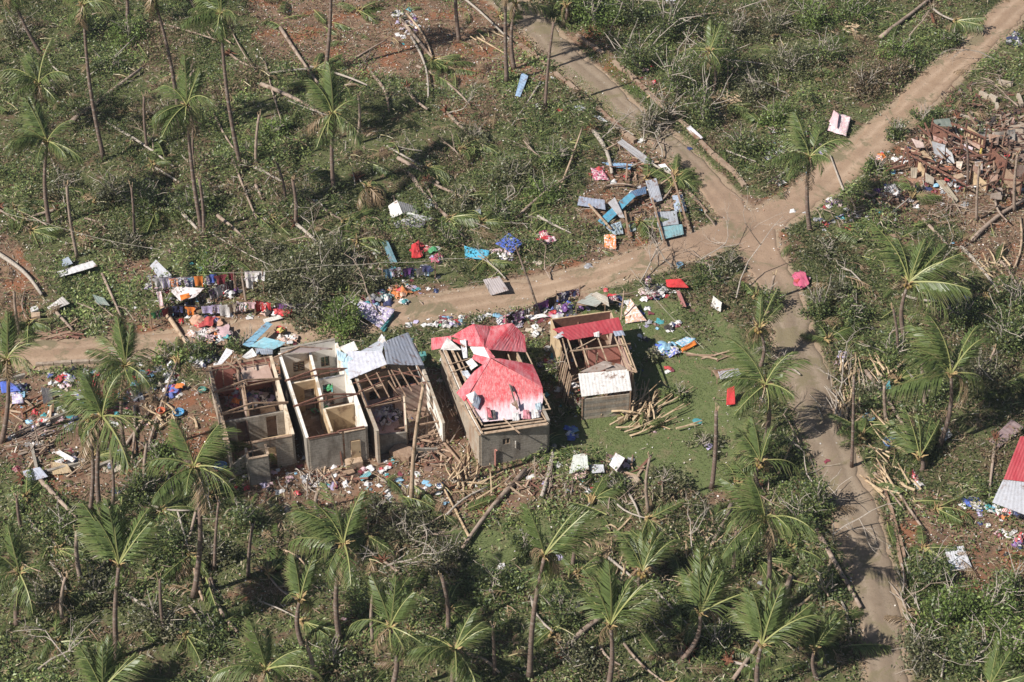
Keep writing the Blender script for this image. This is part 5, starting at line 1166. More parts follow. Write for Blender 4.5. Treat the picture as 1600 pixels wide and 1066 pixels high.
# ------------------------------------------------------------------ loose sheets
def sheet_thing(c, pts, col, label, z=.35, nu=16, nv=4, amp=.008, crump=.03, bend=0, cat='roof sheet', mat='sheet', name='metal_sheet', group=None):
    q = []
    for i, p in enumerate(pts):
        x, y = K(c, p[0], p[1]) if c else p[:2]
        w = P(x, y); w = P(x, y, w.z + (p[2] if len(p) > 2 else z)); q.append(w)
    if len(q) == 3: q.append(q[2])
    mb = MB(); mb.sheet(*q, nu=nu, nv=nv, amp=amp, crump=crump, bend=bend, seed=int(pts[0][0]))
    return props(obj(name, mb, M[mat], None, color=col), label, cat, group)
S = [('w', [(450,122,.9),(492,90,.9),(752,275,.5),(722,332,.5)], (.36,.36,.38), 'long bent grey sheet across the top of the sheet wreckage'),
 ('w', [(318,285,.3),(575,298,.4),(562,345,.3),(405,322,.3)], (.22,.42,.66), 'narrow sky blue sheet behind the sheet wreckage'),
 ('w', [(132,570,.5),(345,600,.6),(352,682,.4),(118,642,.3)], (.30,.35,.47), 'purplish striped sheet on the left of the sheet wreckage'),
 ('w', [(288,772,.3),(560,530,.9),(602,572,.9),(342,815,.3)], (.05,.32,.50), 'long curled teal sheet in the sheet wreckage'),
 ('w', [(560,530,.9),(690,485,.7),(694,545,.7),(600,572,.9)], (.06,.16,.33), 'dark blue end piece of the curled sheet in the wreckage'),
 ('w', [(372,625,.8),(430,575,1.0),(515,750,.6),(470,745,.6)], (.42,.42,.45), 'grey triangular sheet folded over the teal sheet'),
 ('w', [(345,822,.2),(480,778,.3),(502,880,.2),(430,892,.2)], (.36,.48,.58), 'striped blue grey sheet below the teal sheet'),
 ('w', [(685,440,.9),(776,418,.9),(828,600,.5),(740,632,.5)], (.40,.43,.50), 'upright grey blue sheet in the middle of the wreckage'),
 ('w', [(908,562,.3),(992,556,.5),(1032,690,.3),(930,702,.3)], (.42,.52,.68), 'pale blue crumpled sheet at the right of the wreckage'),
 ('w', [(758,698,.4),(942,692,.5),(962,800,.4),(788,822,.3)], (.38,.42,.48), 'grey corrugated panel nearest the junction, the upper of two'),
 ('w', [(796,828,.3),(990,802,.4),(1004,884,.4),(822,932,.3)], (.20,.42,.47), 'teal edged corrugated panel nearest the junction, the lower of two'),
 ('w', [(545,800,.2),(600,790,.2),(610,850,.2),(560,870,.2)], (.32,.40,.42), 'small teal grey scrap under the yellow frond in the wreckage'),
 ('w', [(750,640,.1),(905,590,.15),(925,690,.15),(770,694,.1)], (.25,.15,.10), 'rusty brown board lying between the wreckage panels'),
 ('c6', [(815,285,.5),(870,245,.9),(905,330,.8),(835,360,.4)], (.78,.77,.76), 'bright white sheet standing in the upper part of the crumpled heap'),
 ('c6', [(880,255,.8),(990,285,.6),(1000,340,.5),(905,330,.7)], (.16,.17,.18), 'dark inner sheet behind the crumpled white heap'),
 ('c6', [(850,385,.4),(990,335,.9),(1105,362,.6),(990,385,.5)], (.52,.52,.56), 'grey ridge sheet across the crumpled white heap'),
 ('c6', [(850,388,.4),(1050,378,.6),(1030,415,.15),(860,418,.15)], (.30,.29,.35), 'dark grey lower sheet of the crumpled white heap'),
 ('c6', [(930,320,.7),(1010,340,.8),(960,352,.7),(930,345,.7)], (.74,.76,.72), 'small white scrap on top of the crumpled heap'),
 ('c6', [(1035,260,.3),(1075,240,.5),(1100,290,.4),(1060,300,.2)], (.5,.52,.56), 'grey scrap right of the crumpled white heap'),
 ('c6', [(1400,740,.6),(1500,715,.9),(1560,805,.6),(1450,835,.2)], (.34,.30,.31), 'brownish grey sheet leaning by the middle road'),
 ('c5', [(352,690,.3),(570,620,.6),(602,655,.6),(370,722,.3)], (.72,.72,.74), 'long white sheet folded on the bank at the left'),
 ('c5', [(380,620,.4),(420,595,.7),(450,640,.5),(385,660,.3)], (.28,.34,.42), 'blue grey scrap behind the long white sheet'),
 ('c5', [(290,910,.4),(385,842,.8),(430,885,.5),(310,935,.3)], (.55,.52,.5), 'dirty white plastic sheet above the left lane end'),
 ('c5', [(570,830,.5),(640,850,.6),(680,900,.4),(600,890,.3)], (.12,.18,.16), 'dark green sheet in the weeds left of the clothes lines'),
 ('c5', [(925,655,.6),(960,615,1.1),(1060,710,.8),(990,740,.5)], (.42,.44,.50), 'grey metal sheet propped behind the clothes lines'),
 ('c5', [(1020,780,.5),(1262,790,.9),(1200,850,.6),(1110,868,.4)], (.70,.66,.68), 'white quilted tarp between the two clothes lines'),
 ('c3t', [(20,590,.2),(60,445,.5),(100,470,.5),(50,598,.2)], (.28,.44,.66), 'blue sheet lying in the growth left of the kerbed road'),
 ('c3t', [(380,655,.2),(430,650,.3),(460,680,.2),(410,680,.1)], (.3,.34,.42), 'blue grey strip against the left kerb, the upper one'),
 ('c3t', [(500,715,.2),(540,712,.3),(590,750,.2),(570,758,.1)], (.5,.53,.56), 'pale grey strip against the left kerb, the lower one'),
 ('c3t', [(1075,790,.3),(1100,775,.5),(1180,850,.5),(1150,862,.2)], (.62,.62,.68), 'white crumpled sheet on the right kerb'),
 ('c2', [(300,185,.8),(445,48,1.0),(480,62,1.0),(345,200,.8)], (.16,.38,.55), 'long blue sheet on the stack by the lane, the left one'),
 ('c2', [(340,195,.8),(430,140,1.2),(575,175,1.1),(480,215,.7)], (.22,.50,.62), 'wide turquoise blue sheet on the stack by the lane'),
 ('c2', [(365,185,.7),(480,212,.8),(480,242,.4),(385,245,.3)], (.24,.30,.40), 'dark blue grey sheet hanging off the stack by the lane'),
 ('c2', [(295,258,.6),(360,205,1.0),(385,250,.7),(330,272,.4)], (.74,.74,.76), 'white sheet in front of the blue sheet stack'),
 ('c2', [(130,330,1.6),(205,205,3.2),(248,225,3.2),(160,320,1.8)], (.66,.67,.72), 'white corrugated strip stuck up beside the leftmost house'),
 ('c2', [(420,35,.3),(520,8,.4),(540,28,.3),(430,55,.2)], (.68,.66,.62), 'pale board lying behind the blue sheet stack'),
 ('c2', [(990,975,.2),(1055,935,.4),(1068,955,.4),(1010,998,.2)], (.10,.33,.38), 'teal box lid on the earth before the grey-roofed house'),
 ('c4', [(1225,345,.7),(1345,328,.8),(1370,365,.7),(1240,390,.6)], (.42,.42,.48), 'grey table board at the right side of the lawn'),
 ('c4', [(575,505,.3),(648,498,.5),(655,545,.2),(600,548,.2)], (.58,.66,.76), 'pale blue plastic sheet before the white awning house'),
 ('l', [(185,940,.4),(330,905,.8),(400,985,.6),(235,1030,.2)], (.33,.37,.48), 'blue grey sheet over the end of the dark stick pile'),
 ('l', [(420,860,.3),(560,880,.4),(600,950,.3),(440,970,.2)], (.45,.33,.18), 'yellowish plywood board in the littered yard'),
 ('l', [(440,780,.6),(500,765,.7),(630,840,.7),(600,865,.5)], (.74,.72,.72), 'white broken panel lying on the plywood board'),
 ('l', [(340,240,.5),(430,250,.6),(445,385,.3),(360,375,.3)], (.02,.02,.03), 'black sheet standing on red soil at the left'),
 ('q', [(288,830,.25),(400,808,.3),(452,940,.25),(325,958,.2)], (.62,.64,.70), 'white ribbed sheet crossed by shadows below the right house'),
 ('d5', [(715,400,.3),(750,370,.5),(765,440,.5),(735,455,.2)], (.06,.36,.42), 'teal sheet among the stalks right of the road bend'),
 ('c7', [(1228,900,.1),(1240,838,1.0),(1295,880,.9),(1285,940,.1)], (.80,.78,.76), 'bright white board standing on the lawn'),
 ('c7', [(1010,805,.3),(1035,808,.5),(1075,905,.5),(1045,908,.2)], (.32,.09,.09), 'dark red and white board leaning beside the red cloth'),
 ('c7', [(900,30,.5),(940,22,.8),(985,70,.5),(950,80,.2)], (.76,.74,.78), 'bright white cloth on the corner of the sheet wreckage'),
 ('c7', [(480,830,1.2),(520,815,1.2),(590,845,1.1),(600,905,.9)], (.48,.43,.36), 'tan board on the table by the lane'),
 ('c7', [(400,880,.9),(490,820,1.1),(590,850,1.0),(520,905,.8)], (.33,.36,.33), 'grey green table top beside the lane'),
 ('c4', [(365,840,.9),(445,832,1.1),(458,925,.9),(340,955,.7)], (.62,.66,.62), 'pale green white mattress before the banana heap, the left one'),
 ('c4', [(340,915,.75),(445,905,.85),(437,980,.5),(365,990,.4)], (.62,.42,.38), 'pinkish lower half of the left mattress'),
 ('c4', [(578,900,.7),(618,828,1.0),(672,860,1.0),(622,940,.7)], (.72,.72,.72), 'white mattress tilted before the lawn, the right one'),
 ('c4', [(460,895,.7),(545,900,.8),(550,945,.7),(475,950,.6)], (.5,.52,.56), 'grey white scrap between the two mattresses'),
 ('c4', [(640,970,.4),(740,960,.5),(770,1000,.4),(660,1030,.2)], (.35,.26,.18), 'brown slatted wooden panel in front of the mattresses'),
 ('c3t', [(945,0,.5),(1010,0,.5),(1005,22,.4),(955,20,.4)], (.6,.62,.66), 'white sheet at the top edge right of the kerbed road'),
 ('c6', [(655,535,.2),(700,530,.3),(782,575,.2),(740,592,.1)], (.76,.75,.72), 'white slab of foam lying left of the red clothes'),
 ('c6', [(320,240,.2),(380,245,.3),(385,278,.2),(345,272,.2)], (.55,.57,.6), 'pale scrap at the end of a fallen trunk on the slope'),
 ('c3', [(1345,870,.3),(1400,850,.5),(1420,950,.3),(1365,960,.2)], (.7,.72,.66), 'white drawer front lying right of the red-roofed house'),
 (None, [(1470,668,.2),(1478,660,.4),(1488,680,.3),(1476,690,.2)], (.5,.54,.6), 'grey plastic scrap below the grey trunked right palm'),
 (None, [(1545,690,.2),(1580,655,.5),(1600,668,.5),(1560,700,.2)], (.24,.16,.17), 'dark reddish sheet scrap behind the right edge roof'),
 ('c6', [(770,490,.4),(815,500,.6),(870,630,.5),(830,640,.2)], (.07,.20,.26), 'dark teal torn net hanging left of the red clothes'),
 ('c6', [(1345,310,.2),(1385,300,.3),(1390,345,.2),(1355,345,.2)], (.3,.36,.36), 'grey green scrap behind the turquoise sheet')]
for c, q, cl, lb in S:
    ct = 'board' if 'board' in lb or 'panel' in lb else 'cloth' if 'cloth' in lb or 'tarp' in lb else 'mattress' if 'mattress' in lb else 'sheet'
    nm = {'board': 'loose_board', 'cloth': 'tarp', 'mattress': 'mattress', 'sheet': 'metal_sheet'}[ct]
    sheet_thing(c, q, cl, lb, cat=ct, name=nm, amp=.009 if ct == 'sheet' else .004, crump=.035)
for a, b_, lb in (((735,650),(845,1005),'dark brown beam left of the two wreckage panels'),((895,425),(1045,890),'dark brown beam right of the two wreckage panels'),((510,760),(548,960),'brown beam leaning against the teal sheet'),((210,700),(400,885),'thin pale rod under the left wreckage sheets'),((530,360),(520,480),'short dark post behind the teal sheet'),((365,238),(445,170),'thick pale pole at the top of the wreckage')):
    p = P(*K('w', *a)); q = P(*K('w', *b_)); mb = MB(); mb.beam(p+Vector((0, 0, .75)), q+Vector((0, 0, .45)), .13, .1)
    props(obj('beam', mb, M['wood' if 'dark' in lb or 'brown' in lb else 'newwood']), lb, 'beam')

# ------------------------------------------------------------------ timber ruin at the right
ru = empty('timber_ruin', P(1475, 260), 'collapsed timber house with red brown frames beside the upper right road', 'ruin')
def rb(a, b_, w=.1, mat='redwood', name='beam'):
    mb = MB(); mb.beam(P(*K('r', a[0], a[1]), a[2]), P(*K('r', b_[0], b_[1]), b_[2]), w, w); obj(name, mb, M[mat], ru)
for a, b_ in (((205,615,1.6),(600,830,1.6)),((350,380,1.6),(570,500,1.6)),((490,380,1.7),(740,490,1.6)),((600,480,.9),(735,560,.9)),((315,680,1.6),(308,745,.5)),((435,750,1.6),(432,790,.6)),((512,800,1.6),(505,840,.7)),
 ((570,500,1.6),(545,640,.3)),((165,545,1.6),(130,690,.2)),((165,545,1.6),(195,690,.3)),((300,380,1.2),(350,500,.4)),((215,620,1.6),(240,700,.3)),((560,540,1.4),(700,620,1.2)),((520,540,1.4),(505,610,.6)),((740,490,1.7),(725,560,.8)),
 ((250,400,.8),(340,480,.4)),((440,560,1.2),(450,650,.2)),((650,560,1.0),(560,640,.8)),((920,880,1.6),(935,960,.1)),((870,790,1.6),(1000,800,1.6)),((30,700,.6),(140,640,.3)),((20,730,.5),(160,690,.3))): rb(a, b_)
for k in range(26):
    x, y = random.uniform(150, 1000), random.uniform(380, 900); z = random.uniform(.2, 1.2); rb((x, y, z), (x+random.gauss(0, 110), y+random.gauss(0, 60), random.uniform(.1, 1.9)), random.uniform(.07, .13), random.choice(('redwood', 'wood')))
for k in range(6): rb((612+k*24, 428+k*11, 1.65), (606+k*24, 482+k*11, .9), .09, 'redwood', 'baluster')
def rs(pts, col, name='panel', mat='sheet'):
    mb = MB(); mb.sheet(*[P(*K('r', x, y), z) for x, y, z in pts], nu=6, nv=4, amp=.006, crump=.03, seed=int(pts[0][0])); obj(name, mb, M[mat], ru, color=col)
rs([(350,515,1.6),(450,540,1.5),(440,650,.6),(368,600,.6)], (.36,.38,.42)); rs([(455,560,1.3),(500,600,1.0),(520,680,.3),(450,660,.3)], (.5,.51,.54)); rs([(222,602,.8),(300,580,.9),(362,650,.4),(250,640,.4)], (.50,.35,.20))
rs([(203,492,1.3),(288,520,1.2),(300,560,.8),(240,560,.8)], (.55,.42,.38)); rs([(360,470,.9),(470,520,.8),(455,535,.6),(365,510,.6)], (.30,.13,.10)); rs([(200,705,.9),(250,705,.9),(240,782,.2),(200,780,.2)], (.40,.33,.24))
rs([(130,780,.15),(300,770,.15),(300,850,.12),(230,870,.12)], (.34,.17,.10)); rs([(380,800,.5),(440,790,.6),(545,940,.3),(520,960,.2)], (.33,.28,.20)); rs([(660,640,.6),(720,650,.6),(720,760,.2),(670,740,.2)], (.42,.36,.33))
rs([(440,690,.3),(550,700,.4),(552,752,.3),(430,722,.2)], (.50,.15,.06)); rs([(305,740,.9),(370,780,.8),(365,830,.2),(305,810,.3)], (.34,.30,.24)); rs([(580,530,1.2),(650,560,1.2),(640,600,.8),(580,570,.8)], (.62,.52,.58)); rs([(760,460,1.0),(850,470,1.0),(820,530,.6),(770,520,.6)], (.3,.17,.11))
rs([(360,360,1.2),(480,345,1.4),(500,410,1.1),(380,400,1.0)], (.10,.14,.12)); rs([(600,490,1.3),(700,545,1.2),(700,575,1.0),(590,510,1.0)], (.34,.2,.14)); rs([(530,660,.9),(580,660,.9),(560,720,.5),(530,700,.5)], (.66,.56,.46))
mb = MB(); q = P(*K('r', 705, 600), .9); mb.tube([q, q+Vector((.15, .5, .05))], .1, 8); obj('yellow_tube', mb, M['plastic'], ru, color=(.62, .45, .06))
for a, b_, z in (((600, 395), (745, 455), 1.7), ((355, 375), (470, 430), 1.5), ((780, 560), (900, 620), 1.6), ((880, 700), (1010, 770), 1.8), ((250, 640), (310, 690), 1.2), ((640, 720), (760, 790), 1.3)):
    p, q_ = P(*K('r', *a), z), P(*K('r', *b_), z); mb = MB(); mb.prism([(p.x, p.y), (q_.x, q_.y), (q_.x-.03, q_.y+.1), (p.x-.03, p.y+.1)], -.1, [z, z*.7, z*.7, z]); obj('wall', mb, M[random.choice(('redwood', 'wood', 'tan'))], ru)
    for t_ in (p, q_): rb2 = MB(); rb2.beam(Vector((t_.x, t_.y-.08, -.1)), Vector((t_.x, t_.y-.08, z+random.uniform(.1, .7))), .1, .1); obj('post', rb2, M['redwood'], ru)
for k in range(14):
    x, y = random.uniform(650, 1010), random.uniform(420, 900); c = random.choice([(.2,.1,.07),(.26,.2,.16),(.14,.08,.06),(.3,.27,.24),(.3,.17,.12)])
    w_, h_ = random.uniform(50, 110), random.uniform(30, 90); rs([(x, y, random.uniform(.2, 1)), (x+w_, y+random.uniform(-20, 40), random.uniform(.2, 1.1)), (x+w_*.9, y+h_, random.uniform(.1, .6)), (x-8, y+h_*.9, random.uniform(.1, .5))], c)
# ruined foundation behind it
fo = empty('ruined_foundation', P(1560, 150), 'broken concrete foundation at the right edge behind the timber ruin', 'foundation')
for a, b_, hh in (((1530,150),(1543,157),.5),((1545,158),(1556,164),.7),((1556,166),(1558,176),.4),((1572,188),(1574,206),.3),((1576,214),(1578,238),.4),((1500,182),(1522,188),.2),((1578,242),(1600,248),.3),((1560,130),(1582,135),.35),((1540,196),(1556,192),.25),((1590,152),(1596,168),.4)):
    mb = MB(); p = P(*a); q = P(*b_); mb.beam(p+Vector((0, 0, hh/2-.1)), q+Vector((0, 0, hh/2-.1)), .25, hh+.2); obj('wall', mb, M['blockwarm'], fo)
mb = MB(); mb.prism([P(1575, 200, 0), P(1600, 196, 0), P(1600, 244, 0), P(1582, 240, 0)], -.2, .2); obj('floor', mb, M['rubble'], fo)
# the yard at the lower left: floor slab of a vanished hut
sb = empty('hut_platform', P(95, 690), 'bare hut platform with broken block edges in the littered yard', 'foundation')
for a, b_ in (((60,745),(135,725)),((60,745),(50,700)),((130,640),(75,662)),((0,600),(40,590)),((150,735),(185,720))):
    mb = MB(); p = P(*a); q = P(*b_); mb.beam(p+Vector((0, 0, .1)), q+Vector((0, 0, .1)), .2, .5); obj('wall', mb, M['block'], sb)

# ------------------------------------------------------------------ clothes and household litter
def drape(nx, ny, w, h, amp, seed, shape=None, curl=0):
    r = random.Random(seed); ph = [r.uniform(0, 6.3) for _ in range(6)]; mb = MB(); vs = []
    for j in range(ny+1):
        for i in range(nx+1):
            u, v = i/nx-.5, j/ny-.5; x = u*w; y = v*h
            if shape: x, y = shape(u, v, w, h)
            x += .08*w*math.sin(7*v+ph[0]); y += .08*h*math.sin(6*u+ph[1])
            z = amp*(math.sin(9*u+ph[2]+4*v)*.5+math.sin(11*v+ph[3])*.5+r.uniform(-.5, .5)) + amp*1.2
            d = math.hypot(u, v); z *= max(.15, 1.15-1.6*d)
            vs.append((x, y, max(.01, z)))
    q = lambda i, j: j*(nx+1)+i
    mb.add(vs, [(q(i, j), q(i+1, j), q(i+1, j+1), q(i, j+1)) for j in range(ny) for i in range(nx)])
    # turned-down hem so that the cloth has a body
    return mb
def shirt(u, v, w, h):
    s = 1.0 if v > .12 else .55
    return u*w*s, v*h
def trous(u, v, w, h):
    k = .25 if v > .1 else 1.0
    return (u*w*.8 + (math.copysign(.06*w, u) if v < .1 else 0)), v*h
PILE = []; FLAT = []
for k in range(6):
    PILE.append(drape(6, 6, .75, .65, .20, k).mesh('garment', smooth=True))
for k in range(6):
    FLAT.append(drape(6, 6, .7, .85, .07, 30+k, (shirt, trous, None)[k % 3]).mesh('garment', smooth=True))
def hang_mesh(w, h, seed, kind):
    r = random.Random(seed); mb = MB(); vs = []; nx, ny = 7, 5; ph = r.uniform(0, 6)
    for j in range(ny+1):
        for i in range(nx+1):
            u, v = i/nx-.5, j/ny
            s = (1.15 if v < .3 else .75) if kind == 'shirt' else (1-.15*v)
            x = u*w*s; z = -v*h*(1+.06*math.sin(3*u+ph))
            vs.append((x, .035*math.sin(8*u+ph)*(.4+v)+.03*r.uniform(-1, 1), z))
    q = lambda i, j: j*(nx+1)+i
    mb.add(vs, [(q(i, j), q(i, j+1), q(i+1, j+1), q(i+1, j)) for j in range(ny) for i in range(nx)])
    return mb.mesh('garment', smooth=True)
HANG = [hang_mesh(.62, .7, 1, 'shirt'), hang_mesh(.5, .85, 2, 'towel'), hang_mesh(.55, .65, 3, 'shirt'), hang_mesh(.75, .6, 4, 'towel'), hang_mesh(.42, .9, 5, 'towel')]
def vm(meshes, mat):
    out = []
    for me in meshes:
        c = me.copy(); c.materials.clear(); c.materials.append(M[mat]); out.append(c)
    return out
PILES = {m_: vm(PILE, m_) for m_ in ('cloth', 'print', 'stripe')}; FLATS = {m_: vm(FLAT, m_) for m_ in ('cloth', 'print', 'stripe')}; HANGS = {m_: vm(HANG, m_) for m_ in ('cloth', 'print', 'stripe')}
CN = {'white': (.74, .72, .72), 'pale pink': (.68, .46, .5), 'hot pink': (.52, .10, .19), 'red': (.58, .04, .05), 'maroon': (.22, .03, .05), 'orange': (.75, .22, .04), 'peach': (.66, .38, .26), 'yellow': (.7, .55, .1),
      'green': (.06, .35, .14), 'lime green': (.25, .6, .1), 'teal': (.05, .34, .38), 'sky blue': (.25, .5, .7), 'blue': (.09, .16, .58), 'navy': (.03, .045, .14), 'purple': (.17, .06, .26), 'lilac': (.46, .40, .62), 'grey': (.3, .3, .32), 'black': (.025, .025, .03), 'brown': (.2, .12, .09), 'beige': (.5, .42, .33), 'turquoise': (.08, .42, .62)}
cr = random.Random(77)
SCR = MB(); ins = False
def mud(c):
    g = sum(c)/3; k = cr.uniform(.0, .2); t = cr.uniform(.8, 1.05); return [min(1, ((v*(1-k)+g*k)*t*.92+.012)) for v in c]
def scrap(px, py, cname, z, size):
    z += .2 if ins else 0
    me = cr.choice(PILE+FLAT); q = P(px, py); q = P(px, py, q.z+z+.02); mt_ = Matrix.LocRotScale(q, Euler((cr.uniform(-.2, .2), cr.uniform(-.2, .2), cr.uniform(0, 6.28))), Vector((size, size, size)))
    c = mud(CN[cname]); SCR.add([mt_ @ v.co for v in me.vertices], [tuple(p.vertices) for p in me.polygons], c)
def garment(px, py, cname, place, z=0., size=1., flat=False, mat=None, group=None, label=None, rot=None):
    z += .2 if ins else 0
    mat = mat or cr.choices(('cloth', 'print', 'stripe'), (6, 3, 1))[0]; q = P(px, py); q = P(px, py, q.z+z+.04)
    me = cr.choice((FLATS if flat else PILES)[mat]); c = mud(CN[cname])
    o = put('garment', me, None, None, q, (cr.uniform(-.15, .15), cr.uniform(-.15, .15), cr.uniform(0, 6.28) if rot is None else rot), [size*cr.uniform(.8, 1.2), size*cr.uniform(.8, 1.2), size], color=c)
    desc = {'cloth': '', 'print': 'patterned ', 'stripe': 'striped '}[mat]
    lb = label or '%s%s%s %s %s' % ('large ' if size > 1.02 else 'small ' if size < .8 else '', desc, cname, 'garment' if flat else 'cloth', place)
    return props(o, lb, 'clothing', group or 'clothes %s' % place)
W_, PK, RD_, BK, BL, OR = ['white']*3, ['pale pink', 'hot pink'], ['red', 'red', 'maroon'], ['black', 'navy', 'grey'], ['blue', 'sky blue', 'navy'], ['orange', 'peach']
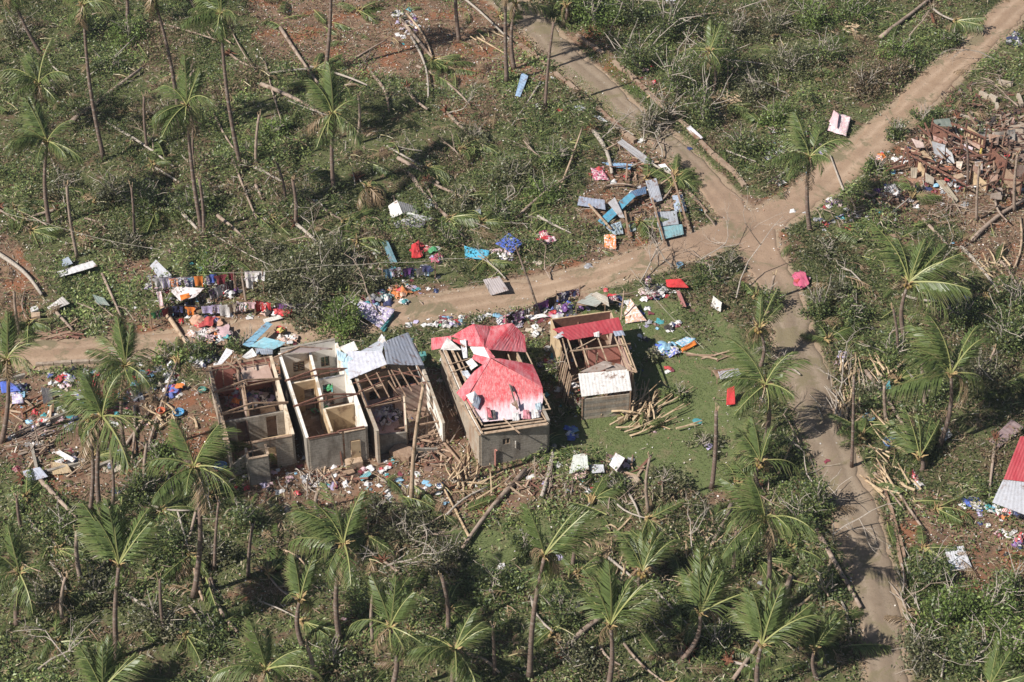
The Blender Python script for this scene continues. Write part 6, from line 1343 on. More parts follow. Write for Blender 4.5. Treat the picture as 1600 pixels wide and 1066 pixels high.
HEAP = [(588,467,24,14,26,W_+BL+['maroon', 'purple', 'teal']+BK,'heaped left of the middle road end',.5,.9),(622,455,10,8,9,['orange']*5+['peach', 'red'],'in the orange heap by the middle road',.5,1.0),(632,472,8,5,6,W_+['teal'],'at the foot of the orange heap',.3,.7),
 (652,392,9,11,8,['red']*6+['maroon'],'in the red clothes heap behind the middle road',.35,1.1),(678,388,12,9,8,['maroon', 'red', 'pale pink', 'white', 'green'],'right of the red clothes heap',.3,.7),(686,403,9,6,6,['hot pink', 'hot pink', 'blue', 'lilac'],'in the pink pile behind the middle road',.3,.9),
 (783,400,16,3,8,['white', 'white', 'pale pink', 'lilac'],'under the blue sheet behind the road',.3,1.0),(854,371,12,10,12,['red', 'hot pink', 'pale pink', 'maroon'],'in the round red heap behind the road',.4,.9),(935,272,12,8,10,['red', 'hot pink', 'maroon'],'in the red heap behind the sheet wreckage',.25,1.0),
 (1022,458,20,11,18,W_+BK+['maroon', 'beige', 'pale pink'],'heaped beside the red cloth on the lawn',.45,.9),(1012,440,7,8,7,['maroon', 'purple', 'black'],'behind the white heap on the lawn',.5,.8),(990,492,12,9,10,['white', 'sky blue', 'peach', 'peach', 'blue'],'on the triangular quilt on the lawn',.15,.7),
 (1042,545,18,8,16,['white', 'grey', 'sky blue', 'blue', 'teal', 'white'],'in the blue white heap on the lawn',.35,.9),(1050,512,9,6,7,BK+['grey', 'white'],'in the small dark heap on the lawn',.25,.7),(1046,578,5,4,3,['red', 'maroon', 'white'],'in the tiny red pile on the lawn',.2,.6),
 (322,503,22,7,14,['orange', 'red', 'white', 'white', 'peach', 'lilac'],'on the rack beside the lane, back edge',.85,.95),(330,522,28,11,40,['peach', 'hot pink', 'pale pink', 'white', 'grey', 'maroon', 'orange', 'teal', 'black'],'on the rack beside the lane',.85,.95),(345,530,10,10,10,BK+['navy', 'teal', 'maroon'],'hanging off the rack beside the lane',.4,.8),
 (438,518,7,6,6,['yellow', 'red', 'white'],'on the blue stack, yellow end',1.0,.7),(452,532,16,9,14,['peach', 'peach', 'black', 'maroon', 'white', 'beige'],'on the right end of the blue stack',.6,.8),(305,562,17,11,18,['white', 'lilac', 'black', 'grey', 'white', 'navy'],'in the black white heap behind the leftmost house',.45,.8),
 (268,612,11,7,10,['blue', 'blue', 'purple', 'hot pink', 'navy'],'in the blue heap left of the leftmost house',.3,.9),(280,603,7,4,5,['peach', 'orange', 'white'],'on top of the blue heap by the leftmost house',.4,.7),(213,619,9,8,7,['white', 'beige', 'grey'],'in the white bundle left of the houses',.25,.9),
 (398,625,22,10,22,['white', 'pale pink', 'lilac', 'green', 'blue', 'white', 'maroon', 'black'],'heaped inside the leftmost house',1.3,.95),(370,625,10,12,11,['white', 'sky blue', 'hot pink', 'orange', 'grey'],'inside the left room of the leftmost house',1.2,.85),
 (525,600,16,10,12,['green', 'lime green', 'white', 'grey', 'teal'],'inside the white-walled house',.4,.8),(500,640,14,10,6,['green', 'beige', 'brown'],'on the floor of the white-walled house',.2,.7),(604,648,18,14,26,['white', 'white', 'pale pink', 'lilac', 'black'],'strewn over the left room of the grey-roofed house',.2,.75),
 (640,612,12,6,6,['blue', 'beige', 'brown'],'under the rafters of the grey-roofed house',.8,.8),(893,676,12,10,12,['white', 'sky blue', 'grey', 'blue', 'black'],'in the shade right of the red-roofed house',.3,.8),(905,735,20,14,10,['white', 'pale pink', 'grey', 'beige'],'around the white mattresses',.2,.7),
 (860,575,14,30,16,['black', 'navy', 'teal', 'grey', 'white', 'maroon'],'in the shaded alley right of the red-roofed house',.3,.8),(838,515,10,8,5,['white', 'white', 'beige'],'behind the red-roofed house',.2,.9),(1212,240,12,9,9,['white', 'white', 'pale pink', 'black'],'in the white pile left of the upper right road',.3,.9),
 (1248,208,14,8,10,['pale pink', 'hot pink', 'maroon', 'white'],'left of the large pink sheet',.25,.8),(1283,235,8,8,7,['pale pink', 'lilac', 'hot pink', 'black'],'below the large pink sheet',.3,.8),(1374,245,7,5,6,['orange', 'orange', 'red'],'in the orange heap by the timber ruin',.3,.8),
 (1249,437,11,10,10,['hot pink', 'red', 'pale pink', 'hot pink'],'in the pink heap right of the junction',.35,1.0),(1222,286,7,5,6,['white', 'black', 'grey'],'in the dark bag pile by the junction',.25,.8),(1303,316,16,8,12,['white', 'grey', 'purple', 'black', 'pale pink'],'strewn right of the lone junction palm',.2,.7),
 (1410,300,44,14,40,['black', 'navy', 'navy', 'grey', 'purple', 'white', 'black'],'in the long dark heap before the timber ruin',.35,.9),(1475,285,40,18,26,['white', 'grey', 'maroon', 'sky blue', 'red', 'beige', 'black'],'strewn over the timber ruin',.4,.7),(1520,240,30,22,20,['white', 'maroon', 'peach', 'brown', 'grey'],'strewn behind the timber ruin',.4,.7),
 (1583,62,14,9,14,['white', 'navy', 'black', 'black', 'grey'],'in the dark heap in the top right corner',.35,.9),(1578,802,22,8,18,['red', 'red', 'orange', 'white', 'maroon', 'black', 'navy'],'in the red heap under the right edge roof',.35,.8),(1520,788,18,9,14,['navy', 'black', 'blue', 'grey', 'white', 'beige'],'in the dark heap below the right edge roof',.3,.8),
 (1592,845,8,12,8,['red', 'blue', 'navy', 'purple'],'in the small heap at the right edge',.3,.8),(1424,744,9,6,6,['pale pink', 'pale pink', 'red'],'in the pink pile right of the road',.3,.8),(1436,757,6,5,4,['white', 'white', 'grey'],'in the white pile right of the road',.2,.8),
 (640,38,14,16,18,['lilac', 'purple', 'white', 'pale pink', 'grey'],'in the purple litter on the upper slope',.1,.6),(622,22,8,4,5,['white', 'white', 'black'],'at the top of the purple litter',.2,.8),(22,610,18,14,14,['blue', 'sky blue', 'lilac', 'white', 'navy'],'by the left edge palm foot',.35,.9),
 (60,665,24,14,14,['white', 'orange', 'red', 'beige', 'black'],'strewn around the littered yard',.2,.8),(110,720,24,10,12,['white', 'grey', 'lilac', 'beige', 'black'],'around the plywood board in the yard',.3,.8),(180,725,16,12,10,['white', 'navy', 'black', 'beige'],'between the yard palms',.3,.8),
 (100,600,14,8,6,['lilac', 'white', 'pale pink'],'behind the wide yard palm',.2,.7),(240,445,12,16,10,['white', 'grey', 'lilac', 'pale pink', 'hot pink'],'piled at the left clothes line post',.6,.8),(345,440,26,10,18,['purple', 'maroon', 'black', 'white', 'navy', 'grey'],'bundled between the clothes lines',.5,.8),
 (700,506,40,6,18,['white', 'green', 'lilac', 'maroon', 'grey', 'black'],'strewn along the lane behind the red-roofed house',.15,.6),(800,500,24,8,22,['purple', 'black', 'navy', 'grey', 'white', 'hot pink'],'in the long dark row behind the red-roofed house',.4,.85),(880,482,34,9,34,['navy', 'black', 'purple', 'maroon', 'white', 'blue', 'grey'],'in the row of clothes beside the lane',.45,.85),
 (960,468,12,8,8,['maroon', 'white', 'navy', 'red'],'at the right end of the clothes row',.4,.8),(870,492,8,10,6,['hot pink', 'white', 'red'],'hanging at the front of the clothes row',.5,.8),(1500,470,30,16,8,['white', 'grey', 'black'],'strewn on the right slope',.2,.7),
 (700,770,50,24,10,['white', 'grey', 'sky blue', 'beige'],'strewn before the red-roofed house',.1,.6),(600,735,40,20,10,['white', 'beige', 'teal', 'red'],'strewn before the grey-roofed house',.1,.6),(860,150,30,30,3,['red', 'white'],'left of the kerbed road kerb',.1,.6),(1010,110,20,30,6,['maroon', 'red', 'red'],'under the bushes right of the kerbed road',.2,.7),
 (275,452,26,8,16,['navy','black','maroon','orange','white'],'draped under the left half of the clothes lines',.7,.9),(355,455,22,9,14,['maroon','purple','white','black','red'],'draped under the right half of the clothes lines',.7,.9),(440,488,34,5,14,['red','peach','black','white','grey'],'draped along the lane fence right of the lines',.6,.9),
 (120,600,50,24,24,['white','red','blue','beige','black','lilac'],'strewn behind the wide yard palm',.1,.8),(240,590,40,18,22,['white','sky blue','beige','red','grey','black'],'strewn left of the leftmost house wall',.2,.8),(360,575,30,8,12,['white','grey','navy','beige'],'along the back of the leftmost house',.3,.8),
 (330,560,12,5,6,['navy', 'black', 'lilac'],'against the back of the leftmost house',.3,.8),(1310,560,16,10,7,['lilac', 'white', 'pale pink'],'on the verge of the lower road bend',.2,.7)]
for x, y, sx, sy, n_, pal, place, dz, sz in HEAP:
    ins = 'inside' in place or 'room' in place or 'floor' in place or 'rafters' in place
    if ins: n_ = int(n_*1.7); sz *= 1.1
    for k in range(n_):
        a = cr.uniform(0, 6.28); rr_ = math.sqrt(cr.random())
        if k >= round(n_*.275): scrap(x+math.cos(a)*sx*rr_, y+math.sin(a)*sy*rr_, cr.choice(pal), (dz*.8 if 'rack' in place else dz*(1-rr_))*cr.uniform(.4, .9), sz*cr.uniform(.55, .95)); continue
        garment(x+math.cos(a)*sx*rr_, y+math.sin(a)*sy*rr_, cr.choice(pal), place, (dz if 'rack' in place else dz*(1-rr_))*cr.uniform(.6, 1), sz*cr.uniform(.8, 1.2), flat=cr.random() < .35)
ins = False; ALLC = ['white']*6+['grey', 'beige', 'black', 'navy', 'sky blue', 'red', 'pale pink', 'maroon', 'teal', 'lilac', 'brown', 'brown']
for x, y, sx, sy, n_ in ((110,660,110,80,190),(520,750,190,30,150),(430,490,200,16,60),(760,500,140,14,90),(900,560,40,80,60),(640,430,60,30,60),(300,450,80,50,80),(1010,300,70,60,70),(1480,260,100,70,170),(1330,340,70,24,70),(1560,800,50,60,70),(940,740,70,40,80),(1020,500,80,50,50),(800,700,500,300,120),(400,615,60,40,60),(630,620,50,60,60),(1240,230,60,40,40),(230,600,70,50,90),(645,45,30,30,40)):
    for k in range(int(n_*.6)):
        px, py = x+cr.gauss(0, sx*.5), y+cr.gauss(0, sy*.5)
        if not (0 < px < 1600 and 0 < py < 1066): continue
        scrap(px, py, cr.choice(ALLC), 0, cr.uniform(.25, .8))
props(obj('small_scraps', SCR, M['litter'], None, True), 'small scraps of coloured cloth filling the heaps of clothes', 'cloth scraps')['kind'] = 'stuff'
# larger cloths, one by one
def cloth_sheet(pts, cname, label, mat='cloth', z=.25, crump=.09, name='blanket', cat='blanket', nu=12, nv=10, sag=0):
    q = []
    for p in pts:
        w = P(p[0], p[1]); q.append(P(p[0], p[1], w.z+(p[2] if len(p) > 2 else z)))
    if len(q) == 3: q.append(q[2])
    mb = MB(); mb.sheet(*q, nu=nu, nv=nv, amp=0, crump=crump, thick=0.01, seed=int(pts[0][0]+pts[0][1]), sag=sag)
    c = CN[cname] if isinstance(cname, str) else cname
    return props(obj(name, mb, M[mat], None, True, color=c), label, cat)
cloth_sheet([K('c6', 590, 940)+(.3,), K('c6', 640, 870)+(.6,), K('c6', 860, 925)+(.5,), K('c6', 775, 1040)+(.2,)], 'lilac', 'large white and purple patterned quilt at the end of the middle road', 'print', crump=.12)
cloth_sheet([K('c6', 765, 1040)+(.3,), K('c6', 850, 940)+(.45,), K('c6', 855, 960)+(.1,), K('c6', 790, 1062)+(.1,)], (.05, .22, .24), 'dark teal underside edge of the patterned quilt')
cloth_sheet([K('c6', 1285, 530)+(.5,), K('c6', 1440, 560)+(.5,), K('c6', 1430, 618)+(.2,), K('c6', 1290, 605)+(.2,)], 'turquoise', 'bright turquoise sheet spread on the bushes behind the road', crump=.05)
cloth_sheet([(774,381,.8), (795,364,1.0), (817,380,.9), (800,395,.7)], 'blue', 'bright blue sheet hung over bushes behind the road', crump=.06)
cloth_sheet([(765,390,.3), (800,386,.4), (802,400,.2), (768,403,.2)], 'pale pink', 'pale pink flowered blanket below the bright blue sheet', 'print')
cloth_sheet([K('c6', 960, 520)+(.7,), K('c6', 1000, 512)+(.7,), K('c6', 1022, 600)+(.2,), K('c6', 960, 605)+(.2,)], 'red', 'bright red blanket at the left of the red clothes heap', crump=.12)
cloth_sheet([K('w', 340, 890)+(.7,), K('w', 440, 885)+(.7,), K('w', 442, 1012)+(.15,), K('w', 345, 995)+(.15,)], 'orange', 'orange patterned cloth hanging below the sheet wreckage', 'print', crump=.08)
cloth_sheet([K('w', 225, 335)+(.3,), K('w', 310, 325)+(.3,), K('w', 390, 440)+(.2,), K('w', 265, 430)+(.2,)], 'hot pink', 'crimson spotted blanket left of the leaning grey log', 'print', crump=.1)
cloth_sheet([K('t', 1300, 35)+(.8,), K('t', 1420, 28)+(.9,), K('t', 1485, 100)+(.5,), K('t', 1310, 95)+(.4,)], 'red', 'bright red cloth spread behind the lawn', crump=.1)
cloth_sheet([K('t', 980, 290)+(.2,), K('t', 1025, 180)+(.9,), K('t', 1150, 355)+(.2,), K('t', 985, 378)+(.1,)], 'peach', 'triangular pink quilt with white flowers on the lawn', 'print', crump=.06)
cloth_sheet([K('t', 1370, 530)+(.25,), K('t', 1460, 480)+(.35,), K('t', 1540, 500)+(.3,), K('t', 1430, 560)+(.3,)], 'sky blue', 'sky blue half of the tarp on the lawn', 'print', crump=.08)
cloth_sheet([K('t', 1420, 575)+(.3,), K('t', 1530, 505)+(.35,), K('t', 1545, 540)+(.2,), K('t', 1430, 605)+(.15,)], 'orange', 'bright orange half of the tarp on the lawn', crump=.06)
cloth_sheet([K('t', 1290, 590)+(.3,), K('t', 1360, 560)+(.4,), K('t', 1420, 600)+(.3,), K('t', 1330, 645)+(.1,)], 'blue', 'blue and white patterned sheet left of the orange tarp', 'print', crump=.1)
cloth_sheet([(1293,203,.3), (1303,174,.7), (1329,183,.6), (1322,214,.25)], 'pale pink', 'large pale pink sheet beside the upper right road', 'print', crump=.14)
cloth_sheet([(1295,190,.5), (1303,173,.7), (1311,178,.9), (1308,200,.6)], 'pale pink', 'folded flap of the large pale pink sheet', 'cloth', crump=.08)
cloth_sheet([K('c4', 1280, 445)+(.9,), K('c4', 1325, 430)+(1.0,), K('c4', 1328, 540)+(.3,), K('c4', 1275, 545)+(.3,)], 'red', 'red sheet rolled upright at the right side of the lawn', crump=.04)
cloth_sheet([K('c8', 145, 700)+(.4,), K('c8', 230, 690)+(.6,), K('c8', 255, 760)+(.4,), K('c8', 205, 800)+(.2,)], 'hot pink', 'crimson cloth bundle beside the junction', crump=.14)
cloth_sheet([K('k', 160, 375)+(1.3,), K('k', 210, 370)+(1.3,), K('k', 240, 520)+(.4,), K('k', 200, 530)+(.4,)], 'pale pink', 'pink flowered sheet over the left clothes line post', 'print', crump=.08)
cloth_sheet([K('k', 405, 410)+(.8,), K('k', 500, 385)+(.9,), K('k', 520, 430)+(.6,), K('k', 420, 465)+(.5,)], 'orange', 'orange corner of the tarp between the clothes lines', crump=.05)
cloth_sheet([K('l', 100, 300)+(.8,), K('l', 180, 295)+(.9,), K('l', 200, 375)+(.3,), K('l', 100, 380)+(.3,)], 'lilac', 'white lilac patterned cloth by the left edge', 'print', crump=.08)
cloth_sheet([K('d1', 0, 385)+(.6,), K('d1', 60, 370)+(.7,), K('d1', 130, 440)+(.4,), K('d1', 10, 450)+(.3,)], 'blue', 'blue tarp under the palm at the left edge', crump=.1)
cloth_sheet([K('h', 690, 15)+(.2,), K('h', 800, 0)+(.3,), K('h', 850, 20)+(.2,), K('h', 720, 40)+(.1,)], 'white', 'white cloth on the ground behind the red roof', crump=.08)
# clothes lines: posts, line and each garment
def clothes_line(a, b_, z, label, n, pal, place, post=True, skip=0, size=1.0, sag=.15, big=None):
    pa, pb = P(*a), P(*b_); e = empty('clothes_line', pa, label, 'clothes line'); A = pa+Vector((0, 0, z)); B = pb+Vector((0, 0, z)); mb = MB()
    pts = [A.lerp(B, i/8)-Vector((0, 0, sag*math.sin(math.pi*i/8))) for i in range(9)]; mb.tube(pts, .018, 4); obj('line', mb, M['dark'], e)
    if post:
        for p, q in ((pa, A), (pb, B)):
            mb = MB(); mb.tube([p-Vector((0, 0, .2)), q+Vector((.03, 0, .12))], [.06, .045], 6); obj('post', mb, M['wood'], e)
    rz = math.atan2(B.y-A.y, B.x-A.x); n0 = n; n = max(3, round(n*.68)); pal = [pal[int(i*n0/n)] for i in range(n)] if len(pal) >= n0 else pal
    for k in range(n):
        u = min(.98, max(.02, (k+.6+cr.uniform(-.55, .55))/(n+.2))); q = A.lerp(B, u)-Vector((0, cr.uniform(-.06, .06), sag*math.sin(math.pi*u)+cr.uniform(-.02, .12))); cn = pal[k % len(pal)] if len(pal) >= n else cr.choice(pal)
        mat = cr.choices(('cloth', 'print', 'stripe'), (6, 3, 1))[0]; L_ = (B-A).length/n; s = size*cr.uniform(1.0, 1.5)
        o = put('hung_garment', cr.choice(HANGS[mat]), None, None, q, (cr.uniform(-.1, .1), 0, rz+cr.uniform(-.25, .25)), (min(1.9, L_/.6)*1.45, s, s*cr.uniform(.6, 1.15)), color=CN[cn])
        props(o, '%s%s garment %s' % ({'cloth': '', 'print': 'patterned ', 'stripe': 'striped '}[mat], cn, place), 'clothing', 'garments %s' % place)
kk = lambda x, y, z: (lambda q: (q[0], q[1]))(proj(*(lambda p: (p.x, p.y, 0))(P(*K('k', x, y), z))))
clothes_line(kk(110, 225, 1.7), kk(960, 165, 1.7), 1.7, 'back clothes line with blue and dark red washing', 16, ['white','lilac','orange','navy','navy','navy','black','sky blue','orange','navy','navy','blue','maroon','maroon','maroon','maroon'], 'on the back clothes line')
clothes_line(kk(90, 590, 1.5), kk(980, 220, 1.5), 1.5, 'slanting middle clothes line with dark washing', 22, ['green','black','maroon','maroon','black','navy','black','black','navy','navy','black','black','maroon','black','purple','grey','black','white','purple','maroon','black','maroon'], 'on the slanting middle clothes line', sag=.3)
clothes_line(kk(270, 520, 1.3), kk(1180, 465, 1.3), 1.3, 'front clothes line beside the lane', 20, ['black','navy','black','maroon','orange','maroon','orange','black','lilac','grey','lilac','lilac','white','black','beige','black','white','pale pink','pale pink','red'], 'on the front clothes line')
clothes_line(kk(1050, 152, 2.2), kk(1260, 152, 2.2), 2.2, 'short clothes line with one white towel', 3, ['white','white','white'], 'on the short line at the right of the lines', sag=.03, size=1.3)
clothes_line(kk(1180, 465, 1.2), (490, 494), 1.2, 'clothes line continuing right from the front line', 14, ['red','red','red','peach','black','purple','black','lilac','navy','grey','grey','black','grey','black'], 'on the right continuation of the front line')
clothes_line((598, 442), (680, 434), 1.3, 'clothes line with dark washing behind the orange heap', 12, ['sky blue','lilac','navy','black','purple','lilac','navy','white','black','navy','sky blue','teal'], 'on the line behind the orange heap')
clothes_line((790, 512), (868, 480), 1.2, 'clothes line behind the red-roofed house', 12, ['black','purple','pale pink','hot pink','black','white','black','navy','white','purple','black','navy'], 'on the line behind the red-roofed house')
clothes_line((868, 478), (905, 470), 1.3, 'short clothes line left of the tan table', 6, ['navy','black','maroon','navy','maroon','hot pink'], 'on the short line left of the tan table')
# rack under the clothes by the lane, and the trestle below the tan board
def rack(a, b_, c, d, z, label):
    q = [P(*p) for p in (a, b_, c, d)]; e = empty('low_rack', q[0], label, 'rack'); mb = MB()
    mb.prism([(p.x, p.y) for p in q], z-.06+q[0].z, z+q[0].z); obj('top', mb, M['wood'], e)
    for p in q: mb = MB(); mb.beam(p-Vector((0, 0, .1)), p+Vector((0, 0, z-.06)), .07, .07); obj('leg', mb, M['wood'], e)
rack((298, 545), (356, 547), (358, 515), (303, 512), .5, 'low wooden rack buried in clothes beside the lane')
rack((900, 490), (945, 488), (948, 472), (908, 470), .75, 'trestle table beside the lane behind the awning house')
rack((1120, 600), (1152, 597), (1146, 584), (1112, 588), .55, 'garden table at the right side of the lawn')

# buckets, tubs, boxes
def bucket(px, py, col, label, r=.22, h=.3, z=0, tilt=0):
    q = P(px, py); q.z += z; e = empty('bucket', q, label, 'bucket'); e.rotation_euler = (tilt, 0, 0)
    mb = MB(); n = 12
    prof = [(r*.75, 0), (r, h), (r*1.08, h), (r*1.08, h+.03), (r*.92, h+.02), (r*.7, .03)]; mb.lathe(prof, n)
    put('bowl', mb.mesh('bowl'), M['plastic'], e, color=col)
    mb = MB(); mb.tube([(r*math.cos(a), .02, h+r*.7*math.sin(a)) for a in [math.pi*i/6 for i in range(7)]], .012, 4); put('handle', mb.mesh('handle'), M['dark'], e)
    return e
for px, py, cn, lb, r_, h_ in ((252,648,(.75,.14,.04),'orange red bucket left of the leftmost house',.3,.4),(279,648,(.05,.35,.7),'blue tub right of the orange bucket',.38,.25),(1391,695,(.05,.2,.55),'dark blue tub in the shade right of the road',.5,.3),
 (333,598,(.2,.62,.1),'lime green basin in the left room of the leftmost house',.28,.25),(316,612,(.04,.3,.25),'dark green basin outside the leftmost house',.28,.2),(642,610,(.05,.2,.65),'bright blue basin under the grey roof rafters',.36,.3),
 (906,631,(.6,.05,.06),'red bucket at the left of the white awning',.28,.35),(961,625,(.6,.7,.8),'pale blue basin in front of the white awning',.38,.3),(395,728,(.12,.3,.6),'blue drum lid in the shade of the leftmost house',.3,.2),
 (345,731,(.1,.3,.62),'blue basin lying in front of the leftmost house',.42,.2),(1062,418,(.2,.4,.6),'small blue can behind the clothes on the lawn',.25,.35),(688,760,(.1,.25,.6),'small blue bowl before the red-roofed house',.2,.15),
 (1357,655,(.08,.25,.35),'teal basin beside the lower road bend',.4,.2),(856,548,(.5,.5,.5),'grey bowl in the alley right of the red roof',.25,.2),(546,612,(.1,.45,.15),'green basin inside the white-walled house',.25,.2)):
    bucket(px, py, cn, lb, r_, h_)
def crate(px, py, sx, sy, sz, rz, mat, label, col=None, z=0):
    q = P(px, py); q.z += z; e = empty('box', q, label, 'box', rz=rz)
    mb = MB(); t = .03
    for (cx, cy, wx, wy) in ((0, -sy/2, sx, t), (0, sy/2, sx, t), (-sx/2, 0, t, sy-t), (sx/2, 0, t, sy-t)):
        mb.prism([(cx-wx/2, cy-wy/2), (cx+wx/2, cy-wy/2), (cx+wx/2, cy+wy/2), (cx-wx/2, cy+wy/2)], 0, sz)
    put('side_panel', mb.mesh('side_panel'), M[mat], e, color=col)
    mb = MB(); mb.prism([(-sx/2, -sy/2), (sx/2, -sy/2), (sx/2, sy/2), (-sx/2, sy/2)], .0, .04); put('base_panel', mb.mesh('base_panel'), M[mat], e, color=col)
    mb = MB(); mb.sheet((-sx/2, -sy/2, sz), (sx/2, -sy/2, sz+.03), (sx/2, sy/2, sz), (-sx/2, sy/2, sz+.04), 3, 3, amp=.0, crump=.02); put('lid', mb.mesh('lid'), M[mat], e, color=col)
for px, py, sx, sy, sz, rz, mat, lb, cl in ((553,728,1.1,.7,.55,.3,'newwood','tan wooden chest before the white-walled house',None),(545,742,.7,.5,.3,.5,'wood','open brown box before the white-walled house',None),(630,715,1.5,1.0,.7,-.5,'wood','slatted pale cage lying before the grey-roofed house',None),
 (57,500,.6,.5,.5,.2,'newwood','stack of pale boxes beside the left lane end',None),(55,489,.5,.5,.4,.5,'plastic','white pack on the stack of pale boxes',(.7,.68,.66)),(880,545,.5,.4,.4,.4,'plastic','grey box behind the red-roofed house',(.4,.4,.42)),
 (1400,695,.6,.5,.3,.5,'wood','brown box right of the blue tub',None),(505,590,.9,.5,1.0,.29,'newwood','tan cabinet inside the white-walled house',None),(515,655,.7,.5,.6,.29,'wood','brown cupboard in the front room of the white-walled house',None),(545,625,.8,.5,.7,.29,'plastic','white stove in the right room of the white-walled house',(.6,.6,.58)),
 (420,655,1.0,.5,.8,.27,'newwood','tan counter in the front of the leftmost house',None),(660,560,.5,.5,.4,.2,'plastic','dark teal crate left of the red-roofed house',(.05,.3,.3)),(1395,375,.4,.4,.4,.2,'wood','brown crate in the growth before the dark heap',None),(1497,285,.7,.5,.6,.4,'newwood','tan box on the edge of the timber ruin',None)):
    crate(px, py, sx, sy, sz, rz, mat, lb, cl)
# planks in the rubble in front of the houses
pr = random.Random(9)
PL = []
for k in range(4):
    mb = MB(); mb.beam((-.5, 0, 0), (.5, pr.uniform(-.02, .02), .0), .07, .025); PL.append(mb.mesh('plank'))
def planks(px, py, sx, sy, n, place, mats=('wood', 'redwood', 'newwood'), ln=(.6, 1.8), z=.7, ang=None, tilt=.35):
    for k in range(n):
        a = pr.uniform(0, 6.28); r_ = math.sqrt(pr.random()); q = P(px+math.cos(a)*sx*r_, py+math.sin(a)*sy*r_); q.z += z*(1-r_)*pr.random()+.08
        mt = pr.choice(mats); key = mt+str(k % 4)
        if key not in PLM: c = PL[k % 4].copy(); c.materials.append(M[mt]); PLM[key] = c
        l_ = pr.uniform(*ln); yw = pr.uniform(0, 3.14) if ang is None else ang+pr.gauss(0, .4)
        o = put('plank', PLM[key], None, None, q, (pr.uniform(-.5, .5), pr.uniform(-tilt, tilt), yw), (l_, pr.uniform(1, 2.4), pr.uniform(1, 2)))
        props(o, '%s%s%s plank %s' % ('long ' if l_ > ln[0]+.66*(ln[1]-ln[0]) else 'short ' if l_ < ln[0]+.33*(ln[1]-ln[0]) else '', 'wide ' if o.scale.y > 1.7 else 'narrow ', {'wood': 'brown', 'redwood': 'reddish', 'newwood': 'pale'}[mt], place), 'plank', 'planks %s' % place)
PLM = {}
RB = MB(); br_ = random.Random(4)
for x, y, sx, sy, n_, zz in ((1490,245,80,46,420,1.3),(1575,240,60,80,420,1.1),(1530,170,70,40,120,.5),(1400,310,70,16,90,.5),(655,700,36,20,110,.9),(530,745,40,12,50,.3),(60,700,50,40,80,.3),(1020,310,50,50,70,.3),(390,600,50,34,170,1.1),(620,620,50,30,90,.9),(520,610,30,40,30,.4),(935,745,50,20,60,.3)):
    for k in range(n_):
        a = br_.uniform(0, 6.28); r_ = math.sqrt(br_.random()); q = P(x+math.cos(a)*sx*r_, y+math.sin(a)*sy*r_); q.z += zz*(1-r_)*br_.random()+.05
        d = Vector((br_.gauss(0, 1), br_.gauss(0, 1), br_.gauss(0, .35))).normalized()*br_.uniform(.2, 1.0); g = len(RB.v); RB.beam(q-d/2, q+d/2, br_.uniform(.05, .26), .03)
        c = br_.choice([(.15, .085, .06), (.1, .065, .05), (.2, .13, .095), (.22, .1, .07), (.3, .24, .19), (.05, .04, .038), (.12, .07, .055)]); RB.c += [(*c, 1)]*(len(RB.v)-g)
props(obj('timber_rubble', RB, M['litter']), 'splintered boards and rubble filling the ruins and house fronts', 'rubble')['kind'] = 'stuff'
planks(655, 695, 34, 22, 36, 'in the rubble of the grey-roofed house', z=1.3); planks(680, 715, 26, 14, 16, 'beside the rubble of the grey-roofed house'); planks(530, 745, 34, 14, 14, 'before the white-walled house')
planks(95, 522, 30, 8, 14, 'stacked by the left lane end', ('redwood', 'wood'), (1.2, 3.2), .3, .12, .08); planks(1480, 250, 60, 34, 56, 'in the timber ruin', ('redwood', 'redwood', 'wood', 'newwood'), (.8, 3.0), 1.2); planks(1560, 240, 44, 50, 46, 'behind the timber ruin', ('redwood', 'wood', 'wood'), (.8, 2.8), .9)
planks(1000, 265, 26, 22, 20, 'at the top of the sheet wreckage', z=.5); planks(1030, 320, 30, 40, 18, 'in the sheet wreckage', z=.5); planks(380, 600, 40, 20, 10, 'over the leftmost house', ln=(.8, 1.8), z=2.4); planks(820, 765, 30, 14, 12, 'before the red-roofed house'); planks(970, 735, 36, 20, 18, 'around the mattresses')
planks(60, 640, 50, 30, 14, 'in the littered yard'); planks(1400, 320, 50, 14, 12, 'under the long dark heap'); planks(970, 270, 20, 10, 8, 'behind the sheet wreckage')
planks(1105, 558, 34, 3, 5, 'across the lawn path', ('newwood', 'wood'), (1.5, 3.0), .05, 0, .02)
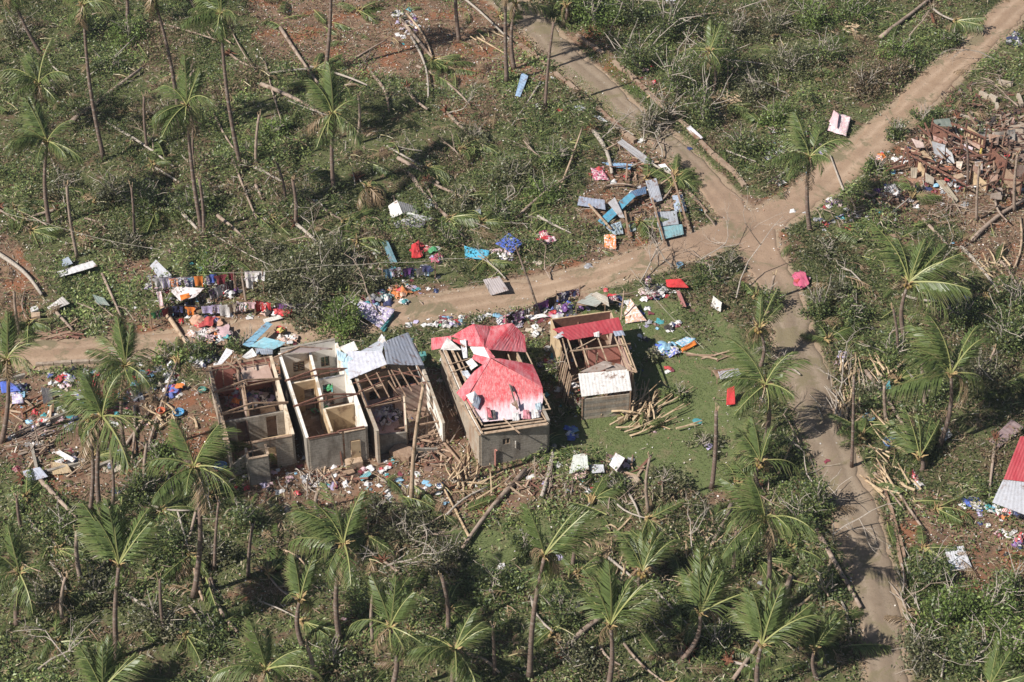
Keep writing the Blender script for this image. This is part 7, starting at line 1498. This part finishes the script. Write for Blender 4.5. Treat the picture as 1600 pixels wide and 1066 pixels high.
# downed electric wire, leaning post and path lamp
def wire(pts, label, r=.02):
    q = [P(x, y, z) for x, y, z in pts]; mb = MB(); out = []
    for a, b_ in zip(q[:-1], q[1:]):
        for i in range(6): u = i/6; out.append(a.lerp(b_, u)-Vector((0, 0, .4*math.sin(math.pi*u)*(b_-a).length/12)))
    out.append(q[-1]); mb.tube(out, r, 4); props(obj('wire', mb, M['block']), label, 'wire')
wire([(330,426,2.5),(470,418,2.6),(520,413,2.6)], 'sagging wire right of the clothes lines'); wire([(480,413,2.6),(600,410,2.8),(700,404,3.0),(760,400,3.0)], 'pale wire crossing behind the red clothes'); wire([(985,420,1.5),(1100,545,1.0)], 'slack wire fallen over the lawn'); wire([(0,330,3),(60,345,3),(250,390,2.5)], 'thin wire over the left edge growth')
def post(a, b_, label, r=.09, mat='oldlog', top=2.5):
    p = P(*a); q = PV(b_[0], b_[1], p.y+.4); mb = MB(); mb.tube([p-Vector((0, 0, .2)), p.lerp(q, .5), q], [r, r*.9, r*.8], 6); props(obj('post', mb, M[mat], loc=p), label, 'post')
post((845, 492), (806, 385), 'leaning dark post beside the lane right of the blue sheet'); post((970, 500), (975, 455), 'thin pale post behind the awning house', .06, 'newwood'); post((384, 470), (378, 432), 'short brown post at the right clothes line end'); post((62, 700), (52, 660), 'dark stake in the littered yard', .06)
post((1303, 850), (1302, 818), 'thin metal post beside the lower road', .035, 'twig'); post((1121, 355), (1103, 335), 'stub post at the junction corner', .08)
post((665, 480), (655, 470), 'stub beside the orange heap', .06)

# thin warm-day haze: one closed box of even air round the camera and the whole scene
mb = MB(); mb.prism([(-1400, -1400), (1400, -1400), (1400, 1400), (-1400, 1400)], -3, CAM.z+6)
hz = obj('haze', mb, None, loc=(0, 0, 0)); hz['kind'] = 'stuff'; m = bpy.data.materials.new('haze'); m.use_nodes = True; m.node_tree.nodes.clear()
ov = m.node_tree.nodes.new('ShaderNodeOutputMaterial'); pv = m.node_tree.nodes.new('ShaderNodeVolumePrincipled'); pv.inputs['Color'].default_value = (.82, .9, 1, 1); pv.inputs['Density'].default_value = .0001
m.node_tree.links.new(pv.outputs[0], ov.inputs['Volume']); hz.data.materials.append(m)
